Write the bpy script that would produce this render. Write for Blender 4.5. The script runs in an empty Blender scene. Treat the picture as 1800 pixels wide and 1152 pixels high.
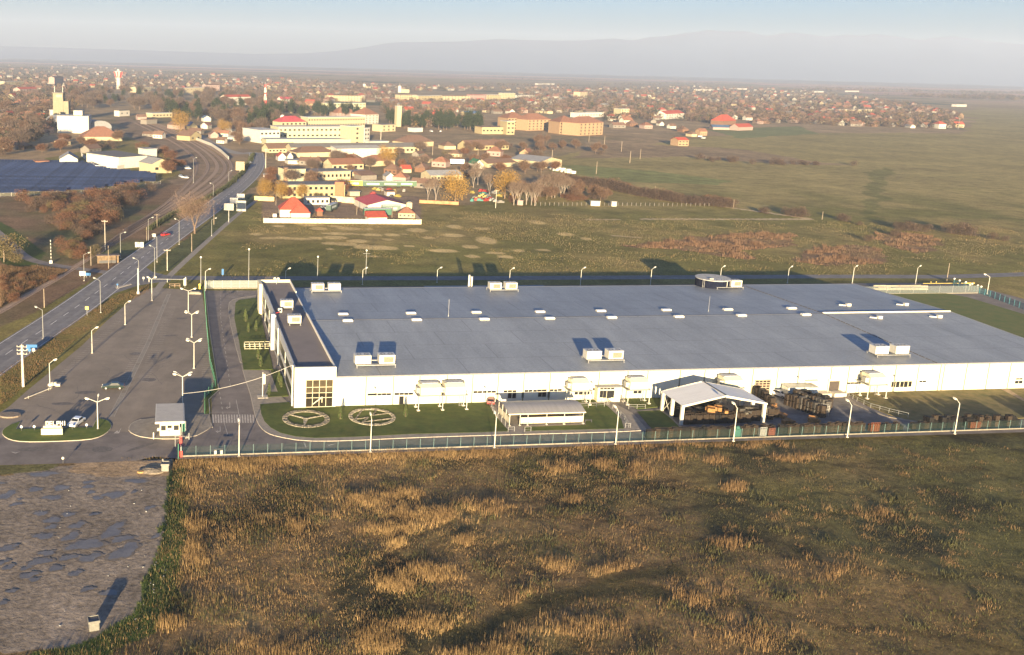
import bpy, math, random
import numpy as np
from mathutils import Vector, Matrix
random.seed(7); rng = np.random.default_rng(7)
SC = bpy.context.scene
COL = SC.collection
# ---------------------------------------------------------------- survey: picture point -> place on the plain
CAM_H = 70.0; F, CX, CY, PITCH, ROLL = 1703.1, 558.56, 463.03, .2052, .0268
YAW = -.1506; RZ = -YAW                                   # direction of the factory's long front
_f = np.array([0, math.cos(PITCH), -math.sin(PITCH)]); _u = np.array([0, math.sin(PITCH), math.cos(PITCH)]); _r = np.array([1., 0, 0])
_R = math.cos(ROLL)*_r + math.sin(ROLL)*_u; _U = -math.sin(ROLL)*_r + math.cos(ROLL)*_u
def ray(px, py): return _f + _R*(px-CX)/F - _U*(py-CY)/F
def G(px, py, z=0.0):
    d = ray(px, py); t = (z-CAM_H)/d[2]
    return Vector((d[0]*t, d[1]*t, z))
def PX(p):
    d = np.array([p[0], p[1], p[2]-CAM_H]); w = d@_f
    return CX+F*(d@_R)/w, CY-F*(d@_U)/w
def HT(px, py, top, cap=90):
    b = G(px, py); lo, hi = 0., cap
    for _ in range(30):
        m = (lo+hi)/2
        if PX((b.x, b.y, m))[1] > top: lo = m
        else: hi = m
    return m
_c, _s = math.cos(YAW), math.sin(YAW)
def W(u, v, z=0.): return Vector((u*_c+v*_s, -u*_s+v*_c, z))
def UV(p): return p[0]*_c-p[1]*_s, p[0]*_s+p[1]*_c
def guv(px, py, z=0.): return UV(G(px, py, z))
def plane_v(px, py, v):                                   # point of the vertical plane v = const
    d = ray(px, py); dv = d[0]*_s+d[1]*_c; t = v/dv
    return (d[0]*_c-d[1]*_s)*t, CAM_H+d[2]*t
def plane_u(px, py, u):
    d = ray(px, py); du = d[0]*_c-d[1]*_s; t = u/du
    return (d[0]*_s+d[1]*_c)*t, CAM_H+d[2]*t
# ---------------------------------------------------------------- camera
cam = bpy.data.cameras.new('camera'); co = bpy.data.objects.new('camera', cam); COL.objects.link(co)
cam.sensor_width = 36; cam.lens = F*36/1800
cam.shift_x = (900-CX)/1800; cam.shift_y = -(576-CY)/1800
cam.clip_start = 1; cam.clip_end = 60000
m = Matrix((_R, _U, -_f)).transposed().to_4x4(); m.translation = (0, 0, CAM_H); co.matrix_world = m
SC.camera = co
# ---------------------------------------------------------------- sky, sun, exposure
SUN_AZ, SUN_EL = math.radians(5.3), math.radians(7.4)     # shadows run towards azimuth 5.3 degrees east of +Y
w = bpy.data.worlds.new('World'); SC.world = w; w.use_nodes = True
nt = w.node_tree; nt.nodes.clear()
sky = nt.nodes.new('ShaderNodeTexSky'); sky.sky_type = 'NISHITA'; sky.sun_disc = False
sky.sun_elevation = SUN_EL; sky.sun_rotation = SUN_AZ+math.pi; sky.altitude = 100
sky.air_density = 1.0; sky.dust_density = 2.1; sky.ozone_density = 6.0
bg = nt.nodes.new('ShaderNodeBackground'); bg.inputs[1].default_value = .068
out = nt.nodes.new('ShaderNodeOutputWorld')
nt.links.new(sky.outputs[0], bg.inputs[0]); nt.links.new(bg.outputs[0], out.inputs[0])
sl = bpy.data.lights.new('sun', 'SUN'); sl.energy = 5.0; sl.angle = math.radians(.6); sl.color = (1, .78, .46)
so = bpy.data.objects.new('sun', sl); COL.objects.link(so)
sd = Vector((math.sin(SUN_AZ)*math.cos(SUN_EL), math.cos(SUN_AZ)*math.cos(SUN_EL), -math.sin(SUN_EL)))
so.rotation_euler = sd.to_track_quat('-Z', 'Y').to_euler()
SC.view_settings.view_transform = 'Standard'; SC.view_settings.look = 'None'; SC.view_settings.gamma = 1
SC.view_settings.exposure = 2.1
SC.cycles.max_bounces = 4; SC.cycles.diffuse_bounces = 2; SC.cycles.glossy_bounces = 2; SC.cycles.transparent_max_bounces = 12
SC.cycles.volume_bounces = 0
# ---------------------------------------------------------------- materials
_M = {}
ORD = 'first second third fourth fifth sixth seventh eighth ninth tenth eleventh twelfth thirteenth fourteenth fifteenth sixteenth seventeenth eighteenth nineteenth twentieth'.split()
def mat(name, col, var=.12, scale=1.5, rough=.8, metal=0., col2=None, stretch=None, spec=.3, alpha=None, bump=0., glass=False):
    if name in _M: return _M[name]
    m = bpy.data.materials.new(name); m.use_nodes = True; nt = m.node_tree; N = nt.nodes; L = nt.links
    b = N['Principled BSDF']; b.inputs['Roughness'].default_value = rough; b.inputs['Metallic'].default_value = metal
    b.inputs['Specular IOR Level'].default_value = spec
    tc = N.new('ShaderNodeTexCoord'); mp = N.new('ShaderNodeMapping'); L.new(tc.outputs['Object'], mp.inputs[0])
    if stretch: mp.inputs['Scale'].default_value = stretch
    no = N.new('ShaderNodeTexNoise'); no.inputs['Scale'].default_value = scale; no.inputs['Detail'].default_value = 5; no.inputs['Roughness'].default_value = .65
    L.new(mp.outputs[0], no.inputs['Vector'])
    oi = N.new('ShaderNodeObjectInfo')
    mx = N.new('ShaderNodeMix'); mx.data_type = 'RGBA'
    c2 = col2 or tuple(min(1, c*(1+var*2)) for c in col)
    c1 = col if col2 else tuple(c*(1-var*2) for c in col)
    cr = N.new('ShaderNodeMapRange'); cr.inputs[1].default_value = .3; cr.inputs[2].default_value = .7
    L.new(no.outputs[0], cr.inputs[0]); L.new(cr.outputs[0], mx.inputs[0])
    mx.inputs[6].default_value = (*c1, 1); mx.inputs[7].default_value = (*c2, 1)
    hs = N.new('ShaderNodeHueSaturation'); vr = N.new('ShaderNodeMapRange'); vr.inputs[3].default_value = 1-var; vr.inputs[4].default_value = 1+var
    L.new(oi.outputs['Random'], vr.inputs[0]); L.new(vr.outputs[0], hs.inputs['Value']); L.new(mx.outputs[2], hs.inputs['Color'])
    L.new(hs.outputs[0], b.inputs['Base Color'])
    if bump:
        bp = N.new('ShaderNodeBump'); bp.inputs['Strength'].default_value = bump; bp.inputs['Distance'].default_value = .1
        L.new(no.outputs[0], bp.inputs['Height']); L.new(bp.outputs[0], b.inputs['Normal'])
    if alpha is not None: b.inputs['Alpha'].default_value = alpha
    _M[name] = m; return m
def grime(m, amp, scale, stretch=(1, 1, 1), lo=.35, hi=.65):      # large soft stains multiplied into a colour
    nt = m.node_tree; N = nt.nodes; L = nt.links; b = N['Principled BSDF']; src = b.inputs['Base Color'].links[0].from_socket
    tc = N.new('ShaderNodeTexCoord'); mp = N.new('ShaderNodeMapping'); mp.inputs['Scale'].default_value = stretch; L.new(tc.outputs['Object'], mp.inputs[0])
    no = N.new('ShaderNodeTexNoise'); no.inputs['Scale'].default_value = scale; no.inputs['Detail'].default_value = 8; no.inputs['Roughness'].default_value = .72; L.new(mp.outputs[0], no.inputs[0])
    r = N.new('ShaderNodeMapRange'); r.inputs[1].default_value = lo; r.inputs[2].default_value = hi; r.inputs[3].default_value = 1-amp; r.inputs[4].default_value = 1+amp; L.new(no.outputs[0], r.inputs[0])
    v = N.new('ShaderNodeVectorMath'); v.operation = 'SCALE'; L.new(src, v.inputs[0]); L.new(r.outputs[0], v.inputs['Scale']); L.new(v.outputs[0], b.inputs['Base Color']); return m
def attr_mat(name, rough=.95, fine=2.0, amp=.5, bump=.4, mid=.12, spec=.1, trans=False):   # colour zones of the ground + noise grain
    m = bpy.data.materials.new(name); m.use_nodes = True; nt = m.node_tree; N = nt.nodes; L = nt.links
    b = N['Principled BSDF']; b.inputs['Roughness'].default_value = rough; b.inputs['Specular IOR Level'].default_value = spec
    at = N.new('ShaderNodeAttribute'); at.attribute_name = 'zone'
    tc = N.new('ShaderNodeTexCoord')
    prev = at.outputs['Color']
    for sc_, am in ((fine, amp), (mid, amp*.7), (mid*.13, amp*.5)):
        no = N.new('ShaderNodeTexNoise'); no.inputs['Scale'].default_value = sc_; no.inputs['Detail'].default_value = 6; no.inputs['Roughness'].default_value = .7
        L.new(tc.outputs['Object'], no.inputs['Vector'])
        r = N.new('ShaderNodeMapRange'); r.inputs[1].default_value = .3; r.inputs[2].default_value = .7; r.inputs[3].default_value = 1-am; r.inputs[4].default_value = 1+am
        L.new(no.outputs[0], r.inputs[0])
        v = N.new('ShaderNodeVectorMath'); v.operation = 'SCALE'; L.new(prev, v.inputs[0]); L.new(r.outputs[0], v.inputs['Scale']); prev = v.outputs[0]
        if sc_ == fine and bump:
            bp = N.new('ShaderNodeBump'); bp.inputs['Strength'].default_value = bump; bp.inputs['Distance'].default_value = .25
            L.new(no.outputs[0], bp.inputs['Height']); L.new(bp.outputs[0], b.inputs['Normal'])
    L.new(prev, b.inputs['Base Color'])
    return m
# ---------------------------------------------------------------- mesh helpers
class MB:
    def __init__(s): s.v = []; s.f = []; s.m = []
    def quad(s, a, b, c, d, m=0):
        i = len(s.v); s.v += [tuple(a), tuple(b), tuple(c), tuple(d)]; s.f.append((i, i+1, i+2, i+3)); s.m.append(m)
    def tri(s, a, b, c, m=0):
        i = len(s.v); s.v += [tuple(a), tuple(b), tuple(c)]; s.f.append((i, i+1, i+2)); s.m.append(m)
    def poly(s, pts, m=0):
        i = len(s.v); s.v += [tuple(p) for p in pts]; s.f.append(tuple(range(i, i+len(pts)))); s.m.append(m)
    def box(s, x0, x1, y0, y1, z0, z1, m=0, top=None):
        i = len(s.v)
        s.v += [(x0, y0, z0), (x1, y0, z0), (x1, y1, z0), (x0, y1, z0), (x0, y0, z1), (x1, y0, z1), (x1, y1, z1), (x0, y1, z1)]
        s.f += [(i, i+3, i+2, i+1), (i+4, i+5, i+6, i+7), (i, i+1, i+5, i+4), (i+1, i+2, i+6, i+5), (i+2, i+3, i+7, i+6), (i+3, i, i+4, i+7)]
        s.m += [m, m if top is None else top, m, m, m, m]
        return s
    def bar(s, a, b, r, m=0, r2=None, n=4):
        a = Vector(a); b = Vector(b); d = b-a
        if d.length < 1e-6: return s
        r2 = r if r2 is None else r2
        q = d.to_track_quat('Z', 'Y'); i = len(s.v)
        for p, rr in ((a, r), (b, r2)):
            for k in range(n):
                t = 2*math.pi*(k+.5)/n; s.v.append(tuple(p+q@Vector((math.cos(t)*rr, math.sin(t)*rr, 0))))
        for k in range(n): s.f.append((i+k, i+(k+1) % n, i+n+(k+1) % n, i+n+k)); s.m.append(m)
        s.f.append(tuple(i+n-1-k for k in range(n))); s.m.append(m); s.f.append(tuple(i+n+k for k in range(n))); s.m.append(m)
        return s
    def cone(s, c, rs, n=12, m=0):                       # stack of (radius, z) rings, closed
        i = len(s.v)
        for r, z in rs:
            for k in range(n): t = 2*math.pi*k/n; s.v.append((c[0]+math.cos(t)*r, c[1]+math.sin(t)*r, c[2]+z))
        for j in range(len(rs)-1):
            for k in range(n): a = i+j*n; s.f.append((a+k, a+(k+1) % n, a+n+(k+1) % n, a+n+k)); s.m.append(m)
        s.f.append(tuple(i+n-1-k for k in range(n))); s.m.append(m); a = i+(len(rs)-1)*n; s.f.append(tuple(a+k for k in range(n))); s.m.append(m)
        return s
    def ball(s, c, r, n=10, m=0, sz=1.):
        return s.cone(c, [(max(.01, r*math.sin(math.pi*k/6)), -r*sz*math.cos(math.pi*k/6)) for k in range(7)], n, m)
    def poly3(s, pts): s.poly(pts); return s
    def prism(s, pts, z0, z1, m=0, side=None):
        n = len(pts); i = len(s.v)
        a = sum(pts[k][0]*pts[(k+1) % n][1]-pts[(k+1) % n][0]*pts[k][1] for k in range(n))
        if a < 0: pts = pts[::-1]
        s.v += [(p[0], p[1], z0) for p in pts]+[(p[0], p[1], z1) for p in pts]
        s.f.append(tuple(i+n+k for k in range(n))); s.m.append(m)
        for k in range(n): s.f.append((i+k, i+(k+1) % n, i+n+(k+1) % n, i+n+k)); s.m.append(m if side is None else side)
        return s
    def build(s, name, mats, parent=None, loc=None, rz=0., smooth=False):
        me = bpy.data.meshes.new(name); me.from_pydata(s.v, [], s.f)
        if not isinstance(mats, (list, tuple)): mats = [mats]
        for q in mats: me.materials.append(q)
        if len(mats) > 1: me.polygons.foreach_set('material_index', s.m)
        if smooth: me.polygons.foreach_set('use_smooth', [True]*len(s.f))
        me.update()
        o = bpy.data.objects.new(name, me); COL.objects.link(o)
        if parent: o.parent = parent
        if loc is not None: o.location = loc
        o.rotation_euler.z = rz
        return o
def tag(o, label, cat, group=None, kind=None):
    o['label'] = label; o['category'] = cat
    if group: o['group'] = group
    if kind: o['kind'] = kind
    return o
def thing(name, label, cat, loc=(0, 0, 0), rz=0., group=None):
    o = bpy.data.objects.new(name, None); COL.objects.link(o); o.empty_display_size = .2
    o.location = loc; o.rotation_euler.z = rz
    return tag(o, label, cat, group)
def struct(o): o['kind'] = 'structure'; return o
def dup(o, loc=None, rz=None, label=None, group=None, scale=None, parent=None):
    c = o.copy(); COL.objects.link(c)
    if parent: c.parent = parent
    for ch in KIDS.get(o.name) or list(o.children):
        dup(ch, parent=c)
    if loc is not None: c.location = loc
    if rz is not None: c.rotation_euler.z = rz
    if label: c['label'] = label
    if group: c['group'] = group
    if scale is not None: c.scale = scale if not isinstance(scale, (int, float)) else (scale,)*3
    return c
KIDS = {}
class Proto:                                              # first use hands out the source itself, later uses copy it
    def __init__(s, o): s.o = o; s.used = False; s.kids = list(o.children)
    def put(s, loc, rz=0., label=None, group=None, scale=None):
        if not s.used:
            s.used = True; o = s.o; o.location = loc; o.rotation_euler.z = rz
            if label: o['label'] = label
            if group: o['group'] = group
            if scale is not None: o.scale = scale if not isinstance(scale, (int, float)) else (scale,)*3
            return o
        KIDS[s.o.name] = s.kids
        return dup(s.o, loc, rz, label, group, scale)
def tri_mesh(name, T, colr=None, mats=None, quads=False):  # T: (n,3|4,3) numpy
    n, k = T.shape[:2]; me = bpy.data.meshes.new(name)
    me.vertices.add(n*k); me.vertices.foreach_set('co', T.reshape(-1).astype(np.float32))
    me.loops.add(n*k); me.loops.foreach_set('vertex_index', np.arange(n*k, dtype=np.int32))
    me.polygons.add(n); me.polygons.foreach_set('loop_start', np.arange(0, n*k, k, dtype=np.int32)); me.polygons.foreach_set('loop_total', np.full(n, k, np.int32))
    if colr is not None:
        a = me.color_attributes.new('zone', 'FLOAT_COLOR', 'POINT')
        c = np.ones((n*k, 4), np.float32); c[:, :3] = np.repeat(colr, k, 0); a.data.foreach_set('color', c.reshape(-1))
    me.update(calc_edges=True); me.validate()
    for q in (mats or []): me.materials.append(q)
    o = bpy.data.objects.new(name, me); COL.objects.link(o); return o
def gp(pts, z=0.): return [G(*p, z) for p in pts]
def inpoly(P, poly):                                      # P (n,2), poly world points
    x, y = P[:, 0], P[:, 1]; ins = np.zeros(len(P), bool); n = len(poly)
    for i in range(n):
        x1, y1 = poly[i][0], poly[i][1]; x2, y2 = poly[(i+1) % n][0], poly[(i+1) % n][1]
        if y1 == y2: continue
        c = (y1 > y) != (y2 > y); ins ^= c & (x < (x2-x1)*(y-y1)/(y2-y1)+x1)
    return ins
def vnoise(P, s, seed=0):                                 # cheap smooth value noise on the plain
    x = P[:, 0]/s+seed*17.3; y = P[:, 1]/s+seed*9.1
    xi = np.floor(x).astype(np.int64); yi = np.floor(y).astype(np.int64); fx = x-xi; fy = y-yi
    fx = fx*fx*(3-2*fx); fy = fy*fy*(3-2*fy)
    def h(a, b):
        n = (a*374761393+b*668265263+seed*982451653) & 0x7fffffff
        n = (n ^ (n >> 13))*1274126177 & 0x7fffffff
        return ((n ^ (n >> 16)) & 0xffff)/65535.
    return (h(xi, yi)*(1-fx)+h(xi+1, yi)*fx)*(1-fy)+(h(xi, yi+1)*(1-fx)+h(xi+1, yi+1)*fx)*fy
def fbm(P, s, seed=0, o=4):
    t = 0; a = 1; w_ = 0
    for k in range(o): t = t+a*vnoise(P, s/2**k, seed+k*7); w_ += a; a *= .55
    return t/w_
# ================================================================ SETTING: the plain
def near(P, poly, jit=0., s=4., seed=3):
    Q = P+jit*np.stack([fbm(P, s, seed)-.5, fbm(P, s, seed+50)-.5], -1)*2 if jit else P
    return inpoly(Q, poly)
Z_LOT = gp([(-400, 800), (-200, 845), (0, 838), (100, 822), (250, 808), (306, 806), (300, 838), (292, 900), (283, 950), (262, 1010), (250, 1060), (232, 1085), (190, 1112), (155, 1132), (80, 1143), (-60, 1150), (-400, 1100)])
Z_LOTGRASS = gp([(306, 806), (330, 812), (328, 900), (320, 1000), (305, 1070), (270, 1110), (200, 1150), (60, 1175), (0, 1165), (155, 1125), (235, 1075), (262, 1005), (285, 930), (298, 840)])
Z_SIDEWEED = gp([(328, 812), (372, 806), (360, 900), (352, 1000), (330, 1080), (305, 1100), (322, 1000), (326, 900)])
REED = [gp(q) for q in ([(1085, 433), (1120, 427), (1200, 421), (1270, 414), (1330, 410), (1400, 411), (1409, 417), (1375, 432), (1330, 440), (1300, 455), (1265, 452), (1235, 444), (1190, 437), (1120, 436)],
    [(1530, 414), (1570, 409), (1640, 415), (1668, 427), (1640, 440), (1600, 445), (1565, 433)],
    [(1415, 446), (1440, 436), (1490, 431), (1540, 437), (1565, 455), (1520, 466), (1450, 466), (1400, 462)])]
MOWN = [(600,364,60,3),(520,375,0,0)]
# tan mown swathes in the field behind the factory: centre x, y, half width, half height in the picture
SWATH = [(546,395,26,2.3),(588,398,13,2),(560,402,16,2.5),(612,402,22,2.5),(648,403,8,1.5),(600,411,34,2),(655,413,17,2.5),(690,413,13,2.5),(710,412,6,1.5),(590,418,22,3),(555,419,12,2.5),(523,420,26,2),(470,419,16,2),(628,424,18,3),(580,428,16,2.5),(605,429,20,3),(640,433,15,3),(662,436,40,4),(608,441,0,0),(682,421,10,1.8),(733,405,17,3.5),(752,418,11,2),(800,399,14,3),(797,414,19,3),(780,404,0,0),(846,402,14,2),(855,423,18,6),(826,434,15,3),(893,434,0,0),(780,441,26,2.8),(870,445,17,2),(889,452,14,2.5),(830,451,12,2.5),(912,441,10,2),(955,440,14,2),(995,412,14,2.5),(945,391,12,3),(995,409,0,0),(1030,420,8,2),(655,451,14,1.5),(450,412,12,2),(490,398,10,2),(600,392,9,1.5),(720,433,10,1.5),(580,438,6,1.5),(1180,446,0,0),(670,402,0,0),(495,418,14,1.6)]
def blob_mask(P, px, py, wx, wy):
    c = G(px, py); a = (G(px+wx, py)-G(px-wx, py)).length/2; b = (G(px, py-wy)-G(px, py+wy)).length/2
    q = ((P[:, 0]-c.x)/a)**2+((P[:, 1]-c.y)/b)**2
    return q
DARK_BANDS = [gp(q) for q in ([(800, 1122), (870, 1085), (960, 1052), (1040, 1030), (1110, 1008), (1190, 1000)], [(1000, 1036), (1100, 1030), (1160, 1040)])]  # dark green bands across the rough field, set by colour and shorter blades
TRACKS = [gp(q) for q in ([(455, 1160), (520, 1105), (590, 1050), (660, 990), (740, 935), (860, 890), (1050, 850), (1300, 830)], [(490, 1165), (555, 1110), (625, 1052), (695, 995), (780, 940), (900, 896), (1080, 860), (1320, 838)], [(850, 965), (1100, 905), (1400, 868), (1800, 832)], [(1180, 838), (1450, 815), (1800, 786)], [(1100, 1000), (1400, 930), (1800, 872)])]
def linemask(P, pts, w_):
    d = np.full(len(P), 1e9)
    for a, b in zip(pts, pts[1:]):
        ab = np.array([b.x-a.x, b.y-a.y]); t = np.clip(((P-[a.x, a.y])@ab)/(ab@ab), 0, 1); q = np.array([a.x, a.y])+t[:, None]*ab; d = np.minimum(d, np.hypot(*(P-q).T))
    return np.clip(1.3-d/w_, 0, 1)
def field_marks(P):
    Q = P+np.stack([fbm(P, 6, 61, 2)-.5, fbm(P, 6, 62, 2)-.5], -1)*2.4
    return np.maximum.reduce([linemask(Q, q, 2.0) for q in DARK_BANDS]), np.maximum.reduce([linemask(Q, q, .75) for q in TRACKS])
def ground_colour(P):
    n = len(P); D = np.hypot(P[:, 0], P[:, 1]); x, y = P[:, 0], P[:, 1]; u = x*_c-y*_s; v = x*_s+y*_c
    n1 = fbm(P, 30, 1); n2 = fbm(P, 9, 2); n3 = fbm(P, 200, 3); n4 = fbm(P, 900, 4); n5 = fbm(P, 2.5, 5, 2)
    C = np.zeros((n, 3))
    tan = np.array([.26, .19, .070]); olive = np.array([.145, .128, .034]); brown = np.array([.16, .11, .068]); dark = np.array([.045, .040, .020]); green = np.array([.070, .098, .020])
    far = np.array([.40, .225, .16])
    def mix(a, b, t): t = np.clip(t, 0, 1)[:, None]; return a*(1-t)+b*t
    # pasture
    C[:] = mix(olive, tan, (n1-.5)*2.2+.25+(n3-.5)*1.5)
    C = mix(C, green, ((n3-.58)*4)*(.3+n2))
    # right-hand big pasture is smoother, tan olive
    r = np.clip((u-60)/150, 0, 1)*np.clip((v-440+(n1-.5)*120)/120, 0, 1)
    C = mix(C, np.array([.27, .21, .078])*(1+.35*(n1[:, None]-.5)), r*.85)
    # further plains
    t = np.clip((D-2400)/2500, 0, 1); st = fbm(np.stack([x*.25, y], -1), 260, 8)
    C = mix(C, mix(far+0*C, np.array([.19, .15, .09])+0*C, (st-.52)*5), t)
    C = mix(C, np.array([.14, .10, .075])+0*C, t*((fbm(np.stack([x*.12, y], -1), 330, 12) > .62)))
    # town soil
    # foreground rough field, browner left, greener right
    fg = np.clip((176-v)/3, 0, 1)
    fc = mix(np.array([.175, .112, .052])+0*C, np.array([.100, .088, .032])+0*C, (u-55)/90*.9+(n1-.5)*1.8)
    fc = mix(fc, dark+0*C, (fbm(P, 14, 21)-.50)*6)
    fc = mix(fc, tan*1.1+0*C, (fbm(P, 6, 31)-.64)*5*np.clip(1.2-u/100, 0, 1))
    # wheel marks across the rough field
    tr = np.abs(((u*.42+v*.9)+fbm(P, 40, 66)*26) % 19-9.5)
    fc = mix(fc, fc*.55, (tr < .7)*np.clip((u-20)/40, 0, 1)*.8)
    kf = fg > 0; dm = np.zeros(n); tm = np.zeros(n); dm[kf], tm[kf] = field_marks(P[kf]); fc = mix(fc, np.array([.030, .034, .014])+0*C, dm*.75); fc = mix(fc, fc*.72, tm)
    C = mix(C, fc, fg)
    # verge between road and car park, left thickets
    lf = inpoly(P, gp([(0, 345), (240, 335), (330, 300), (420, 300), (330, 420), (200, 470), (60, 550), (-300, 700), (-500, 420)]))
    C[lf] = mix(np.array([.17, .105, .06])+0*C, np.array([.10, .10, .04])+0*C, (n1-.42)*3)[lf]
    gs = inpoly(P, gp([(-30, 375), (20, 400), (80, 445), (60, 470), (30, 480), (-40, 430)])); C[gs] = green*.75
    m_ = near(P, Z_LOT, .8, 3); C[m_] = (mix(np.array([.235, .19, .148])+0*C, np.array([.19, .155, .122])+0*C, (n2-.4)*3))[m_]
    m_ = near(P, gp([(130, 812), (250, 808), (306, 812), (296, 838), (180, 838), (120, 830)]), .8, 3); C[m_] = (np.array([.29, .205, .125])*(1+.3*(n5-.5))[:, None])[m_]
    m_ = near(P, Z_LOTGRASS, 1., 3, 9); C[m_] = (green*(.75+.6*n2)[:, None])[m_]
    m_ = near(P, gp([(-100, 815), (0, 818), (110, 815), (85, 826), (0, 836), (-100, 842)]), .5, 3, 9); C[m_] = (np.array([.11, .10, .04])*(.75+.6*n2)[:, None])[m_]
    # town ground, yards
    tw = near(P, gp([(-200, 330), (60, 285), (200, 240), (330, 260), (400, 300), (440, 300), (430, 345), (850, 360), (1000, 310), (940, 280), (1250, 240), (1330, 232), (1700, 235), (1700, 180), (1300, 146), (800, 138), (-200, 105)]), 40, 120)
    tc = mix(np.array([.26, .18, .095])+0*C, np.array([.36, .245, .13])+0*C, (n1-.5)*3)
    tc = mix(tc, np.array([.07, .075, .035])+0*C, (n3-.55)*5)
    C[tw] = tc[tw]
    m_ = near(P, gp([(460, 345), (735, 345), (742, 384), (462, 384)]), 1, 5); C[m_] = np.array([.21, .145, .095])
    # scrub strip right of the trailers, brown
    m_ = near(P, gp([(1060, 250), (1300, 262), (1420, 282), (1520, 292), (1380, 290), (1200, 275), (1000, 278)]), 12, 30); C[m_] = (np.array([.24, .165, .088])*(.7+.6*n2)[:, None])[m_]
    m_ = near(P, gp([(1000, 290), (1150, 300), (1290, 318), (1250, 325), (1050, 318), (960, 300)]), 10, 40); C[m_] = (np.array([.17, .17, .055])*(.9+.3*n2)[:, None])[m_]
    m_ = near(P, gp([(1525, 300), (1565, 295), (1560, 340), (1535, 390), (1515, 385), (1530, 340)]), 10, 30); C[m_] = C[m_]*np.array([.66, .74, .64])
    m_ = near(P, gp([(1240, 228), (1400, 222), (1440, 235), (1300, 243)]), 12, 50); C[m_] = np.array([.16, .165, .06])
    # swathes
    for a in SWATH:
        if a[2] <= 0: continue
        q = blob_mask(P, *a)+(n2-.5)*.9; k = q < 1.1
        C[k] = mix(C, np.array([.46, .335, .145])+0*C, (1.1-q)*2.6+.3)[k]
    lane = inpoly(P, gp([(1127, 384.6), (1428, 384.6), (1428, 387), (1127, 386.3)])) | inpoly(P, gp([(1270, 362.5), (1428, 384.5), (1428, 386.5), (1270, 364)])) | inpoly(P, gp([(1075, 413.5), (1125, 417), (1125, 418.5), (1075, 414.5)])) | inpoly(P, gp([(1030, 385.5), (1090, 385.5), (1090, 386.7), (1030, 386.7)]))
    C[lane] = (.42, .32, .19)
    for rp in REED:
        k = near(P, rp, 7, 9); C[k] = (np.array([.17, .105, .055])*(.6+.8*n2)[:, None])[k]
    # lawns outside, by the pavement
    k = near(P, gp([(305, 475), (450, 350), (440, 345), (300, 440), (262, 480)]), .5, 4); C[k] = (np.array([.085, .09, .035])*(.8+.4*n2)[:, None])[k]
    k = near(P, gp([(40, 480), (180, 400), (330, 330), (440, 262), (425, 262), (340, 300), (200, 360), (60, 440)]), 5, 15)&(D > 560); C[k] = np.array([.23, .16, .105])
    k = near(P, gp([(215, 205), (330, 240), (420, 290), (432, 300), (395, 345), (330, 400), (290, 395), (330, 330), (300, 290), (235, 245), (205, 215)]), 12, 22); C[k] = (np.array([.21, .145, .09])*(.75+.5*n2)[:, None])[k]
    return np.clip(C, .005, 1)
def make_ground():
    th = np.linspace(-math.radians(52), math.radians(62), 760)
    r = np.concatenate([[20, 50], np.geomspace(75, 800, 620), np.geomspace(806, 3200, 300)[1:], np.geomspace(3260, 14000, 90)[1:]])
    T, Rr = np.meshgrid(th, r); X = np.sin(T)*Rr; Y = np.cos(T)*Rr
    P = np.stack([X.ravel(), Y.ravel()], -1); n = len(P)
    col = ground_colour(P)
    z = np.zeros(n); v = P[:, 0]*_s+P[:, 1]*_c; u = P[:, 0]*_c-P[:, 1]*_s
    fgm = np.clip((172-v)/8, 0, 1)*(~inpoly(P, Z_LOT))*np.clip((u+8)/10, 0, 1)
    z = -fgm*(.9*fbm(P, 22, 41)*1.0+.25*fbm(P, 5, 43))
    nr, nc = T.shape; idx = np.arange(n).reshape(nr, nc)
    Q = np.stack([idx[:-1, :-1], idx[:-1, 1:], idx[1:, 1:], idx[1:, :-1]], -1).reshape(-1, 4)[:, ::-1]
    me = bpy.data.meshes.new('ground'); me.vertices.add(n)
    me.vertices.foreach_set('co', np.stack([P[:, 0], P[:, 1], z], -1).astype(np.float32).ravel())
    me.loops.add(len(Q)*4); me.loops.foreach_set('vertex_index', Q.ravel().astype(np.int32))
    me.polygons.add(len(Q)); me.polygons.foreach_set('loop_start', np.arange(0, len(Q)*4, 4, dtype=np.int32)); me.polygons.foreach_set('loop_total', np.full(len(Q), 4, np.int32))
    a = me.color_attributes.new('zone', 'FLOAT_COLOR', 'POINT'); c = np.ones((n, 4), np.float32); c[:, :3] = col; a.data.foreach_set('color', c.ravel())
    me.update(calc_edges=True); me.polygons.foreach_set('use_smooth', [True]*len(Q))
    me.materials.append(attr_mat('soil and grass', fine=1.1, amp=.46, bump=.6))
    o = bpy.data.objects.new('ground', me); COL.objects.link(o); struct(o); return o
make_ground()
def fgz(P):                                               # height of the rough field at P
    v = P[:, 0]*_s+P[:, 1]*_c; u = P[:, 0]*_c-P[:, 1]*_s
    return -np.clip((172-v)/8, 0, 1)*(~inpoly(P, Z_LOT))*np.clip((u+8)/10, 0, 1)*(.9*fbm(P, 22, 41)+.25*fbm(P, 5, 43))
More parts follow.
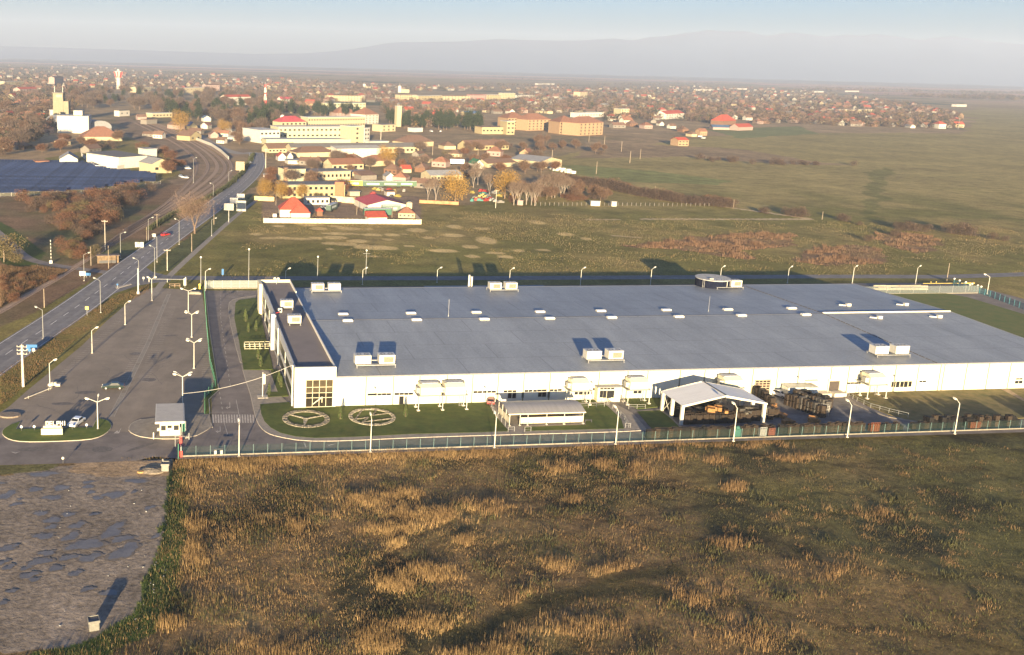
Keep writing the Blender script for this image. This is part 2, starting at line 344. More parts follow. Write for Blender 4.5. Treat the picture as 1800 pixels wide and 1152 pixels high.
# ---------------------------------------------------------------- blades: rough grass, reeds
def blades(name, P, h, wd, col, label=None, lean=.35, zb=None):
    n = len(P); a = rng.uniform(0, math.pi, n); ca, sa = np.cos(a)*wd/2, np.sin(a)*wd/2
    la = rng.uniform(0, 2*math.pi, n); lr = rng.uniform(0, lean, n)*h
    z0 = (zb if zb is not None else np.zeros(n))-.05
    T = np.zeros((n, 3, 3)); T[:, 0] = np.stack([P[:, 0]-ca, P[:, 1]-sa, z0], -1); T[:, 1] = np.stack([P[:, 0]+ca, P[:, 1]+sa, z0], -1)
    T[:, 2] = np.stack([P[:, 0]+np.cos(la)*lr, P[:, 1]+np.sin(la)*lr, z0+h], -1)
    o = tri_mesh(name, T, col, [BLADE]); o['kind'] = 'stuff'
    if label: o['label'] = label
    return o
BLADE = attr_mat('grass blades', fine=.7, amp=.25, bump=0, mid=.08)
def clump_pos(n, test, box, clumps, cs):
    """clump centres then blades round them"""
    x0, x1, y0, y1 = box
    C = np.stack([rng.uniform(x0, x1, clumps), rng.uniform(y0, y1, clumps)], -1)
    k = rng.integers(0, clumps, n); P = C[k]+rng.normal(0, 1, (n, 2))*cs*rng.uniform(.4, 1.3, clumps)[k][:, None]
    return P[test(P)], k[test(P)]
def in_fg(P):
    v = P[:, 0]*_s+P[:, 1]*_c; u = P[:, 0]*_c-P[:, 1]*_s
    return (v < 165.2)&(~inpoly(P, Z_LOT))&(u > -16)&(P[:, 0] < P[:, 1]*.80+8)&(P[:, 1] > 84)
def mixc(a, b, t): t = np.clip(t, 0, 1)[:, None]; return np.array(a)*(1-t)+np.array(b)*t
def rough_field():
    n = 620000
    P = np.stack([rng.uniform(-34, 150, n), rng.uniform(84, 182, n)], -1); P = P[in_fg(P)]
    keep = rng.uniform(0, 1, len(P)) < np.clip(.25+1.6*(fbm(P, 5, 71)-.3), .12, 1); P = P[keep]; n = len(P)
    u = P[:, 0]*_c-P[:, 1]*_s
    q = fbm(P, 24, 1, 3); s = fbm(P, 7, 77, 2)
    col = mixc((.175, .112, .058), (.095, .092, .030), (u-50)/95+(q-.5)*2.4)
    col = mixc((.045, .050, .017), col, rng.uniform(-.2, 1.3, n)+(s-.5)*1.6)
    col = col*rng.uniform(.45, 1.4, n)[:, None]*np.clip(1.05-(u-20)/260, .7, 1.1)[:, None]
    h = (.12+.55*rng.random(n)**2.2)*(.4+1.3*fbm(P, 9, 79, 2))*np.clip(1.25-u/150, .55, 1.2)
    dm, tm = field_marks(P); h = h*(1-.45*dm)*(1-.55*tm); col = col*(1-.45*dm[:, None])*(1-.12*tm[:, None])
    blades('rough_grass', P, h, rng.uniform(.03, .09, n), col, zb=fgz(P), label=None)
    # tall golden tussocks
    C = []; 
    spots = [(640, 878, 30, 7, 40), (700, 900, 60, 10, 70), (770, 905, 40, 10, 60), (690, 928, 32, 6, 60), (700, 952, 12, 5, 25), (818, 948, 8, 4, 20), (695, 1020, 24, 10, 60), (755, 1003, 30, 8, 60), (1290, 852, 14, 6, 30), (665, 1120, 24, 14, 60), (1010, 874, 10, 6, 18), (1035, 1037, 8, 7, 16), (1285, 953, 24, 6, 30), (860, 890, 30, 8, 40), (520, 920, 8, 6, 14), (343, 965, 12, 20, 55), (345, 920, 12, 10, 30), (300, 1092, 10, 6, 20), (860, 1145, 60, 12, 70), (750, 1090, 60, 10, 40), (980, 820, 20, 6, 30), (1060, 812, 16, 6, 22), (1260, 806, 12, 4, 16), (1400, 802, 30, 4, 30), (400, 815, 40, 5, 60), (440, 822, 30, 7, 40), (980, 985, 20, 8, 25), (1090, 1000, 26, 10, 30), (1120, 820, 30, 8, 30), (1160, 800, 40, 6, 30), (700, 868, 30, 6, 30), (1000, 1100, 70, 14, 50), (340, 845, 12, 14, 24), (1210, 1040, 40, 12, 30), (480, 1140, 60, 16, 40), (930, 1060, 30, 14, 26), (1450, 1000, 60, 20, 24), (1540, 900, 60, 14, 24), (1330, 1110, 60, 20, 30)]
    T = []; K = []
    for (cx, cy, wx, wy, k) in spots:
        for _ in range(k):
            g = G(cx+random.gauss(0, wx*.75), cy+random.gauss(0, wy*.8)); T.append((g.x, g.y)); K.append(random.uniform(.45, 1.25))
    for i in range(560):                                  # band along the fence foot
        uu = random.uniform(-3, 62) if i < 460 else random.uniform(62, 120)
        p = W(uu, 164.2-abs(random.gauss(0, 1.5))-.7); T.append((p.x, p.y)); K.append(random.uniform(.45, 1.1))
    for i in range(900): p = W(180*random.random()**1.4, random.uniform(95, 160)); T.append((p.x, p.y)); K.append(random.uniform(.25, .6))
    T = np.array(T); K = np.array(K); m = 42; idx = np.repeat(np.arange(len(T)), m)
    P = T[idx]+rng.normal(0, .6, (len(idx), 2)); keep = in_fg(P); dm, tm = field_marks(P); keep &= (dm < .4)&(rng.random(len(P)) > tm*.7); P = P[keep]; idx = idx[keep]; n = len(P)
    tone = rng.uniform(0, 1, len(T))[idx]
    uu_ = (P[:, 0]*_c-P[:, 1]*_s); col = mixc((.165, .105, .055), (.28, .19, .09), tone+rng.normal(0, .25, n)-np.clip((uu_-35)/70, 0, .7))*rng.uniform(.6, 1.15, n)[:, None]
    blades('tall_dry_grass', P, K[idx]*rng.uniform(.35, 1.35, n)*.95, rng.uniform(.035, .075, n), col, lean=.28, zb=fgz(P))
    # dark weeds and green ground cover
    n = 60000; P = np.stack([rng.uniform(-40, 20, n), rng.uniform(84, 175, n)], -1)
    k = near(P, Z_LOTGRASS, 1.2, 3, 9)&(rng.random(n) < .9); P = P[k]; n = len(P)
    blades('green_weeds', P, rng.uniform(.1, .55, n), rng.uniform(.08, .2, n), mixc((.03, .040, .017), (.07, .07, .03), rng.random(n)), lean=.8, zb=fgz(P))
    n = 9000; C = np.stack([rng.uniform(-20, 120, 90), rng.uniform(88, 165, 90)], -1); k = rng.integers(0, 90, n)
    P = C[k]+rng.normal(0, .9, (n, 2)); P = P[in_fg(P)]; n = len(P)
    blades('dark_weeds', P, rng.uniform(.3, .9, n), rng.uniform(.06, .16, n), mixc((.045, .04, .022), (.07, .07, .03), rng.random(n)), lean=.6, zb=fgz(P))
rough_field()
def reeds():
    PP = []
    for rp in REED:
        xs = [p.x for p in rp]; ys = [p.y for p in rp]; n = int((max(xs)-min(xs))*(max(ys)-min(ys))*9)
        P = np.stack([rng.uniform(min(xs), max(xs), n), rng.uniform(min(ys), max(ys), n)], -1); P = P[near(P, rp, 7, 9)]; PP.append(P[rng.random(len(P)) < np.clip((fbm(P, 7, 55, 3)-.40)*5, 0, 1)])
    P = np.concatenate(PP); n = len(P)
    blades('reed_bed', P, rng.uniform(.4, 1.7, n)*(.1+2.2*np.clip(fbm(P, 3.5, 56, 2)-.25, 0, 1)), rng.uniform(.08, .18, n), mixc((.095, .055, .036), (.20, .125, .08), rng.random(n))*rng.uniform(.6, 1.2, n)[:, None], lean=.35)
    # sparse tussocks in the pasture behind the factory and along the road verge
    n = 90000; P = np.stack([rng.uniform(-30, 330, n), rng.uniform(300, 470, n)], -1)
    u = P[:, 0]*_c-P[:, 1]*_s; v = P[:, 0]*_s+P[:, 1]*_c
    k = (v > 308)&(fbm(P, 16, 91, 3)+np.clip((u-90)/400, 0, .16) > .56)&(P[:, 1] > 300); P = P[k]; n = len(P)
    blades('pasture_tussocks', P, rng.uniform(.1, .5, n), rng.uniform(.08, .22, n), mixc((.24, .165, .085), (.10, .09, .035), rng.random(n)), lean=.5)
    vb = gp([(0, 655), (60, 615), (130, 565), (200, 522), (262, 500), (262, 512), (200, 545), (130, 600), (60, 668), (0, 715)])
    xs = [p.x for p in vb]; ys = [p.y for p in vb]; n = 60000
    P = np.stack([rng.uniform(min(xs), max(xs), n), rng.uniform(min(ys), max(ys), n)], -1); P = P[inpoly(P, vb)]; n = len(P)
    blades('verge_grass', P, rng.uniform(.05, .5, n)*(.1+1.2*fbm(P, 4, 33, 2)), rng.uniform(.06, .14, n), mixc((.16, .09, .05), (.075, .065, .03), rng.random(n)), lean=.4)
    vb = gp([(0, 470), (60, 470), (120, 476), (112, 482), (50, 510), (0, 541)]); xs = [p.x for p in vb]; ys = [p.y for p in vb]; n = 60000
    P = np.stack([rng.uniform(min(xs), max(xs), n), rng.uniform(min(ys), max(ys), n)], -1); P = P[inpoly(P, vb)]; n = len(P)
    blades('trackside_scrub', P, rng.uniform(.2, 1.3, n)*(.2+1.3*fbm(P, 7, 37, 2)), rng.uniform(.08, .2, n), mixc((.135, .078, .05), (.07, .055, .032), rng.random(n)), lean=.4)
reeds()
# ---------------------------------------------------------------- roads, car park, lawns
ASPH = mat('asphalt', (.150, .140, .138), .13, .35, .8, bump=.15)
ASPH2 = mat('site asphalt', (.165, .140, .125), .12, .25, .85, bump=.15)
PARK = mat('car park paving', (.195, .160, .126), .07, .2, .9)
PAVE = mat('concrete paving', (.23, .20, .165), .10, .9, .9)
KERB = mat('kerb stone', (.33, .29, .24), .1, 2, .8)
LINE = mat('road paint', (.72, .68, .62), .12, 3, .7)
LAWN = mat('lawn', (.044, .074, .010), .2, .5, .95, col2=(.090, .102, .018), bump=.5)
DIRT = mat('dirt path', (.26, .19, .12), .15, 1, .95)
grime(PARK, .14, .12, (1, .35, 1)); grime(ASPH2, .16, .15); grime(ASPH, .12, .2); grime(LAWN, .22, .18)
def resample(pts, n):
    pts = [Vector(p) for p in pts]; L = [0]
    for a, b in zip(pts, pts[1:]): L.append(L[-1]+(b-a).length)
    o = []
    for k in range(n):
        t = L[-1]*k/(n-1); j = max(i for i in range(len(L)) if L[i] <= t+1e-9); j = min(j, len(pts)-2)
        o.append(pts[j].lerp(pts[j+1], (t-L[j])/max(1e-9, L[j+1]-L[j])))
    return o
def smooth(pts, n=2):
    for _ in range(n):
        q = [pts[0]]
        for a, b in zip(pts, pts[1:]): q += [a*.75+b*.25, a*.25+b*.75]
        q.append(pts[-1]); pts = q
    return pts
def ribbon(name, c, half, z, m, n=80):
    c = resample(smooth([Vector(p) for p in c]), n); mb = MB(); P = []
    for i, p in enumerate(c):
        d = (c[min(i+1, n-1)]-c[max(i-1, 0)]).normalized(); s = Vector((-d.y, d.x, 0)); P.append((p+s*half, p-s*half))
    for (a, b), (c_, d_) in zip(P, P[1:]): mb.quad((b.x, b.y, z), (d_.x, d_.y, z), (c_.x, c_.y, z), (a.x, a.y, z))
    return mb.build(name, m), c
def flat(name, pts, z, m, th=None, side=None):
    mb = MB(); mb.prism([(p[0], p[1]) for p in pts], z-(th or .002), z); o = mb.build(name, m); struct(o); return o
# main road
RL = gp([(-120, 690), (0, 602), (25, 586), (62, 558), (100, 540), (150, 507), (200, 465), (250, 439), (300, 407), (342, 380), (375, 357), (412, 327), (437, 303), (444, 285), (440, 270)])
RR = gp([(-120, 740), (0, 655), (35, 635), (77, 607), (117, 582), (150, 556), (195, 522), (252, 475), (275, 449), (320, 411), (344, 394), (387, 362), (420, 336), (450, 311), (463, 290), (460, 268)])
n_ = 90; rl = resample(smooth(RL), n_); rr = resample(smooth(RR), n_); mb = MB(); CL = []
for i in range(n_):
    CL.append((rl[i]+rr[i])/2)
CLs = smooth(CL[::6]+[CL[-1]])
hw = 5.6
road, rc = ribbon('main_road', CLs, hw, .02, ASPH, 120); struct(road)
def offset(c, o):
    q = []
    for i, p in enumerate(c):
        d = (c[min(i+1, len(c)-1)]-c[max(i-1, 0)]).normalized(); q.append(p+Vector((-d.y, d.x, 0))*o)
    return q
mb = MB()
def stripe(mb, c, w_, z, dash=None):
    acc = 0
    for i in range(len(c)-1):
        a, b = c[i], c[i+1]; L = (b-a).length
        if dash:
            acc += L
            if (acc % sum(dash)) > dash[0]: continue
        d = (b-a).normalized(); s = Vector((-d.y, d.x, 0))*w_/2
        mb.quad((a.x-s.x, a.y-s.y, z), (b.x-s.x, b.y-s.y, z), (b.x+s.x, b.y+s.y, z), (a.x+s.x, a.y+s.y, z))
fine = resample(rc, 700)
stripe(mb, offset(fine, 0), .16, .026, (4, 5)); stripe(mb, offset(fine, 5.1), .14, .026); stripe(mb, offset(fine, -5.1), .14, .026)
struct(mb.build('road_markings', LINE))
WORN = mat('worn asphalt', (.21, .195, .185), .12, .3, .85)
mb = MB(); stripe(mb, offset(rc, 1.6), 1.5, .023); stripe(mb, offset(rc, -2.8), 1.1, .023); struct(mb.build('worn_wheel_lane', WORN))
# rear road behind the factory and junction
o, _ = ribbon('back_road', gp([(235, 470), (262, 484), (300, 489), (500, 489.5), (800, 489.5), (1200, 487.5), (1500, 486), (1665, 487), (1720, 485), (1810, 482), (2000, 475)]), 2.9, .012, ASPH, 120); struct(o)
flat('junction', gp([(190, 520), (215, 490), (245, 462), (268, 478), (300, 486), (300, 494), (262, 499), (240, 503)]), .016, ASPH)
o, _ = ribbon('footpath', gp([(270, 520), (283, 500), (296, 487), (330, 455), (380, 410), (420, 375), (453, 351)]), 1.1, .014, PAVE, 60); struct(o)
o, _ = ribbon('old_track', gp([(-40, 380), (15, 425), (45, 455), (85, 465), (140, 473), (185, 478), (215, 487)]), 2.0, .010, ASPH2, 60); struct(o)
o, _ = ribbon('side_lane', gp([(345, 238), (385, 262), (425, 272), (448, 268)]), 6, .012, PAVE, 30); struct(o)
# car park
PARKP = gp([(-160, 690), (-60, 655), (15, 716), (50, 685), (87, 655), (117, 630), (145, 607), (187, 565), (220, 537), (245, 515), (268, 506), (355, 511), (359, 540), (368, 600), (378, 680), (360, 702), (359, 729), (345, 729), (345, 760), (240, 760), (-160, 740)])
flat('car_park', PARKP[2:-1]+gp([(240, 760), (100, 755), (-40, 750)]), .010, PARK)
ACC = gp([(-300, 770), (-60, 735), (0, 728), (30, 728), (40, 745), (240, 745), (372, 745), (372, 700), (385, 686), (379, 660), (366, 560), (361, 511), (450, 511), (520, 505), (1690, 497), (1900, 552), (1900, 750), (1800, 760), (1600, 766), (1250, 777), (800, 792), (319, 807), (270, 803), (240, 810), (150, 814), (0, 818), (-300, 830)])
flat('site_road', ACC, .006, ASPH2)
DARKA = mat('yard asphalt', (.125, .115, .112), .13, .3, .85)
grime(DARKA, .2, .3); flat('loading_yard', gp([(1135, 758), (1150, 778), (1400, 772), (1640, 764), (1560, 735), (1500, 712), (1490, 693), (1350, 697), (1330, 700), (1160, 712), (1120, 700), (1070, 700), (1130, 745)]), .016, DARKA)
# markings in the site road
mb = MB()
def pstripe(a, b, w_, dash=None, z=.02):
    c = resample([G(*a), G(*b)], 60 if dash else 2); stripe(mb, c, w_, z, dash)
pstripe((388, 520), (388, 560), .13, (1.5, 2)); pstripe((388, 560), (405, 680), .13, (1.5, 2)); pstripe((386, 690), (392, 728), .12, (1.5, 1.5))
pstripe((415, 703), (421, 733), .12); pstripe((393, 740), (400, 764), .12); pstripe((370, 725), (419, 725), .1)
pstripe((427, 650), (440, 692), .1, (1, 1))
for k in range(16):
    a = 374+k*4.7; mb.poly([G(a-1, 729, .021), G(a+1.6, 729, .021), G(a+2.6, 743.5, .021), G(a-.2, 743.5, .021)][::-1])
for (x0, y0) in ((399, 716), (382, 758)):
    for q in ([(x0, y0), (x0+6, y0-1), (x0+6, y0+.8), (x0, y0+1.8)], [(x0+4.5, y0), (x0+4.3, y0-9), (x0+5.3, y0-9), (x0+6, y0)], [(x0-2.5, y0+1), (x0+1, y0-2), (x0+1.5, y0+3.5)]): mb.poly([G(*p, .021) for p in q])
for q in ([(18, 794), (27, 795.5), (36, 794), (27, 797.5)], [(200, 762), (206, 757), (208, 760), (214, 751), (209, 762)], [(575, 782), (592, 780), (578, 784)], [(533, 778), (536, 778), (539, 787), (537, 787)]): mb.poly([G(*p, .021) for p in q])
# parking bay lines
for row, (xa, ya, xb, yb, dx, dy, n) in {'l': (222, 545, 60, 700, 14, -1.0, 46), 'm': (288, 540, 225, 672, -13, .6, 44), 'm2': (296, 540, 240, 672, 16, -.6, 44), 'r': (362, 545, 377, 680, -16, .6, 46)}.items():
    for k in range(n):
        t = k/(n-1); y_ = ya+(yb-ya)*t**1.15; x_ = xa+(xb-xa)*(y_-ya)/(yb-ya); sc_ = .8+.5*t
        a = G(x_, y_); b = G(x_+dx*sc_, y_+dy*sc_); stripe(mb, [a, b], .10, .0155)
for (xa, ya, xb, yb) in ((58, 743, 51, 753), (79, 744, 74, 753), (101, 744, 97, 752), (123, 744, 119, 752)): stripe(mb, [G(xa, ya), G(xb, yb)], .12, .0155)
struct(mb.build('bay_markings', mat('faded bay paint', (.36, .32, .28), .2, 2, .8)))
mb = MB(); pr_ = random.Random(6)                       # tar patches, repaired trenches and cracks
for (px, py, a, b, an) in [(150, 690, 2.2, 1.0, .2), (238, 622, 1.4, 1.1, .5), (205, 660, 3, .5, 1.2), (262, 668, 1.6, 1.2, 0), (110, 710, 2.4, .9, .1), (300, 590, 2, .6, .3), (320, 560, 1.5, 1, .2), (60, 790, 3, 1, .1), (180, 790, 2, 1.4, 0), (250, 785, 3.5, .5, .8), (430, 775, 2.4, .8, .1), (700, 783, 3, .7, .15), (940, 774, 2.2, .8, .15), (408, 600, 1.2, 2, 0), (395, 650, 1, 1.6, .1), (520, 784, 2, .6, .1)]:
    c_ = G(px, py); pts = []
    for k in range(12): t = k/12*6.283; q = 1+pr_.uniform(-.12, .12); x, y = math.cos(t)*a*q, math.sin(t)*b*q; pts.append((c_.x+x*math.cos(an)-y*math.sin(an), c_.y+x*math.sin(an)+y*math.cos(an), .0125))
    mb.poly(pts)
for k in range(26):
    p = G(pr_.uniform(90, 350), pr_.uniform(560, 735)) if k < 18 else G(pr_.uniform(385, 420) if k % 2 else pr_.uniform(20, 260), pr_.uniform(560, 700) if k % 2 else pr_.uniform(785, 800)); an = pr_.uniform(0, 3.1); c_ = [Vector(p)]
    for j in range(7): an += pr_.gauss(0, .3); c_.append(c_[-1]+Vector((math.cos(an), math.sin(an), 0))*pr_.uniform(.8, 1.8))
    stripe(mb, c_, .09, .0132)
struct(mb.build('asphalt_patches', mat('tar patch', (.105, .092, .085), .15, 1.5, .85)))
# median of the car park
mb = MB(); c = resample([G(297, 517), G(285, 545), G(262, 600), G(240, 645), G(215, 695), G(196, 733)], 60)
stripe(mb, c, .9, .018, (5.5, .9)); struct(mb.build('paved_median', PAVE))
mb = MB(); stripe(mb, offset(c, .5), .12, .03); stripe(mb, offset(c, -.5), .12, .03); struct(mb.build('median_kerb', KERB))
# raised lawns and pavements
def kerbline(pts, closed=False, name='kerb', wd=.17, h=.13, m=None):
    mb = MB(); q = pts+([pts[0]] if closed else [])
    for a, b in zip(q, q[1:]):
        d = (b-a).normalized(); s = Vector((-d.y, d.x, 0))*wd/2
        mb.prism([(a.x-s.x, a.y-s.y), (b.x-s.x, b.y-s.y), (b.x+s.x, b.y+s.y), (a.x+s.x, a.y+s.y)], 0, h)
    struct(mb.build(name, m or KERB))
PAVEP = smooth(gp([(427, 651), (433, 672), (440, 692), (445, 715), (450, 737), (458, 752), (470, 762), (487, 768), (532, 776), (600, 776), (725, 770), (850, 766), (1080, 760), (1138, 757)]), 1)
flat('pavement', PAVEP+gp([(1128, 745), (1112, 727), (1062, 700), (1047, 700), (1000, 704), (700, 712), (592, 716), (515, 717), (489, 692), (472, 652)]), .11, PAVE, .1)
kerbline(PAVEP)
o = flat('front_lawn', gp([(457, 712), (459, 728), (465, 742), (476, 753), (493, 762), (520, 768.5), (555, 771), (625, 769), (725, 764), (850, 761), (895, 759), (888, 752), (868, 729), (855, 703), (592, 715.5), (515, 718.5), (508, 708), (470, 711)]), .15, LAWN, .12)
flat('shelter_lawn', gp([(925, 758.5), (1097, 754.5), (1092, 738), (1070, 717), (1060, 710.5), (1020, 712), (1020, 722), (1030, 748), (920, 752)]), .15, LAWN, .12)
flat('wall_side_lawn', gp([(1000, 702.5), (1047, 701), (1060, 707), (1022, 709)]), .15, LAWN, .12)
flat('yard_side_lawn', gp([(1092, 699.5), (1160, 697.5), (1162, 716), (1120, 720), (1108, 712)]), .15, LAWN, .12)
flat('triangle_lawn', gp([(1120, 724.5), (1160, 722.5), (1178, 736), (1195, 752.5), (1147, 754.5), (1140, 748)]), .15, LAWN, .12)
kerbline(gp([(1120, 723.5), (1161, 721.5), (1180, 736), (1198, 753)]), m=PAVE, wd=.5)
LAWN2 = mat('worn lawn', (.080, .080, .024), .2, .4, .95, col2=(.16, .12, .05), bump=.5)
grime(LAWN2, .2, .2)
flat('right_lawn', gp([(1493, 692), (1800, 681), (1960, 676), (1960, 728), (1800, 736), (1700, 740), (1615, 742), (1590, 738), (1560, 729), (1525, 714), (1500, 700)]), .15, LAWN2, .12)
kerbline(gp([(1482, 690), (1488, 700), (1504, 711), (1530, 722), (1562, 733), (1612, 743)]), m=PAVE, wd=.9)
flat('worn_path', gp([(1753, 682), (1766, 681), (1800, 703), (1800, 707)]), .156, DIRT, .004)
WL = gp([(414, 533), (420, 528), (450, 524), (459, 560), (478, 640), (480, 650.5), (428, 651), (420, 600), (412, 560)])
flat('west_lawn', WL, .15, LAWN, .12)
flat('west_pavement', gp([(402, 533), (410, 526), (450, 520), (450, 525), (420, 530), (415, 535), (413, 560), (421, 600), (429, 651), (427, 651.5), (412, 600), (404, 560)]), .11, PAVE, .1)
kerbline(smooth(gp([(450, 520), (412, 526), (401, 534), (403, 560), (412, 600), (426, 650), (472, 650.5), (488, 691)]), 1))
flat('corner_lawn', gp([(476, 652), (486, 650), (496, 660), (507, 697), (466, 699.5), (469, 690), (488, 690)]), .15, LAWN, .12)
flat('gate_pad', gp([(429, 652.5), (471, 652.5), (486, 689), (441, 691)]), .012, mat('reddish paving', (.14, .09, .075), .12, .5, .9))
flat('east_lawn', gp([(1548, 513), (1627, 510), (1700, 523), (1800, 553), (1950, 600), (1950, 690), (1800, 600), (1660, 546)]), .12, mat('field lawn', (.065, .095, .018), .22, .3, .95, col2=(.12, .115, .03), bump=.5), .1)
# flower island with parking notch
ISL = smooth(gp([(18, 748), (4, 757), (5, 766), (18, 774), (40, 777.5), (90, 777), (155, 774), (178, 768), (193, 757), (196, 748), (190, 740), (176, 737)]), 1)
flat('entrance_island', ISL+gp([(170, 738), (163, 752.5), (28, 755.5), (36, 742)]), .15, LAWN, .13)
kerbline(ISL+gp([(170, 738), (163, 752.5), (28, 755.5), (36, 742)]), True)
# guard island
GI = smooth(gp([(248, 738), (232, 744), (225, 755), (232, 763), (252, 770), (300, 773), (340, 769), (362, 758), (372, 750), (369, 729)]), 1)
flat('guard_island', GI+gp([(346, 729), (300, 732)]), .12, PAVE, .1); kerbline(GI)
# hedge strip along the inner fence
flat('fence_strip', gp([(358, 512), (361, 512), (370, 590), (384, 680), (386, 684), (368, 704), (370, 730), (359, 730), (358, 702), (378, 680), (370, 640), (364, 580)]), .08, LAWN, .07)
kerbline(gp([(361, 512), (369, 585), (384, 682), (386, 685), (367, 703), (369, 728), (373, 752)]))
# puddles
PUD = mat('puddle water', (.125, .115, .108), .15, .6, .4, spec=.4)
mb = MB(); PZ = .02; wet = MB()
for (px, py, a, b) in [(75,834,27,4.5),(10,871,15,8),(-10,850,16,3),(108,858,15,5),(92,875,17,4.5),(155,848,10,3),(155,856,12,3),(160,866,8,3),(192,870,12,4.5),(205,870,14,7),(172,876,11,3),(240,846,20,4),(62,861,14,4),(28,887,9,4),(35,878,5,2),(263,893,8,4),(72,903,12,4.5),(120,905,13,4),(92,915,18,5),(135,924,14,6),(90,927,11,4),(77,943,18,6),(124,944,14,8),(205,925,10,9),(195,938,18,9),(215,948,17,7),(150,958,28,12),(11,965,13,8),(82,973,14,5),(218,970,22,15),(120,981,15,6),(158,981,18,8),(70,988,18,8),(3,990,10,6),(45,1000,9,4),(98,1000,14,5),(132,1009,12,5),(50,1012,16,6),(60,1020,9,4),(20,1040,12,3),(153,1037,10,5),(192,1043,20,5),(5,1061,9,4),(15,998,10,5),(275,943,5,8),(165,905,8,3), (28,960,5,3),(235,866,5,2.5)]:
    PZ = PZ+.0012; c = G(px, py); ra = (G(px+a, py)-c).length*.86; rb = (G(px, py-b)-c).length*.84; ph = random.random()*6; pts = []
    for k in range(40):
        t = k/40*2*math.pi; r = 1+.16*math.sin(2*t+ph)+.15*math.sin(3*t+ph*2)+.09*math.sin(5*t+ph)+.06*math.sin(9*t+ph*3)+.04*math.sin(14*t)
        pts.append((c.x+math.cos(t)*ra*r+math.sin(t)*rb*.5, c.y+math.sin(t)*rb*r, PZ))
    mb.poly(pts); cx_, cy_ = c.x, c.y; wet.poly([(cx_+(p[0]-cx_)*(1.22+.12*math.sin(k_*.9+ph)), cy_+(p[1]-cy_)*(1.28+.12*math.sin(k_*.7+ph)), PZ-.0095+.002) for k_, p in enumerate(pts)])
struct(mb.build('puddle_water', PUD)); struct(wet.build('wet_mud', grime(mat('wet mud', (.155, .128, .102), .15, 1, .7), .2, .8)))
# ================================================================ FACTORY
def wall_mat(name, col, pitch=1.0, var=.04):              # vertical sandwich panels, seams in bump
    if name in _M: return _M[name]
    m = mat(name, col, var, .6, .55, spec=.35); nt = m.node_tree; N = nt.nodes; L = nt.links; b = N['Principled BSDF']
    tc = N.new('ShaderNodeTexCoord'); wv = N.new('ShaderNodeTexWave'); wv.bands_direction = 'X'; wv.inputs['Scale'].default_value = .314/pitch*1.0
    mp = N.new('ShaderNodeMapping'); L.new(tc.outputs['Object'], mp.inputs[0]); L.new(mp.outputs[0], wv.inputs[0])
    r = N.new('ShaderNodeMapRange'); r.inputs[1].default_value = 0; r.inputs[2].default_value = .02; L.new(wv.outputs[0], r.inputs[0])
    bp = N.new('ShaderNodeBump'); bp.inputs['Strength'].default_value = .5; bp.inputs['Distance'].default_value = .02; L.new(r.outputs[0], bp.inputs['Height']); L.new(bp.outputs[0], b.inputs['Normal'])
    return m
WALLW = wall_mat('white wall panel', (.56, .54, .46)); CREAM = mat('cream panel', (.50, .46, .33), .04, 1, .6)
METAL = mat('galvanised metal', (.27, .27, .265), .08, 3, .45, .4); DMET = mat('dark metal', (.06, .06, .065), .1, 3, .5)
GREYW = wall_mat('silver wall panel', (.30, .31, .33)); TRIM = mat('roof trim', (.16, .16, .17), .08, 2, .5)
GLASS = mat('dark window glass', (.012, .013, .016), .2, 1, .3, spec=.4); WHITE = mat('white paint', (.48, .46, .40), .04, 2, .5)
CONC = mat('concrete', (.42, .38, .32), .12, 2, .9); ROOFM = mat('grey roof membrane', (.218, .232, .245), .05, .05, .55, spec=.3)
ROOFO = mat('office roof felt', (.170, .145, .135), .07, .15, .85)
GREENM = mat('green fence metal', (.035, .15, .10), .1, 2, .5); RED = mat('red paint', (.5, .05, .04), .1, 2, .5)
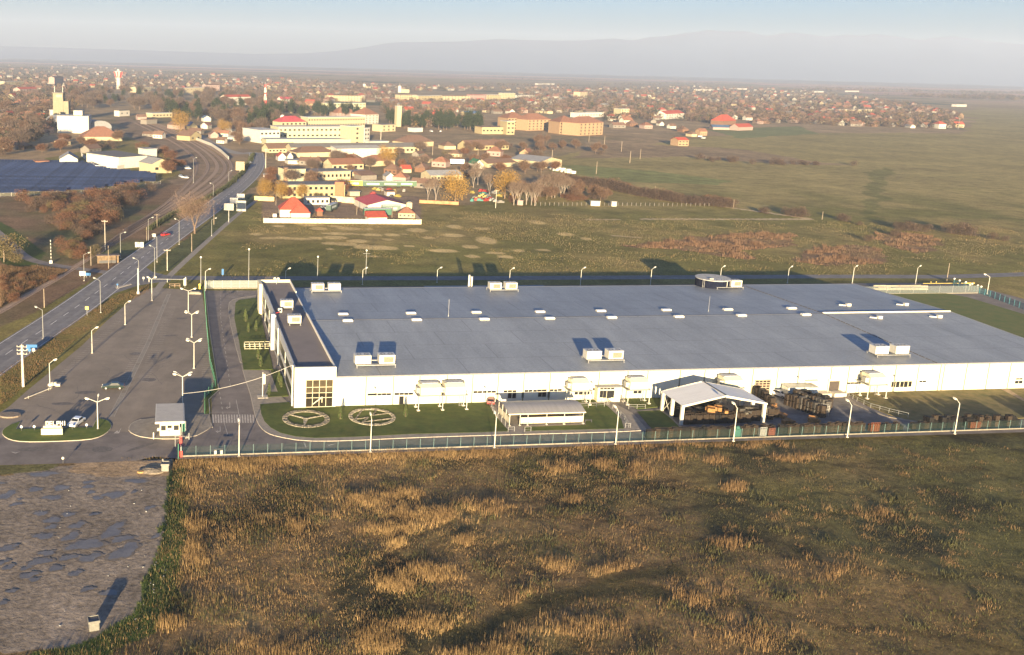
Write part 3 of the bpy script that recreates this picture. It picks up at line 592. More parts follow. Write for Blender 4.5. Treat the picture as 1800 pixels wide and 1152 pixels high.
def roof_stains(m):
    nt = m.node_tree; N = nt.nodes; L = nt.links; b = N['Principled BSDF']; src = b.inputs['Base Color'].links[0].from_socket
    tc = N.new('ShaderNodeTexCoord'); mp = N.new('ShaderNodeMapping'); mp.inputs['Scale'].default_value = (.35, .05, 1); L.new(tc.outputs['Object'], mp.inputs[0])
    no = N.new('ShaderNodeTexNoise'); no.inputs['Scale'].default_value = .6; no.inputs['Detail'].default_value = 8; no.inputs['Roughness'].default_value = .75; L.new(mp.outputs[0], no.inputs[0])
    n2 = N.new('ShaderNodeTexNoise'); n2.inputs['Scale'].default_value = 2.2; n2.inputs['Detail'].default_value = 6; L.new(tc.outputs['Object'], n2.inputs[0])
    r = N.new('ShaderNodeMapRange'); r.inputs[1].default_value = .35; r.inputs[2].default_value = .65; r.inputs[3].default_value = .86; r.inputs[4].default_value = 1.12; L.new(no.outputs[0], r.inputs[0])
    r2 = N.new('ShaderNodeMapRange'); r2.inputs[1].default_value = .3; r2.inputs[2].default_value = .7; r2.inputs[3].default_value = .86; r2.inputs[4].default_value = 1.10; L.new(n2.outputs[0], r2.inputs[0])
    # membrane seams every 6 m along u, lighter hairlines
    bk = N.new('ShaderNodeTexBrick'); bk.inputs['Scale'].default_value = 1; bk.inputs['Brick Width'].default_value = 19; bk.inputs['Row Height'].default_value = 9.7; bk.inputs['Mortar Size'].default_value = .11; bk.inputs['Color1'].default_value = bk.inputs['Color2'].default_value = (1, 1, 1, 1); bk.inputs['Mortar'].default_value = (.72, .70, .70, 1)
    L.new(tc.outputs['Object'], bk.inputs[0])
    a = N.new('ShaderNodeMath'); a.operation = 'MULTIPLY'; L.new(r.outputs[0], a.inputs[0]); L.new(r2.outputs[0], a.inputs[1])
    v = N.new('ShaderNodeVectorMath'); v.operation = 'SCALE'; L.new(src, v.inputs[0]); L.new(a.outputs[0], v.inputs['Scale'])
    v2 = N.new('ShaderNodeVectorMath'); v2.operation = 'MULTIPLY'; L.new(v.outputs[0], v2.inputs[0]); L.new(bk.outputs['Color'], v2.inputs[1]); L.new(v2.outputs[0], b.inputs['Base Color'])
roof_stains(ROOFM)
U0, U1, V0, V1, VR = 33.0, 209.5, 188.0, 266.3, 228.0; HW, HR = 6.6, 7.7; OU0 = 24.4; OH = 8.7
O = W(0, 0)
fac = thing('factory_hall', 'huge low white factory hall with a wide flat grey roof behind the front lawn', 'factory building', W(U0, V0), RZ)
def L_(u, v): return u-U0, v-V0                            # into the hall's own frame
LU, LV, LR = U1-U0, V1-V0, VR-V0
mb = MB(); mb.box(0, LU, 0, LV, 0, HW-.05); mb.build('wall', WALLW, fac)
mb = MB(); e = .12
a, b, c, d = (-.02, -e, HW), (LU+e, -e, HW), (LU+e, LR, HR), (-.02, LR, HR); mb.quad(a, b, c, d)
a2, b2 = (-.02, LV+e, HW), (LU+e, LV+e, HW); mb.quad(d, c, b2, a2)
mb.quad((a[0], a[1], HW-.04), (a2[0], a2[1], HW-.04), (b2[0], b2[1], HW-.04), (b[0], b[1], HW-.04))
mb.tri((LU+e, -e, HW), (LU+e, LV+e, HW), c); rf = mb.build('roof', ROOFM, fac)
mb = MB(); mb.box(-.02, LU+e+.02, -e-.06, -e-.003, HW-.32, HW+.03); mb.box(-.02, LU+e+.02, LV+e+.003, LV+e+.06, HW-.3, HW+.03); mb.build('roof_edge_trim', TRIM, fac)
mb = MB(); mb.bar((LU+e+.02, -e, HW+.02), (LU+e+.02, LR, HR+.02), .09); mb.bar((LU+e+.02, LR, HR+.02), (LU+e+.02, LV+e, HW+.02), .09); mb.build('roof_edge_trim', METAL, fac)
# ridge flashing, expansion joint, pale upstand of the right third
xd = 171.4-U0
mb = MB(); mb.box(0, xd, LR-.15, LR+.15, HR-.04, HR+.035); mb.build('ridge_joint', mat('roof joint', (.10, .10, .105), .2, 3, .8), fac)
mb = MB()
for k in range(40):
    v0 = LV*k/40; v1 = LV*(k+.82)/40
    for zz, (va, vb) in ((0, (v0, v1)),):
        za = HW+(HR-HW)*(va/LR if va < LR else (LV-va)/(LV-LR)); zb = HW+(HR-HW)*(vb/LR if vb < LR else (LV-vb)/(LV-LR)); mb.bar((xd, va, za+.05), (xd, vb, zb+.05), .11)
mb.build('expansion_joint', mat('joint rubber', (.09, .085, .085), .2, 3, .8), fac)
mb = MB(); mb.box(xd, LU+.05, LR+.2, LR+.55, HR-.1, HR+.33); mb.build('roof_upstand', WHITE, fac)
# pilaster joints along the front
BX = [(643, 690), (691, 690), (737, 688), (785, 686), (830, 686), (875, 684), (920, 682), (966, 680), (1052, 678), (1102, 676), (1137, 676), (1194, 674), (1237, 674), (1280, 672), (1322, 672), (1365, 672), (1402, 670), (1459, 670), (1490, 668), (1531, 668), (1572, 668), (1612, 666), (1651, 664), (1657.5, 664), (1697, 662), (1736, 660), (1774, 660)]
JNT = mat('wall joint', (.20, .19, .13), .08, 2, .6)
for (px, py) in BX:
    u = plane_v(px, py, V0)[0]-U0
    mb = MB(); mb.box(u-.14, u+.14, -.06, .02, 0, HW-.33); mb.build('wall_joint', JNT, fac)
for u in (168, 174): pass
def wrect(rects, ox, oy, s, name, m, parent, v=V0, uo=U0, pr=.06, frame=None):
    for r in rects:
        if r[3]-r[1] < 12: r = (r[0]-1, r[1]-2.2, r[2]+1, r[3]+2.2)
        x0, y0, x1, y1 = [r[0]/s+ox, r[1]/s+oy, r[2]/s+ox, r[3]/s+oy]
        u0, z1 = plane_v(x0, y0, v); u1, z0 = plane_v(x1, y1, v); vv = v-V0
        if frame:
            mb = MB(); t = .08; f_ = pr+.03
            for q in ((u0-t, u1+t, z1, z1+t), (u0-t, u1+t, z0-t, z0), (u0-t, u0, z0, z1), (u1, u1+t, z0, z1)): mb.box(q[0]-uo, q[1]-uo, vv-f_, vv+.05, q[2], q[3])
            fr = mb.build('window_frame', frame, parent); mb = MB(); mb.box(u0-uo, u1-uo, vv-pr, vv+.05, z0, z1); mb.build('pane', m, fr)
        else:
            mb = MB(); mb.box(u0-uo, u1-uo, vv-pr, vv+.05, z0, z1); mb.build(name, m, parent)
C4 = (400, 540, 4)
wrect([(985,610,1015,620),(1018,609,1048,619),(1055,609,1080,619),(1085,608,1115,618),(1120,608,1148,618),(1175,606,1205,616),(1210,605,1238,615),(1243,605,1270,615),(1275,604,1303,614),(1730,594,1755,602),(1760,594,1785,602)], *C4, 'window', GLASS, fac)
wrect([(1207,627,1237,682)], *C4, 'door', GLASS, fac)
C5 = (800, 560, 4)
wrect([(130,513,155,522),(163,513,188,522),(196,512,220,521),(228,511,252,520),(258,511,285,520),(343,508,365,517),(372,507,398,516),(405,507,428,516),(490,505,512,514),(519,504,542,513),(550,504,572,513),(578,502,605,511),(610,501,642,510),(668,500,690,509),(697,500,716,509),(724,498,748,507),(970,492,992,501)], *C5, 'window', GLASS, fac)
wrect([(371,524,395,560),(403,524,426,560),(584,519,607,550),(612,518,638,550),(841,503,862,535),(871,502,896,535),(906,502,928,535),(933,501,946,534),(949,501,960,534)], *C5, 'window', GLASS, fac, frame=WHITE)
wrect([(652,515,664,556),(469,520,482,556)], *C5, 'door', DMET, fac)
wrect([(1255,495,1280,527),(1287,494,1310,526)], *C5, 'window', GLASS, fac, frame=WHITE)
E4 = (1150, 560, 4)
wrect([(902,462,924,469),(930,461,954,468),(1356,452,1376,459),(1382,451,1402,458),(1408,451,1424,458),(1430,450,1450,457),(1456,450,1476,457)], *E4, 'window', GLASS, fac)
wrect([(403,547,438,602),(452,545,484,605),(492,545,524,602),(536,543,571,603),(578,543,608,599)], 1500, 580, 6, 'window', GLASS, fac, frame=CREAM)
wrect([(697,539,724,550),(734,538,765,549),(1716,513,1743,523),(1752,512,1781,522)], 1500, 580, 6, 'window', GLASS, fac)
wrect([(1709,540,1733,563),(1750,539,1776,562)], 1500, 580, 6, 'window', GLASS, fac, frame=DMET)
# gridded garage window, shutter, loading door
u0, z1 = plane_v(1150+712/4, 560+435/4, V0); u1, z0 = plane_v(1150+806/4, 560+516/4, V0)
mb = MB(); mb.box(u0-U0-.15, u1-U0+.15, -.08, .02, z0-.1, z1+.15); gd = mb.build('sectional_door', mat('door brown', (.28, .21, .15), .08, 2, .6), fac)
for i in range(4):
    for j in range(5):
        a = u0-U0+(u1-u0)*(i+.12)/4; b = u0-U0+(u1-u0)*(i+.88)/4; c = z0+(z1-z0)*(j+.2)/5; d = z0+(z1-z0)*(j+.8)/5
        mb = MB(); mb.box(a, b, -.12, -.05, c, d); mb.build('pane', GLASS, gd)
u0, z1 = plane_v(1150+1060/4, 560+436/4, V0); u1, z0 = plane_v(1150+1130/4, 560+522/4, V0)
mb = MB(); mb.box(u0-U0, u1-U0, -.10, .02, 0, z1); sh = mb.build('shutter_door', CREAM, fac)
mb = MB(); mb.box(u0-U0-.1, u1-U0+.1, -.6, .02, z1+.05, z1+.2); mb.build('door_hood', TRIM, fac)
for k in range(3): mb = MB(); a = u0-U0+(u1-u0)*(k+.15)/3; mb.box(a, a+.5, -.14, -.05, 1.9, 2.25); mb.build('pane', GLASS, sh)
u0, z1 = plane_v(1150+1227/4, 560+438/4, V0); u1, z0 = plane_v(1150+1288/4, 560+520/4, V0)
mb = MB(); mb.box(u0-U0-.25, u1-U0+.25, -.35, .02, z1, z1+.5); mb.box(u0-U0-.25, u0-U0, -.35, .02, 0, z1); mb.box(u1-U0, u1-U0+.25, -.35, .02, 0, z1); mb.build('dock_surround', CREAM, fac)
mb = MB(); mb.box(u0-U0, u1-U0, -.12, .02, .3, z1); mb.build('loading_door', mat('dark door', (.05, .04, .035), .1, 2, .7), fac)
# entrance annex
au0 = plane_v(800+1005/4, 680, V0-1.6)[0]; au1 = plane_v(800+1168/4, 680, V0-1.6)[0]
mb = MB(); mb.box(au0-U0, au1-U0, -1.6, .02, 0, 3.3); an = mb.build('entrance_annex', CREAM, fac)
mb = MB(); mb.box(au0-U0-.15, au1-U0+.15, -1.8, -.002, 3.31, 3.5); mb.build('annex_roof', TRIM, an)
def arect(rects, nm, m):
    for r in rects:
        x0, y0, x1, y1 = 800+r[0]/4, 560+r[1]/4, 800+r[2]/4, 560+r[3]/4; a, zt = plane_v(x0, y0, V0-1.6); b, zb = plane_v(x1, y1, V0-1.6)
        mb = MB(); mb.box(a-U0, b-U0, -1.66, -1.55, max(.03, zb), zt); mb.build(nm, m, an)
arect([(1020,490,1042,499),(1047,489,1066,498),(1070,489,1090,498),(1096,488,1118,497)], 'transom', GLASS)
arect([(1019,508,1037,556),(1043,508,1061,558),(1069,508,1080,560),(1083,508,1094,560),(1098,508,1115,556)], 'glass_door', GLASS)
# lightning rods and roof vents
rod = MB(); rod.bar((0, 0, 0), (0, 0, 3.6), .035); rod.bar((0, 0, 0), (0, 0, .5), .08)
def at_roof(px, py):
    z = 7.2
    for _ in range(4): p = G(px, py, z); u, v = UV(p); z = HW+(HR-HW)*((v-V0)/LR if v < VR else (V1-v)/(V1-VR))
    return p
def rodt(px, py, h, i):
    o = rod.build('lightning_rod', METAL); o.location = at_roof(px, py); o.scale = (1, 1, h/3.6)
    return tag(o, ['thin red lightning rod on the grey roof behind the left skylights', 'thin grey lightning rod on the roof ridge behind the round tank side'][i], 'lightning rod')
rodt(788, 557, 4.6, 0); rodt(1245, 548, 4.2, 1)
SKY_L = ['low pale skylight box on the far slope of the grey roof', 'low pale skylight box on the near slope of the grey roof']
def skylight():
    t = thing('skylight', SKY_L[0], 'skylight'); b = MB(); b.box(-1.25, 1.25, -.55, .55, -.15, .32); b.build('curb', WHITE, t)
    b = MB(); b.prism([(-1.15, -.5), (1.15, -.5), (1.15, .5), (-1.15, .5)], .32, .44); b.build('dome', mat('skylight dome', (.62, .60, .54), .05, 2, .3), t); return Proto(t)
skp = skylight(); NTH = ['leftmost', 'second', 'third', 'fourth', 'fifth', 'sixth', 'seventh', 'eighth']
for i, (px, py) in enumerate([(603,553),(722,551.5),(837,550),(949,549),(1056,547.5),(1171,546),(1279,545),(1391,543)]):
    p = at_roof(px, py); p.z -= .02; skp.put(p, RZ, 'low pale skylight, %s from the left in the row behind the roof ridge' % NTH[i], 'skylights along the roof ridge')
for i, (px, py) in enumerate([(611,564.5),(732,563),(851,562),(966,560.5),(1075,559),(1193,557.5),(1303,555.5),(1416,554)]):
    p = at_roof(px, py); p.z -= .02; skp.put(p, RZ, 'low pale skylight, %s from the left in the row in front of the roof ridge' % NTH[i], 'skylights along the roof ridge')
def vent():
    t = thing('roof_vent', '', 'roof vent'); b = MB(); b.box(-.6, .6, -.4, .4, -.1, .7); b.build('vent_box', WHITE, t)
    b = MB(); b.bar((-.7, .1, .1), (-2.2, .9, .1), .25); b.build('duct', METAL, t); return Proto(t)
vp = vent()
for px, py, l in ((1491, 538, 'small white roof vent with duct, back left of the four right of the joint'), (1592, 537, 'small white roof vent with duct, back right behind the white upstand'), (1546, 560, 'small white roof vent with duct, front left below the white upstand'), (1651, 558.5, 'small white roof vent with duct, front right near the roof edge')):
    p = at_roof(px, py); vp.put(p, RZ, l, 'roof vents right of the expansion joint')
# rooftop air handlers: white box, louvre, fan ring
LOUV = mat('louvre', (.09, .075, .045), .1, 6, .6)
def ahu(lo):
    t = thing('air_handler', '', 'air handler'); b = MB(); b.box(-1.7, 1.7, -1.1, 1.1, 0, 1.75); b.build('casing', WHITE, t)
    b = MB(); b.box(-1.75, 1.75, -1.15, 1.15, 1.76, 1.84); b.box(-1.72, -1.68, -1.12, -1.08, 0, 1.75); b.build('lid', mat('lid grey', (.42, .42, .40), .05, 2, .5), t)
    b = MB()
    if lo: b.box(-.75, 1.35, -1.13, -1.08, .25, 1.45); 
    else: b.box(.9, 1.5, -1.13, -1.09, .6, 1.3)
    lv = b.build('louvre', LOUV if lo else mat('fan grille', (.5, .46, .36), .1, 3, .6), t)
    b = MB()
    for k in range(7): b.box(-.75 if lo else .9, 1.35 if lo else 1.5, -1.16, -1.13, .28+k*.17, .31+k*.17)
    b.build('slats', WHITE, lv)
    b = MB()
    for x in (-.8, .8):
        b = MB()
        for k in range(10): a = k*.628; b.bar((x+math.cos(a)*.5, math.sin(a)*.5, 1.86), (x+math.cos(a+.628)*.5, math.sin(a+.628)*.5, 1.86), .05)
        b.build('fan_ring', DMET, t)
    return t
AH = {1: Proto(ahu(True)), 0: Proto(ahu(False))}
def frame_(w_, d):
    t = thing('steel_platform', '', 'platform'); b = MB()
    for y in (-d/2, d/2): b.box(-w_/2, w_/2, y-.08, y+.08, .45, .62)
    for k in range(6): x = -w_/2+.1+k*(w_-.2)/5; b.box(x-.06, x+.06, -d/2, d/2, .46, .6)
    b.build('deck_frame', METAL, t)
    for x in (-w_/2+.15, w_/2-.15):
        for y in (-d/2, d/2): b = MB(); b.bar((x, y, 0), (x, y, .5), .09); b.bar((x, y, 0), (x, y, .06), .25); b.build('leg', METAL, t)
    return t
AHP = [ # front edge middle of platform, width, units (dx, louvre), where
 ((574,515),8.6,[(-2.35,1),(2.35,0)],'at the back left factory roof corner'),
 ((886,513),8.6,[(-2.35,1),(2.35,1)],'at the rear roof edge, middle'),
 ((1283,508.5),8.6,[(-2.35,1),(2.35,1)],'beside the round tank'),
 ((661,646),8.6,[(-2.7,0),(2.5,1)],'near the front left of the factory roof'),
 ((1065,637.5),8.6,[(-2.6,0),(2.5,1)],'near the front middle of the factory roof'),
 ((1570,628),8.6,[(-2.6,0),(2.6,0)],'near the front right of the factory roof')]
for (q, wd, us, wh) in AHP:
    p = at_roof(*q); u, v = UV(p); v += 1.6; p = W(u, v, p.z)
    f_ = frame_(wd, 3.4); f_.location = p; f_.rotation_euler.z = RZ; f_['label'] = 'low steel platform under the two air handlers '+wh; f_['group'] = 'platforms under the roof air handlers'
    for (dx, lo) in us:
        AH[lo].put(W(u+dx, v, p.z+.62), RZ, ('left' if dx < 0 else 'right')+' white air handler '+wh, 'air handlers on the factory roof')
# ---------------------------------------------------------------- office block
off = thing('office_block', 'narrow two storey office block at the left factory end, grey side and white front', 'office building', W(OU0, V0), RZ)
OW = U0-OU0-.06; OL = 80.5
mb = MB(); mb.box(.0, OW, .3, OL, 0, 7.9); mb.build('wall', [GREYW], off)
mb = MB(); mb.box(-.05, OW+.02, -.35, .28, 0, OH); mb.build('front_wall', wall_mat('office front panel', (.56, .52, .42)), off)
mb = MB(); mb.box(.25, OW-.25, .3, OL-.25, 7.9, 7.96); mb.build('roof', ROOFO, off)
# parapet: west side with a lower dip, east side, back
mb = MB()
def par(x0, x1, y0, y1, z): mb.box(x0, x1, y0, y1, 7.9, z)
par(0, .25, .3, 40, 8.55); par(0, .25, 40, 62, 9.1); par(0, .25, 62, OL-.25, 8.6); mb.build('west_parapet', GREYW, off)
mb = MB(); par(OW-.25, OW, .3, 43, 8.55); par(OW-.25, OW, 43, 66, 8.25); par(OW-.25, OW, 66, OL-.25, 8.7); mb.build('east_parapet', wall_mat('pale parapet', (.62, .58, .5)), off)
mb = MB(); par(0, OW, OL-.25, OL, 8.75); mb.build('back_parapet', CREAM, off)
mb = MB(); mb.box(-.8, -.01, OL-5.5, OL, 0, 8.75); mb.build('stair_bay', CREAM, off)
# big gridded corner window with stair
u0, z1 = plane_v(538, 668.2, V0-.35); u1, z0 = plane_v(584, 714.5, V0-.35); u0 -= OU0; u1 -= OU0; z0 = max(.15, z0)
mb = MB(); mb.box(u0, u1, -.40, -.3, z0, z1); gw = mb.build('corner_window', mat('tinted glass', (.010, .008, .005), .3, .5, .3, spec=.4), off)
MB().box(u0+.05, u1-.05, -.404, -.401, z0+(z1-z0)*.54, z1-.05).build('blinds', mat('blinds', (.040, .029, .014), .3, .8, .7), gw)
mb = MB()
for i in range(5): x = u0+(u1-u0)*i/4; mb.box(x-.045, x+.045, -.46, -.405, z0, z1)
for z in (z0, z0+(z1-z0)*.34, z0+(z1-z0)*.52, z0+(z1-z0)*.73, z1): mb.box(u0, u1, -.47, -.403, z-.045, z+.045)
mb.build('mullions', CREAM, gw)
mb = MB(); mb.bar((u0+1.5, -.42, z0+.6), (u0+3.3, -.42, z0+2.0), .12); mb.bar((u0+3.4, -.42, z0+.9), (u0+3.4, -.42, z0+2.2), .09); mb.build('stair_rail', CREAM, gw)
# long window bands on the west side, two storeys, four bays each
for st, (za, zb) in enumerate(((.9, 3.0), (4.4, 6.6))):
    for k, (ya, yb) in enumerate(((4, 15), (17, 28), (30, 38.5), (44, 52), (54, 63), (65, 74))):
        mb = MB(); mb.box(-.10, .02, ya-.15, yb+.15, za-.12, zb+.12); fr = mb.build('window_frame', WHITE, off)
        n = int((yb-ya)/1.4)
        mb = MB()
        for j in range(n):
            a = ya+(yb-ya)*(j+.08)/n; b = ya+(yb-ya)*(j+.92)/n; mb.box(-.13, -.09, a, b, za, zb)
        mb.build('pane', GLASS, fr)
for y in (.8, 29, 42.5): mb = MB(); mb.bar((-.35, y, 0), (-.35, y, 8.9), .16, n=8); mb.build('white_column', WHITE, off)
mb = MB(); mb.box(-.9, -.02, 40.5, 42, 0, 9.2); mb.build('entrance_tower', GREYW, off)
mb = MB(); mb.bar((-.5, 41.5, 9.0), (1.4, 43.4, 8.95), .12); mb.build('roof_rail', RED, off)
# office rooftop units and dish
for (q, l) in (((505, 544.5), 'white air handler on the office roof, the farther of the two'), ((518.5, 572), 'white air handler on the office roof, the nearer of the two')):
    p = G(*q, 7.96); u, v = UV(p); v += 1.
    f_ = frame_(2.9, 2.4); f_.location = W(u, v, 7.96); f_.rotation_euler.z = RZ; f_['label'] = 'small steel platform under the '+('farther' if 'farther' in l else 'nearer')+' office roof air handler'; f_['group'] = 'platforms under the office air handlers'
    AH[1].put(W(u-.1, v, 8.58), RZ, l, 'air handlers on the office roof', .93)
t = thing('camera_mast', 'short white roof mast with twin floodlights at the office back parapet', 'mast', G(486, 500, 7.96)); MB().bar((0, 0, 0), (0, 0, 1.7), .07).build('mast', METAL, t)
for s in (-1, 1): MB().box(s*.5-.3, s*.5+.3, -.2, .2, 1.5, 1.95).build('floodlight', WHITE, t)
t = thing('roof_unit', 'small white condenser standing on the office roof beside the parapet', 'condenser', G(492, 549.5, 7.96), RZ); MB().box(-.5, .5, -.35, .35, .1, 1.1).build('casing', WHITE, t); MB().box(-.2, .3, -.38, -.34, .3, .9).build('grille', DMET, t); MB().box(-.5, .5, -.3, .3, 0, .1).build('feet', DMET, t)
# rear tank and exhaust pipes
p = G(1224, 487, 9.2); q = G(1283, 489, 9.2); c = (p+q)/2; r = (q-p).length/2
t = thing('round_tank', 'big round dark blue tank with a pale grey lid behind the factory', 'tank', (c.x, c.y, 0)); MB().cone((0, 0, 0), [(r, 0), (r, 9.0)], 40).build('tank_wall', mat('tank blue', (.008, .010, .022), .1, 1, .9, spec=.02), t)
MB().cone((0, 0, 0), [(r+.12, 9.0), (r+.12, 9.2)], 40).build('lid', mat('tank lid', (.32, .31, .29), .12, 1, .7), t); MB().box(-2.2, -1, -r*.6, -r*.6+1, 9.2, 9.55).build('hatch', METAL, t)
mb = MB()
for k in range(5): mb.bar((-r*.85, -r*.6-.3, 1.8*k), (-r*.85+.5, -r*.6-.3, 1.8*k), .04)
mb.bar((-r*.85, -r*.6-.3, 0), (-r*.85, -r*.6-.3, 9.4), .05); mb.bar((-r*.85+.5, -r*.6-.3, 0), (-r*.85+.5, -r*.6-.3, 9.4), .05); mb.build('ladder', METAL, t)
for k, (px, yt) in enumerate(((813, 480), (817.5, 483))):
    t = thing('exhaust_pipe', ('left taller' if k == 0 else 'right shorter')+' of two thin white exhaust pipes behind the factory roof', 'exhaust pipe', W(guv(px, 497, 6)[0], V1+2.2, 0), 0, 'exhaust pipes behind the roof')
    h = 9.6-k*.5; MB().bar((0, 0, 0), (0, 0, h), .28, n=10).build('pipe', WHITE, t); MB().bar((0, 0, h), (0, 0, h+.25), .36, n=10).build('cap', METAL, t)
t = thing('rear_annex', 'long low rear annex with a dark blue grey roof behind the hall', 'annex', W(74, V1+.3), RZ); MB().box(0, 37, 0, 7.5, 0, 4.9).build('wall', GREYW, t); MB().box(-.2, 37.2, .02, 7.7, 4.91, 5.2).build('roof', TRIM, t); MB().box(20, 24, 3, 4.4, 5.2, 5.55).build('skylight', METAL, t)
# ---------------------------------------------------------------- air handling plants on legs along the front
def plant(uc, vf, vb, us, nb, label):
    """deck on legs from vf (front) to vb (wall)"""
    t = thing('ventilation_plant', label, 'ventilation plant', W(uc, vf), RZ, 'ventilation plants on legs along the front wall')
    wd = us; D = vb-vf; zt = 3.15
    mb = MB(); mb.box(-wd/2-.15, wd/2+.15, -.1, D, zt, zt+.16)
    mb.build('deck', METAL, t)
    xs = [-wd/2+.1+(wd-.2)*k/nb for k in range(nb+1)]
    for x in xs:
        for y in (0, D*.55):
            l = MB(); l.bar((x, y, .35), (x, y, zt), .09); o = l.build('leg', WHITE, t); MB().box(x-.3, x+.3, y-.3, y+.3, 0, .35).build('footing', CONC, o)
    mb = MB(); mb.bar((xs[-1]-.5, D*.5, 0), (xs[-1]-.5, D*.5, zt), .04); mb.bar((xs[-1]-1, D*.5, 0), (xs[-1]-1, D*.5, zt), .04)
    for k in range(9): mb.bar((xs[-1]-1, D*.5, .3+k*.33), (xs[-1]-.5, D*.5, .3+k*.33), .03)
    mb.build('ladder', METAL, t)
    for j in range(nb):
        a = -wd/2+(wd)*j/nb; b = a+wd/nb-.35; z0 = zt+.17
        mb = MB(); prof = [(0.25, 0), (D*.75, 0), (D*.75, 2.15), (1.25, 2.15), (.25, 1.65)]     # chamfered box
        i0 = len(mb.v); n = len(prof)
        for x in (a+.5, b): mb.v += [(x, y, z0+z) for y, z in prof]
        for k in range(n): mb.f.append((i0+k, i0+n+k, i0+n+(k+1) % n, i0+(k+1) % n)); mb.m.append(0)
        mb.f.append(tuple(i0+n-1-k for k in range(n))[::-1]); mb.m.append(0); mb.f.append(tuple(i0+n+k for k in range(n))); mb.m.append(0)
        cs = mb.build('casing', CREAM, t)
        mb = MB(); mb.box(a+1.0, b-.4, 1.4, D*.75-.1, z0+2.16, z0+2.3); mb.build('lid', mat('plant lid', (.30, .31, .33), .1, 2, .5), cs)
        mb = MB(); mb.prism([(a-.2, .9), (a+.48, .6), (a+.48, 2.2), (a-.2, 1.9)], z0+.35, z0+1.45); mb.build('intake_hood', METAL, cs)
        mb = MB(); mb.box(a+.9, b-.5, D*.75+.02, D-.02, z0+.5, z0+1.7); mb.build('duct', CREAM, cs)
        mb = MB(); mb.bar((a+.1, .02, z0), (a+.1, .02, z0+1), .03); mb.bar((a+.1, .02, z0+1), (a+.1, 2.5, z0+1), .03); mb.bar((a+.1, 2.5, z0), (a+.1, 2.5, z0+1), .03); mb.build('guard_rail', METAL, cs)
    return t
def plant_px(xl, xr, yb, nb, label):
    a, va = guv(xl, yb); b, vb = guv(xr, yb-.8); plant((a+b)/2, (va+vb)/2, V0, b-a+.3, nb, label)
plant_px(735, 820, 722.6, 2, 'double white ventilation plant on legs on the lawn left of the shelter')
plant_px(1001, 1036, 714, 1, 'white ventilation plant on legs left of the entrance doors')
plant_px(1103, 1140, 712, 1, 'white ventilation plant on legs right of the entrance doors')
plant_px(1268, 1305, 708.5, 1, 'white ventilation plant on legs behind the big white canopy')
plant_px(1524, 1556, 702.4, 1, 'white ventilation plant on legs right of the loading door')
# ---------------------------------------------------------------- smoking shelter with grey arched roof
su0, sv0 = guv(895, 749.5); su1, _v = guv(1026, 747.2); sw = su1-su0; sdp = 6.6; sh_ = 2.55
t = thing('staff_shelter', 'open shelter with a long arched grey sheet roof and cream panels on the lawn', 'shelter', W(su0, sv0), RZ)
mb = MB(); N_ = 10
for k in range(N_):
    f0, f1 = k/N_, (k+1)/N_; ya, yb = -.35+(sdp+.7)*f0, -.35+(sdp+.7)*f1; za, zb = sh_+.15+.75*math.sin(math.pi*f0), sh_+.15+.75*math.sin(math.pi*f1)
    mb.quad((-.4, ya, za), (sw+.3, ya, za), (sw+.3, yb, zb), (-.4, yb, zb)); mb.quad((-.4, ya, za-.07), (-.4, yb, zb-.07), (sw+.3, yb, zb-.07), (sw+.3, ya, za-.07))
mb.quad((-.4, -.35, sh_+.08), (sw+.3, -.35, sh_+.08), (sw+.3, -.35, sh_+.15), (-.4, -.35, sh_+.15)); mb.build('roof', mat('corrugated grey', (.20, .195, .20), .06, .4, .5, stretch=(6, .3, 1)), t)
mb = MB(); mb.box(-.42, sw+.32, -.40, -.352, sh_-.05, sh_+.16); mb.build('gutter', CREAM, t)
for x in (0, sw*.14, sw*.245, sw*.5, sw*.74, sw):
    mb = MB(); mb.bar((x, 0, .25), (x, 0, sh_+.1), .07); o = mb.build('post', WHITE, t); MB().box(x-.22, x+.22, -.22, .22, 0, .25).build('footing', CONC, o)
for x in (0, sw*.5, sw): mb = MB(); mb.bar((x, sdp, 0), (x, sdp, sh_+.1), .07); mb.build('post', WHITE, t)
for y in (sdp*.33, sdp*.66): mb = MB(); mb.bar((0, y, 0), (0, y, sh_+.5), .07); mb.build('post', WHITE, t)
MB().box(sw*.15, sw-.05, -.03, .03, .45, 1.75).build('front_panel', mat('panel cream', (.48, .44, .33), .04, 2, .6), t)
MB().box(-.03, .03, .1, sdp, .45, 1.75).build('side_panel', mat('panel cream', (.48, .44, .33)), t)
MB().box(sw*.15, sw-.05, sdp-.03, sdp+.03, .45, 1.75).build('back_panel', mat('panel cream', (.48, .44, .33)), t)
for k in range(7):
    o = MB().box(-.75, .75, -.2, .2, .42, .48).box(-.7, -.6, -.18, .18, 0, .42).box(.6, .7, -.18, .18, 0, .42).build('bench', DMET); u = su0+3+k*2.3; o.location = W(u, sv0+.6+(k % 2)*4.6, .16); o.rotation_euler.z = RZ
    tag(o, 'dark bench under the arched grey shelter roof', 'bench', 'benches in the staff shelter')
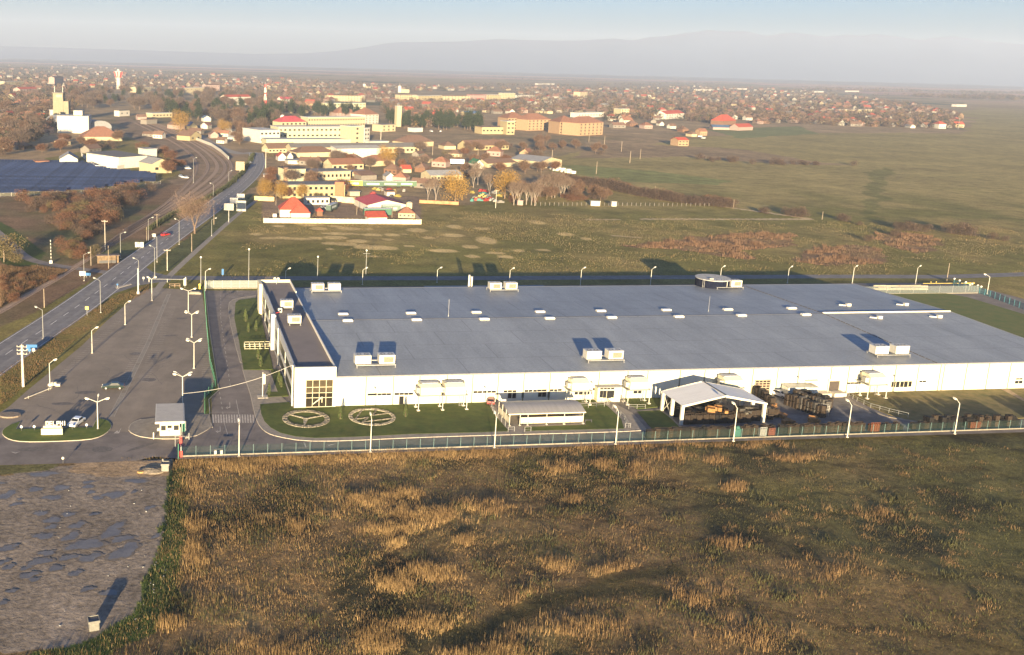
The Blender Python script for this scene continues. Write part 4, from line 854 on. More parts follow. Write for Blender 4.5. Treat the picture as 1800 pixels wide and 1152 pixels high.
# rails along the paths
def rail(pts, label, h=.95, step=2.2, name='hand_rail', m=None):
    q = []
    for a, b in zip(pts, pts[1:]):
        n = max(1, round((b-a).length/step)); q += [a.lerp(b, k/n) for k in range(n)]
    q.append(pts[-1]); o = q[0]; t = thing(name, label, 'railing', tuple(o)); mb = MB()
    for a, b in zip(q, q[1:]):
        a = a-o; b = b-o; mb.bar(a+Vector((0, 0, h)), b+Vector((0, 0, h)), .045); mb.bar(a+Vector((0, 0, h*.5)), b+Vector((0, 0, h*.5)), .03)
    mb.build('rails', m or METAL, t)
    for p in q: p = p-o; MB().bar(p, p+Vector((0, 0, h)), .05).build('post', m or METAL, t)
    return t
RZ_ = .15
rail(gp([(1492, 697), (1506, 706), (1530, 717), (1562, 726), (1596, 734)], RZ_), 'white railing curving beside the loading yard ramp')
rail(gp([(1064, 700), (1070, 712), (1098, 738), (1105, 752)], RZ_), 'white railing on the left side of the entrance path')
rail(gp([(1108, 752), (1099, 752.5), (1099, 746)], RZ_), 'short white barrier loop at the foot of the entrance path')
rail(gp([(1092, 703), (1105, 719), (1134, 719)], RZ_), 'white railing on the right side of the entrance path')
rail(gp([(1020, 718), (1062, 715), (1067, 712)], RZ_), 'white railing behind the shelter lawn')
rail(gp([(893, 759), (904, 758.5)], RZ_), 'short white barrier loop left of the shelter door')
rail(gp([(922, 759), (933, 758.5)], RZ_), 'short white barrier loop right of the shelter door')
rail(gp([(864, 716), (868, 728), (888, 750)], RZ_), 'white railing along the left edge of the shelter')
t = thing('bicycle_rack', 'cream frame of bicycle stands on the lawn beside the office', 'bicycle rack', tuple(G(452, 612, .15)), RZ); mb = MB()
a = G(430, 612); b = G(474, 611); Lk = (b-a).length
for y in (-1.0, 1.0):
    for z in (.15, 1.3): mb.bar((-Lk/2, y, z), (Lk/2, y, z), .06)
mb.build('frame', CREAM, t)
for k in range(6):
    x = -Lk/2+Lk*k/5; MB().bar((x, -1, 0), (x, -1, 1.3), .06).bar((x, 1, 0), (x, 1, 1.3), .06).bar((x, -1, 1.3), (x, 1, 1.3), .05).build('stand', CREAM, t)
# conifers in the lawns
CONI = attr_mat('conifer green', fine=1.5, amp=.3, bump=0, mid=.5)
def crown_blobs(n, fn, size, cols, name='crown', mats=None, up=.3):
    T = np.zeros((n, 3, 3)); P = np.array([fn() for _ in range(n)])
    d1 = rng.normal(0, 1, (n, 3)); d1 /= np.linalg.norm(d1, axis=1)[:, None]; d2 = rng.normal(0, 1, (n, 3)); d2[:, 2] += up; d2 /= np.linalg.norm(d2, axis=1)[:, None]
    s = size*rng.uniform(.6, 1.3, n)[:, None]
    T[:, 0] = P-d1*s; T[:, 1] = P+d1*s; T[:, 2] = P+d2*s*1.8
    c = mixc(cols[0], cols[1], rng.random(n)); return tri_mesh(name, T, c, mats or [CONI])
def conifer(h, r, n=700, cols=((.035, .055, .02), (.10, .115, .045)), size=.09):
    t = thing('conifer', '', 'conifer')
    def f():
        z = random.random()**.8; a = random.random()*6.283; rr = r*(1-z)**.8*(.55+.45*random.random())*min(1, z*7+.3); return (math.cos(a)*rr, math.sin(a)*rr, .15+z*(h-.15))
    c = crown_blobs(n, f, size, cols); c.parent = t; MB().bar((0, 0, 0), (0, 0, h*.5), .06).build('trunk', mat('bark', (.12, .085, .06), .15, 4, .9), t); return Proto(t)
cp = conifer(2.9, .62)
CW = [((598, 738), 'small conifer on the lawn between the two round stone emblems'), ((712.5, 733.5), 'small conifer on the lawn right of the round stone emblems'), ((432, 566), 'conifer beside the office, front left of the four nearest the back'), ((431, 559), 'conifer beside the office, the farthest one'), ((436.5, 584), 'conifer beside the office, front of the farther group'), ((450, 582), 'conifer nearest the office wall in the farther group'), ((453.5, 632), 'left conifer on the lawn behind the bicycle stands'), ((458, 645), 'right conifer on the lawn in front of the bicycle stands'), ((490, 672), 'tall conifer on the small lawn at the office corner'), ((494, 681), 'bushy conifer against the office wall by its corner'), ((473, 695), 'low conifer next to the white banner pole')]
for i, (q, l) in enumerate(CW): cp.put(G(*q, .14), random.random()*6, l, 'young conifers on the factory lawns', random.uniform(.85, 1.15) if i > 1 else .95)
# stone emblems laid in the lawn
STONE = mat('emblem stones', (.22, .195, .15), .3, 2.5, .95, bump=.4)
def stones(name, label, c, paths, r0, r1):
    t = thing(name, label, 'lawn emblem', (c.x, c.y, .15)); mb = MB(); N_ = 72
    rr = random.Random(3)
    for k in range(N_):
        a0, a1 = k/N_*6.2832, (k+.9)/N_*6.2832
        for (ra, rb) in ((r0, (r0+r1)/2-.03), ((r0+r1)/2+.03, r1)):
            z = .1+rr.random()*.12; mb.prism([(math.cos(a)*r, math.sin(a)*r) for a, r in ((a0, ra), (a0, rb), (a1, rb), (a1, ra))], 0, z)
    mb.build('ring', STONE, t); mb = MB()
    for (a, b, w0, w1) in paths:
        a = Vector(a); b = Vector(b); d = (b-a).normalized(); s = Vector((-d.y, d.x)); n = max(2, int((b-a).length/.45))
        for k in range(n):
            p = a.lerp(b, k/n); q = a.lerp(b, (k+.92)/n); wa = w0+(w1-w0)*k/n; wb = w0+(w1-w0)*(k+.92)/n
            mb.prism([tuple(p-s*wa/2), tuple(q-s*wb/2), tuple(q+s*wb/2), tuple(p+s*wa/2)], 0, .1+rr.random()*.1)
    mb.build('spokes', STONE, t)
c1 = Vector((-1.5, 182.9)); 
def rel(px, py, c): g = G(px, py); return (g.x-c.x, g.y-c.y)
def zo(x, y): return 480+x/7.5, 700+y/7.5
a0 = rel(*zo(435, 285), c1)
stones('stone_emblem', 'left round stone emblem on the lawn, a ring holding a three pointed star', c1, [(a0, rel(*zo(215, 228), c1), .42, .3), (a0, rel(*zo(645, 245), c1), .42, .3), (rel(*zo(432, 280), c1), rel(*zo(412, 375), c1), 1.05, .2)], 3.75, 4.75)
c2 = Vector((11.75, 184.95)); Zs = lambda x, y: rel(*zo(x, y), c2)
stones('stone_emblem', 'right round stone emblem on the lawn, a ring holding crossed zigzag letter strokes', c2, [(Zs(1168, 178), Zs(1082, 292), .28, .28), (Zs(1082, 292), Zs(1255, 268), .28, .28), (Zs(1255, 268), Zs(1180, 328), .28, .28), (Zs(1368, 168), Zs(1310, 240), .28, .28), (Zs(1310, 240), Zs(1535, 210), .28, .28), (Zs(1180, 328), Zs(1560, 282), .28, .28)], 4.0, 4.75)
# ---------------------------------------------------------------- white canopy over the crate yard
cu0, cv0 = guv(1196.7, 746.7); cu1, _v = guv(1339, 741.5); cw = cu1-cu0; ch = HT(1196.7, 746.7, 712); _, cvb = guv(1161.5, 722.5); cd = cvb-cv0
t = thing('yard_canopy', 'large open white canopy with a low pitched roof over the dark crates', 'canopy', W(cu0, cv0), RZ)
apx = cw*.50; ah = 1.9
CANO = mat('canopy sheet', (.60, .58, .54), .04, .5, .5, stretch=(.4, 5, 1))
mb = MB(); e = .35
mb.quad((-e, -e, ch), (apx, -e, ch+ah), (apx, cd+e, ch+ah), (-e, cd+e, ch)); mb.quad((apx, -e, ch+ah), (cw+e, -e, ch), (cw+e, cd+e, ch), (apx, cd+e, ch+ah))
mb.quad((-e, -e, ch-.08), (-e, cd+e, ch-.08), (apx, cd+e, ch+ah-.08), (apx, -e, ch+ah-.08)); mb.quad((apx, -e, ch+ah-.08), (apx, cd+e, ch+ah-.08), (cw+e, cd+e, ch-.08), (cw+e, -e, ch-.08)); mb.build('roof', CANO, t)
for y in (-e-.02, cd+e+.02):
    mb = MB()
    for (xa, xb) in ((-e, apx), (apx, cw+e)):
        za = ch if xa < 0 else ch+ah; zb = ch+ah if xb == apx else ch; y0, y1 = y-.05, y+.05
        i = len(mb.v); mb.v += [(xa, y0, za-.45), (xb, y0, zb-.3), (xb, y0, zb+.03), (xa, y0, za+.03), (xa, y1, za-.45), (xb, y1, zb-.3), (xb, y1, zb+.03), (xa, y1, za+.03)]
        mb.f += [(i, i+1, i+2, i+3), (i+7, i+6, i+5, i+4), (i+3, i+2, i+6, i+7), (i+1, i, i+4, i+5), (i, i+3, i+7, i+4), (i+2, i+1, i+5, i+6)]; mb.m += [0]*6
    mb.build('gable_beam', WHITE, t)
mb = MB(); mb.bar((apx, -e, ch+ah+.02), (apx, cd+e, ch+ah+.02), .16); mb.build('ridge_cap', DMET, t)
for x in (0, cw):
    for k in range(3):
        y = cd*k/2; MB().box(x-.3, x+.3, y-.25, y+.25, 0, ch-.02).build('column', WHITE, t)
mb = MB()
for (ya, yb) in ((cd*.55, cd*.95),): mb.bar((0, ya, .3), (0, yb, ch-.6), .06); mb.bar((0, yb, .3), (0, ya, ch-.6), .06)
mb.build('cross_brace', WHITE, t)
# crates
CRB = [mat('black crate', (.010, .009, .009), .3, 1, .6), mat('brown crate', (.028, .019, .013), .25, 1, .8), mat('grey crate', (.05, .046, .043), .2, 1, .7), mat('timber', (.2, .14, .08), .2, 2, .85)]
def crate_stack(w_, d, h, mi, lay):
    b = MB(); n = max(1, round(h/lay))
    if lay < .3:
        for k in range(9): x = -w_/2+w_*(k+.5)/9; b.box(x-.045, x+.045, -d/2, -d/2+.05, 0, 1-.02*(k % 3)); b.box(x-.045, x+.045, d/2-.05, d/2, 0, .99)
        b.box(-w_/2, w_/2, -d/2+.06, d/2-.06, .02, .9); b.box(-w_/2+.02, w_/2-.02, -d/2-.02, -d/2-.002, .45, .5); return b.build('crate_stack', CRB[mi])
    for k in range(n):
        z0 = h*k/n; z1 = h*(k+1)/n-.05; j = random.uniform(-.03, .03); b.box(-w_/2+.02+j, w_/2-.02+j, -d/2+.02, d/2-.02, z0+.04, z1)
        b.box(-w_/2+.06+j, w_/2-.06+j, -d/2+.06, d/2-.06, z0, z0+.04); b.box(-w_/2+j, w_/2+j, -d/2, d/2, z1-.08, z1)
    return b.build('crate_stack', CRB[mi])
CRP = {}
for mi in range(3): CRP[mi] = [crate_stack(1.2, 1.0, 1, mi, .24), crate_stack(1.2, 1.0, 1, mi, .5)]
CRU = {}
def put_stack(u, v, h, mi, label, group, rz=0., s=1.):
    src = CRP[mi][0 if h < 2.2 else 1]; k = (mi, id(src))
    o = src if k not in CRU else src.copy()
    if k in CRU: COL.objects.link(o)
    CRU[k] = 1; o.location = W(u, v, .02); o.rotation_euler.z = RZ+rz; o.scale = (s, s, h); tag(o, label, 'crate stack', group); return o
R = random.Random(11)
nx = int((cw-2)/1.35)
for i in range(nx):                                        # under the canopy, chest high rows
    for j, vv in enumerate((.3, 1.5, 4.6, 5.8, 9.0)):
        if j > 1 and R.random() < .12: continue
        if i*1.35+1.2 > cw*.72 and j > 1: continue
        h = R.uniform(1.9, 2.2) if j < 2 else R.uniform(1.2, 2.6); mi = (1 if R.random() < .75 else 0) if j < 2 else R.choice([0, 0, 1, 2])
        put_stack(cu0+1.2+i*1.35, cv0+vv, h, mi, 'dark crate stack, %s from the left in the %s row under the white canopy' % (ORD[i % 20], ['front', 'second', 'third', 'fourth', 'rear'][j]), 'crate stacks under the canopy', R.uniform(-.05, .05))
def px_row(a, b, n, hs, mis, label, group, rows=1, dv=1.1):
    A, B = G(*a), G(*b)
    for r in range(rows):
        for k in range(n):
            p = A.lerp(B, k/max(1, n-1)); u, v = UV(p); put_stack(u+R.uniform(-.1, .1), v+r*dv, R.uniform(*hs), R.choice(mis), label, group, R.uniform(-.06, .06))
px_row((1384, 712), (1444, 734), 11, (2.5, 3.1), (1, 1, 2), 'tall brown crate stack in the left block of the middle yard row', 'tall crate block in the yard')
px_row((1398, 709), (1452, 726), 10, (2.6, 3.2), (2, 1, 2), 'tall greyish crate stack in the centre line of the middle yard row', 'tall crate block in the yard')
px_row((1412, 706), (1455, 719), 8, (2.3, 3.0), (0, 1), 'tall dark crate stack in the right line of the middle yard row', 'tall crate block in the yard')
px_row((1338, 735), (1352, 737), 3, (2.4, 2.9), (1, 2), 'tall crate stack standing just right of the canopy front', 'crates right of the canopy')
px_row((1300, 739), (1330, 739), 5, (2.2, 2.8), (1, 2, 0), 'crate stack under the right half of the canopy front', 'crates right of the canopy', 2)
px_row((1318, 690), (1355, 717), 8, (2.0, 3.0), (1, 0), 'dark crate stack in the row behind the canopy towards the wall', 'crates behind the canopy', 2, 1.3)
px_row((1345, 722), (1362, 733), 4, (1.0, 1.9), (1, 2), 'low crate stack beside the cardboard pile', 'low crates beside the cardboard')
fl0, flv = guv(1146, 776)
for k in range(52):                                        # pallets leaning in a row inside the front fence, left stretch
    u = fl0+.9*k
    if k in (30,): continue
    put_stack(u, 166.2+R.uniform(-.1, .1), R.uniform(1.7, 2.1), R.choice((0, 1, 1)), 'dark crate stack in the tight row inside the front fence, left of the orange crates', 'crates along the front fence', 0, .74)
for k in range(62):
    u = fl0+48+.95*k
    if k in (8, 9, 22, 36, 37, 38, 39, 40): continue
    for r in range(1 if k < 14 else 2):
        put_stack(u, 166.5+r*1.1, R.uniform(1.3, 2.6)*(.7 if k < 14 else 1), R.choice((0, 0, 1)), 'dark crate stack inside the front fence in the right stretch of the yard', 'crates along the front fence', 0, .78)
ORC = mat('orange crate paint', (.10, .03, .012), .15, 3, .7); TEAL = mat('teal cover', (.03, .10, .085), .1, 3, .6)
def small(name, label, cat, pos, mb, m, rz=RZ): o = mb.build(name, m); o.location = pos; o.rotation_euler.z = rz; tag(o, label, cat); return o
def slat_crate(w_, h): 
    b = MB()
    for k in range(5): x = -w_/2+w_*k/4; b.box(x-.06, x+.06, -.4, -.3, 0, h)
    for z in (.1, h*.5, h-.1): b.box(-w_/2, w_/2, -.38, -.32, z-.06, z+.06)
    b.box(-w_/2, w_/2, -.28, .4, 0, h*.8); return b
small('frame_crate', 'orange slatted crate by the fence in the middle of the right yard stretch', 'crate', W(guv(1553, 768)[0], 165.9, .02), slat_crate(1.9, 2), ORC)
small('frame_crate', 'white slatted frame crate in the fence row below the canopy corner', 'crate', W(guv(1347, 772)[0], 165.3, .02), slat_crate(1.3, 2.0), METAL)
small('frame_crate', 'rusty red frame crate right of the white slatted one', 'crate', W(guv(1364, 772)[0], 165.5, .02), slat_crate(1.3, 1.7), mat('rust red', (.10, .03, .02), .2, 3, .8))
small('frame_crate', 'red frame crate at the far right of the front yard', 'crate', W(guv(1735, 764)[0], 165.8, .02), slat_crate(2.2, 1.5), ORC)
b = MB(); b.prism([(-.7, -.2), (.7, -.2), (.5, .35), (-.5, .35)], 0, 1.7); b.ball((0, 0, 1.9), .45)
small('covered_pallet', 'teal covered pallet with a black lid beside the fence lamp', 'pallet', W(guv(1300, 772)[0], 165.2, .02), b, [TEAL])
CARD = mat('cardboard', (.24, .12, .045), .2, 2, .9)
R2 = random.Random(5)
for i, (px, py) in enumerate([(1247, 722), (1250, 724), (1262, 722), (1276, 726), (1356, 722), (1360, 726), (1372, 731), (1376, 735), (1381, 739), (1385, 743), (1390, 746), (1381, 745), (1430, 737), (1434, 741), (1437, 743), (1428, 742), (1425, 739), (1358, 716)]):
    b = MB(); s = R2.uniform(.45, .8); b.box(-s, s, -s*.7, s*.7, 0, s*1.1); b.quad((-s, -s*.7, s*1.1), (s, -s*.7, s*1.1), (s, -s*1.1, s*1.35), (-s, -s*1.1, s*1.35))
    z = 2.15 if i < 4 else .02
    o = b.build('cardboard_box', CARD); g = G(px, py, z); o.location = g; o.rotation_euler.z = R2.uniform(0, 3)
    tag(o, 'orange brown cardboard box lying on the crates under the white canopy' if i < 4 else 'orange brown cardboard box in the loose pile between the canopy and the tall crates' if i < 12 or i == 17 else 'cardboard box at the front end of the tall crate block', 'cardboard box', 'loose cardboard boxes in the yard')
for i, (px, py, z) in enumerate([(1283, 712, 0), (1306, 742, 0)]):
    t = thing('barrel_stand', ['pale double stand under the back of the white canopy', 'pale double stand at the canopy front near the fence lamp'][i], 'stand', tuple(G(px, py))); MB().box(-.9, -.1, -.3, .3, .9, 1.9).box(.1, .9, -.3, .3, .9, 1.9).build('box', CREAM, t); MB().bar((-.5, 0, 0), (-.5, 0, .9), .06).bar((.5, 0, 0), (.5, 0, .9), .06).build('legs', DMET, t)
# wire cages at the end of the tall block
for k in range(6):
    p = G(1440+k*2, 712+k*3.6); b = MB(); s = .6
    for x in (-s, s):
        for y in (-s, s): b.bar((x, y, 0), (x, y, 2.2), .04)
    for z in (.1, .8, 1.5, 2.2):
        b.bar((-s, -s, z), (s, -s, z), .035); b.bar((-s, s, z), (s, s, z), .035); b.bar((-s, -s, z), (-s, s, z), .035); b.bar((s, -s, z), (s, s, z), .035)
    o = b.build('wire_cage', METAL); o.location = p; o.rotation_euler.z = RZ+.2*k; tag(o, 'galvanised wire cage at the right edge of the tall crate block', 'wire cage', 'wire cages in the yard')
# white container and plant behind
t = thing('office_container', 'white office container parked against the factory wall behind the crates', 'container', W(guv(1362, 691)[0], V0-3.1), RZ); MB().box(0, 6.0, 0, 2.4, .15, 2.7).build('body', WHITE, t); MB().box(2.6, 3.5, -.05, .02, .2, 2.3).build('door', GLASS, t); MB().box(4, 5.2, -.05, .02, 1.1, 2.0).build('window', GLASS, t); MB().box(-.05, 6.05, -.05, 2.45, 2.72, 2.85).build('roof', METAL, t)
t = thing('white_cabin', 'small white cabin between the container and the loading door', 'cabin', W(guv(1397, 690)[0], V0-3.0), RZ); MB().box(0, 2.4, 0, 2.2, 0, 2.6).build('body', WHITE, t); MB().box(.5, 1.3, -.05, .02, .1, 2.1).build('door', METAL, t); MB().prism([(-.1, -.1), (2.5, -.1), (2.5, 2.3), (-.1, 2.3)], 2.61, 2.75).build('roof', METAL, t)
for px, l in ((1452, 'left concrete dock block beside the loading door'), (1480, 'right concrete dock block beside the loading door')):
    o = MB().box(-1.5, 1.5, -1, 1, 0, .9).box(-1.5, 1.5, -1.06, -1.0, .7, .9).build('dock_block', CONC); o.location = W(guv(px, 700)[0], V0-1.4); o.rotation_euler.z = RZ; tag(o, l, 'dock block')
# rear pallets of pipes
R3 = random.Random(8)
for i in range(16):
    px = 1546+(i % 8)*10.5+R3.uniform(-2, 2); py = 510-(i//8)*4.5
    if px > 1625: continue
    b = MB(); n = R3.randint(3, 5)
    for k in range(n): b.box(-2.3, 2.3, -.5+k*.2-.07, -.5+k*.2+.07, .15, .3+R3.uniform(.1, .6)); b.box(-2.4, -2.0, -.6, .6, 0, .14); b.box(2.0, 2.4, -.6, .6, 0, .14)
    o = b.build('timber_stack', mat('pale timber', (.52, .44, .31), .12, 3, .8)); o.location = G(px, py); o.rotation_euler.z = RZ+R3.uniform(-.1, .1)
    tag(o, 'pale timber stack in the '+('front' if i < 8 else 'rear')+' row by the rear right corner of the factory', 'timber stack', 'timber stacks behind the factory')
# ---------------------------------------------------------------- fences
def mesh_mat(name, col, a): return mat(name, col, .05, 3, .5, alpha=a)
MESHG = mesh_mat('green wire mesh', (.02, .06, .05), .13); MESHB = mesh_mat('blue grey wire mesh', (.16, .22, .26), .42); MESHW = mesh_mat('pale mesh', (.14, .16, .16), .5)
def fence(label, pts, h, step, mm, pm, plinth=0, name='wire_fence', pr=.045, rail_=True):
    q = []; lab = label
    for a, b in zip(pts, pts[1:]):
        n = max(1, round((b-a).length/step)); q += [a.lerp(b, k/n) for k in range(n)]
    q.append(pts[-1]); o = Vector(q[0]); t = thing(name, label, 'fence', tuple(o))
    mb = MB(); m2 = MB(); r_ = MB()
    for a, b in zip(q, q[1:]):
        a = a-o; b = b-o; Z = Vector((0, 0, 1)); z0 = plinth
        mb.quad(a+Z*(z0+.02), b+Z*(z0+.02), b+Z*h, a+Z*h)
        if plinth:
            d = (b-a).normalized(); s = Vector((-d.y, d.x, 0))*.09; m2.prism([tuple((a-s)[:2]), tuple((b-s)[:2]), tuple((b+s)[:2]), tuple((a+s)[:2])], 0, plinth)
        if rail_:
            for zz in (h, h*.62, h*.3): r_.bar(a+Z*zz, b+Z*zz, .018)
    mb.build('wire_mesh', mm, t)
    if plinth: m2.build('plinth', mat('plinth concrete', (.20, .18, .145), .12, 1.5, .9), t)
    if rail_: r_.build('rails', pm, t)
    n = len(q)
    if n > 100: q = q[::math.ceil(n/100)]
    for p in q: p = p-o; MB().bar(p, p+Vector((0, 0, h+.12)), pr).build('post', pm, t)
    return t
FP = mat('fence post green', (.09, .15, .15), .1, 3, .5)
FA = G(319, 807); FB = G(2000, 752)
Lf = [G(319, 807.5), G(800, 792.5), G(1250, 777.5)]; d = (G(1250, 777.5)-G(319, 807.5)).normalized()
Lf = [W(guv(319, 806)[0], 164.6), W(102, 164.6)]; Lf2 = [W(102, 164.6), W(200, 164.6)]
fence('green wire fence with a pale plinth between the front road and the rough field', Lf, 1.9, 2.6, MESHG, FP, .22, rail_=False)
fence('green wire fence with a pale plinth in front of the crates at the right', Lf2, 1.9, 2.6, MESHG, FP, .22, rail_=False)
fence('green wire fence between the car park and the inner road', gp([(359, 513), (363, 575), (369, 640), (379, 681), (360, 703), (360, 728)]), 1.8, 2.5, mesh_mat('dense green mesh', (.03, .15, .09), .5), GREENM, 0, rail_=False)
fence('pale wire fence with a yellow plinth at the back of the inner road', gp([(360, 508), (452, 507.5)]), 2.6, 2.6, mesh_mat('light mesh', (.22, .25, .25), .6), METAL, .3)
fence('blue grey wire fence along the rear of the factory', [W(guv(470, 500)[0], V1+13.2), W(198, V1+13.2)], 2.6, 5.0, mesh_mat('bluish mesh', (.50, .60, .70), .92), DMET, .2, rail_=False)
fence('pale wire fence right of the round tank', [W(198, V1+13.2), W(guv(1655, 497)[0], V1+13.2)], 2.6, 5.0, MESHW, METAL, .2, rail_=False)
fence('teal wire fence running down the right side of the site', gp([(1676, 502), (1740, 522), (1800, 545), (1900, 585)]), 2.0, 2.5, mesh_mat('teal mesh', (.05, .17, .19), .5), mat('teal post', (.08, .3, .34), .1, 2, .5), 0, rail_=False)
for i, (px, py) in enumerate([(1676, 501), (1685, 504), (1696, 507), (1703, 512), (1707, 510), (1717, 513), (1723, 515)]):
    o = MB().bar((0, 0, 0), (0, 0, 1.9), .05).ball((0, 0, 2.15), .35).build('globe_light', WHITE); o.location = G(px, py); tag(o, 'white ball on a short post beside the teal side fence', 'globe light', 'white balls by the teal fence')
o = MB().bar((0, 0, .5), (20, .0, .5), .16).bar((3, 0, .5), (3, 0, 1.2), .12).bar((5, 0, .5), (5, 0, 1.2), .12).build('gas_pipe', mat('yellow pipe', (.62, .46, .12), .1, 2, .6)); o.location = G(1622, 501); o.rotation_euler.z = RZ; tag(o, 'low yellow pipe behind the right end of the rear pavement', 'pipe')
# ================================================================ LAMPS AND POLES
LGLASS = mat('lamp lens', (.75, .74, .68), .05, 2, .3); POLEG = mat('pole grey', (.20, .20, .195), .08, 2, .6); WOOD = mat('pole wood', (.20, .16, .12), .15, 3, .9)
def lamp(px, py, top, label, heads=1, side=0., arm=1.3, m=None, r=.08, group='site lamp posts', name='lamp_post', base=True, H=None):
    """heads leave the pole top at angle side (0 = +x of the picture)"""
    p = G(px, py); h = H or HT(px, py, top); t = thing(name, label, 'street lamp', tuple(p), 0, group); m = m or WHITE
    hs = h-.75
    mb = MB(); mb.bar((0, 0, .12), (0, 0, hs*.5), r*1.2, r2=r, n=8); mb.bar((0, 0, hs*.5), (0, 0, hs), r, r2=r*.8, n=8); mb.build('pole', m, t)
    if base: MB().bar((0, 0, 0), (0, 0, .16), .28, n=8).build('footing', CONC, t)
    for k in range(heads):
        a = side+({1: [0], 2: [0, math.pi], 3: [0, math.pi*.5, math.pi], 4: [.35, math.pi-.35, -.35, math.pi+.35]}[heads][k])
        ex, ey = math.cos(a)*arm, math.sin(a)*arm
        mb = MB(); mb.bar((0, 0, hs-.05), (ex*.75, ey*.75, h-.15), r*.62, n=6); mb.build('arm', m, t)
        d = Vector((math.cos(a), math.sin(a), .25)); e = Vector((ex*.72, ey*.72, h-.17)); mb = MB()
        mb.bar(e, e+d*.35, .12, r2=.2, n=8); mb.bar(e+d*.35, e+d*.8, .2, r2=.12, n=8); hd = mb.build('lamp_head', m, t)
        mb = MB(); mb.bar(e+Vector((0, 0, -.13))+d*.15, e+Vector((0, 0, -.13))+d*.65, .13, n=6); mb.build('lens', LGLASS, hd)
    return t
for px, py, tp, l in ((420,803,741,'front fence lamp post before the zebra crossing'),(651,795,730,'front fence lamp post before the right stone emblem'),(869,787,727,'front fence lamp post left of the arched shelter'),(1082,781,717,'front fence lamp post at the entrance path'),(1289,776,711,'front fence lamp post before the white canopy'),(1489,769,706,'front fence lamp post before the loading yard'),(1678,763,703,'front fence lamp post at the far right lawn')):
    lamp(px, py, tp, 'white '+l, 1, math.radians(100 if px < 1000 else 115), .9, r=.09, group='lamp posts along the front fence')
for px, py, tp, l in ((88,684,633,'nearest'),(162,621,576,'middle'),(220,571,530,'farthest')):
    lamp(px, py, tp, 'white single arm lamp post at the left car park edge, the %s of three' % l, 1, .5, 1.2, r=.085, group='lamp posts along the left edge of the car park')
lamp(172, 755, 700, 'white three headed lamp post on the entrance island', 3, .1, 2.1, r=.1)
lamp(321, 716, 656, 'white four headed lamp post behind the guard booth', 4, 0, 1.7, r=.09)
lamp(341, 648, 597, 'white four headed lamp post by the car park fence, nearest of three', 4, 0, 1.5, r=.085)
lamp(337, 593, 548, 'white four headed lamp post by the car park fence, middle of three', 4, 0, 1.5, r=.085)
lamp(331, 548, 507, 'white two headed lamp post by the car park fence, farthest of three', 2, .1, 2.0, r=.085)
lamp(267, 529, 487, 'white two headed lamp post at the back corner of the car park', 2, .1, .9, r=.085)
for i, (px, py, tp) in enumerate([(361,512,473),(405,507.5,469)][:1]+[(502,494,472),(637,501,471),(768,497,470.5),(895,503,471.5),(1020,503,470.5),(1143,503,470),(1265,500,468),(1384,498,468.5),(1498,498,467.5),(1609,500,467.5)]):
    lamp(px, py, tp, 'white rear yard lamp post, %s from the left' % (['leftmost', 'second', 'third', 'fourth', 'fifth', 'sixth', 'seventh', 'eighth', 'ninth', 'tenth', 'rightmost'][i]), 1, .5, 1.4, r=.085, group='lamp posts along the rear yard')
lamp(1735, 517, 483, 'white lamp post with its arm to the left by the teal side fence', 1, 2.6, 1.4, r=.09)
for px, py, tp, side, l in ((76,596,540,2.9,'street lamp on the near side of the main road, nearest the viewer'),(177,550,489,2.9,'street lamp on the right verge level with the top of the car park'),(244,500,454,2.8,'street lamp at the junction beside the tall white barrier post'),(272,486,432,2.7,'street lamp on the junction corner'),(276,461,413,2.7,'street lamp on the grass verge just past the junction'),(315,430,385,2.8,'street lamp on the right of the road before the big bare tree'),(148,494,444,.3,'street lamp left of the road nearest the level crossing'),(212,455,408,.3,'street lamp left of the road beside the bus shelter'),(261,424,382,.3,'street lamp left of the road beyond the bus shelter'),(372,415,383,.2,'short street lamp on the footpath verge right of the big tree'),(375,346,322,2.8,'distant street lamp at the bend of the road'),(402,322,300,.5,'far street lamp left of the road bend'),(421,306,286,.5,'farthest street lamp on the main road'),(340,322,277,.4,'tall lamp post standing in the railway yard')):
    lamp(px, py, tp, 'grey '+l, 1, side, 1.8, POLEG, .085, 'street lamps along the main road')
for px, py, tp, l in ((353,503,452,'tall thin grey pole with a ball light at the back of the inner road'),(437,505,438,'tall thin grey pole behind the west lawn'),(558,490,451,'tall thin grey pole with a ball light behind the office corner'),(643,484,440,'tall thin grey pole with a cross bar behind the rear fence')):
    t = thing('mast', l, 'pole', tuple(G(px, py)), 0, 'thin masts behind the factory'); h = HT(px, py, tp); MB().bar((0, 0, 0), (0, 0, h-.2), .14, r2=.08, n=8).build('pole', POLEG, t)
    if 'cross' in l: MB().bar((-1.2, 0, h-1.2), (1.2, 0, h-1.2), .07).build('cross_bar', POLEG, t)
    MB().ball((0, 0, h-.1), .3).build('ball_light', LGLASS, t)
def upole(px, py, tp, label, kind=1, m=None, r=.16, arms=1, group='utility poles'):
    t = thing('utility_pole', label, 'utility pole', tuple(G(px, py)), 0, group); h = HT(px, py, tp); m = m or WOOD
    MB().bar((0, 0, 0), (0, 0, h), r*1.25, r2=r*.8, n=8).build('pole', m, t)
    for k in range(arms): mb = MB(); mb.bar((-1.1, 0, h-.5-k*.8), (1.1, 0, h-.5-k*.8), .08); [mb.bar((x, 0, h-.45-k*.8), (x, 0, h-.15-k*.8), .07) for x in (-1, -.35, .35, 1)]; mb.build('cross_arm', m, t)
    return t
upole(41, 680, 606, 'thick pale concrete pole at the left of the car park with several cross arms', m=CONC, r=.24, arms=3)
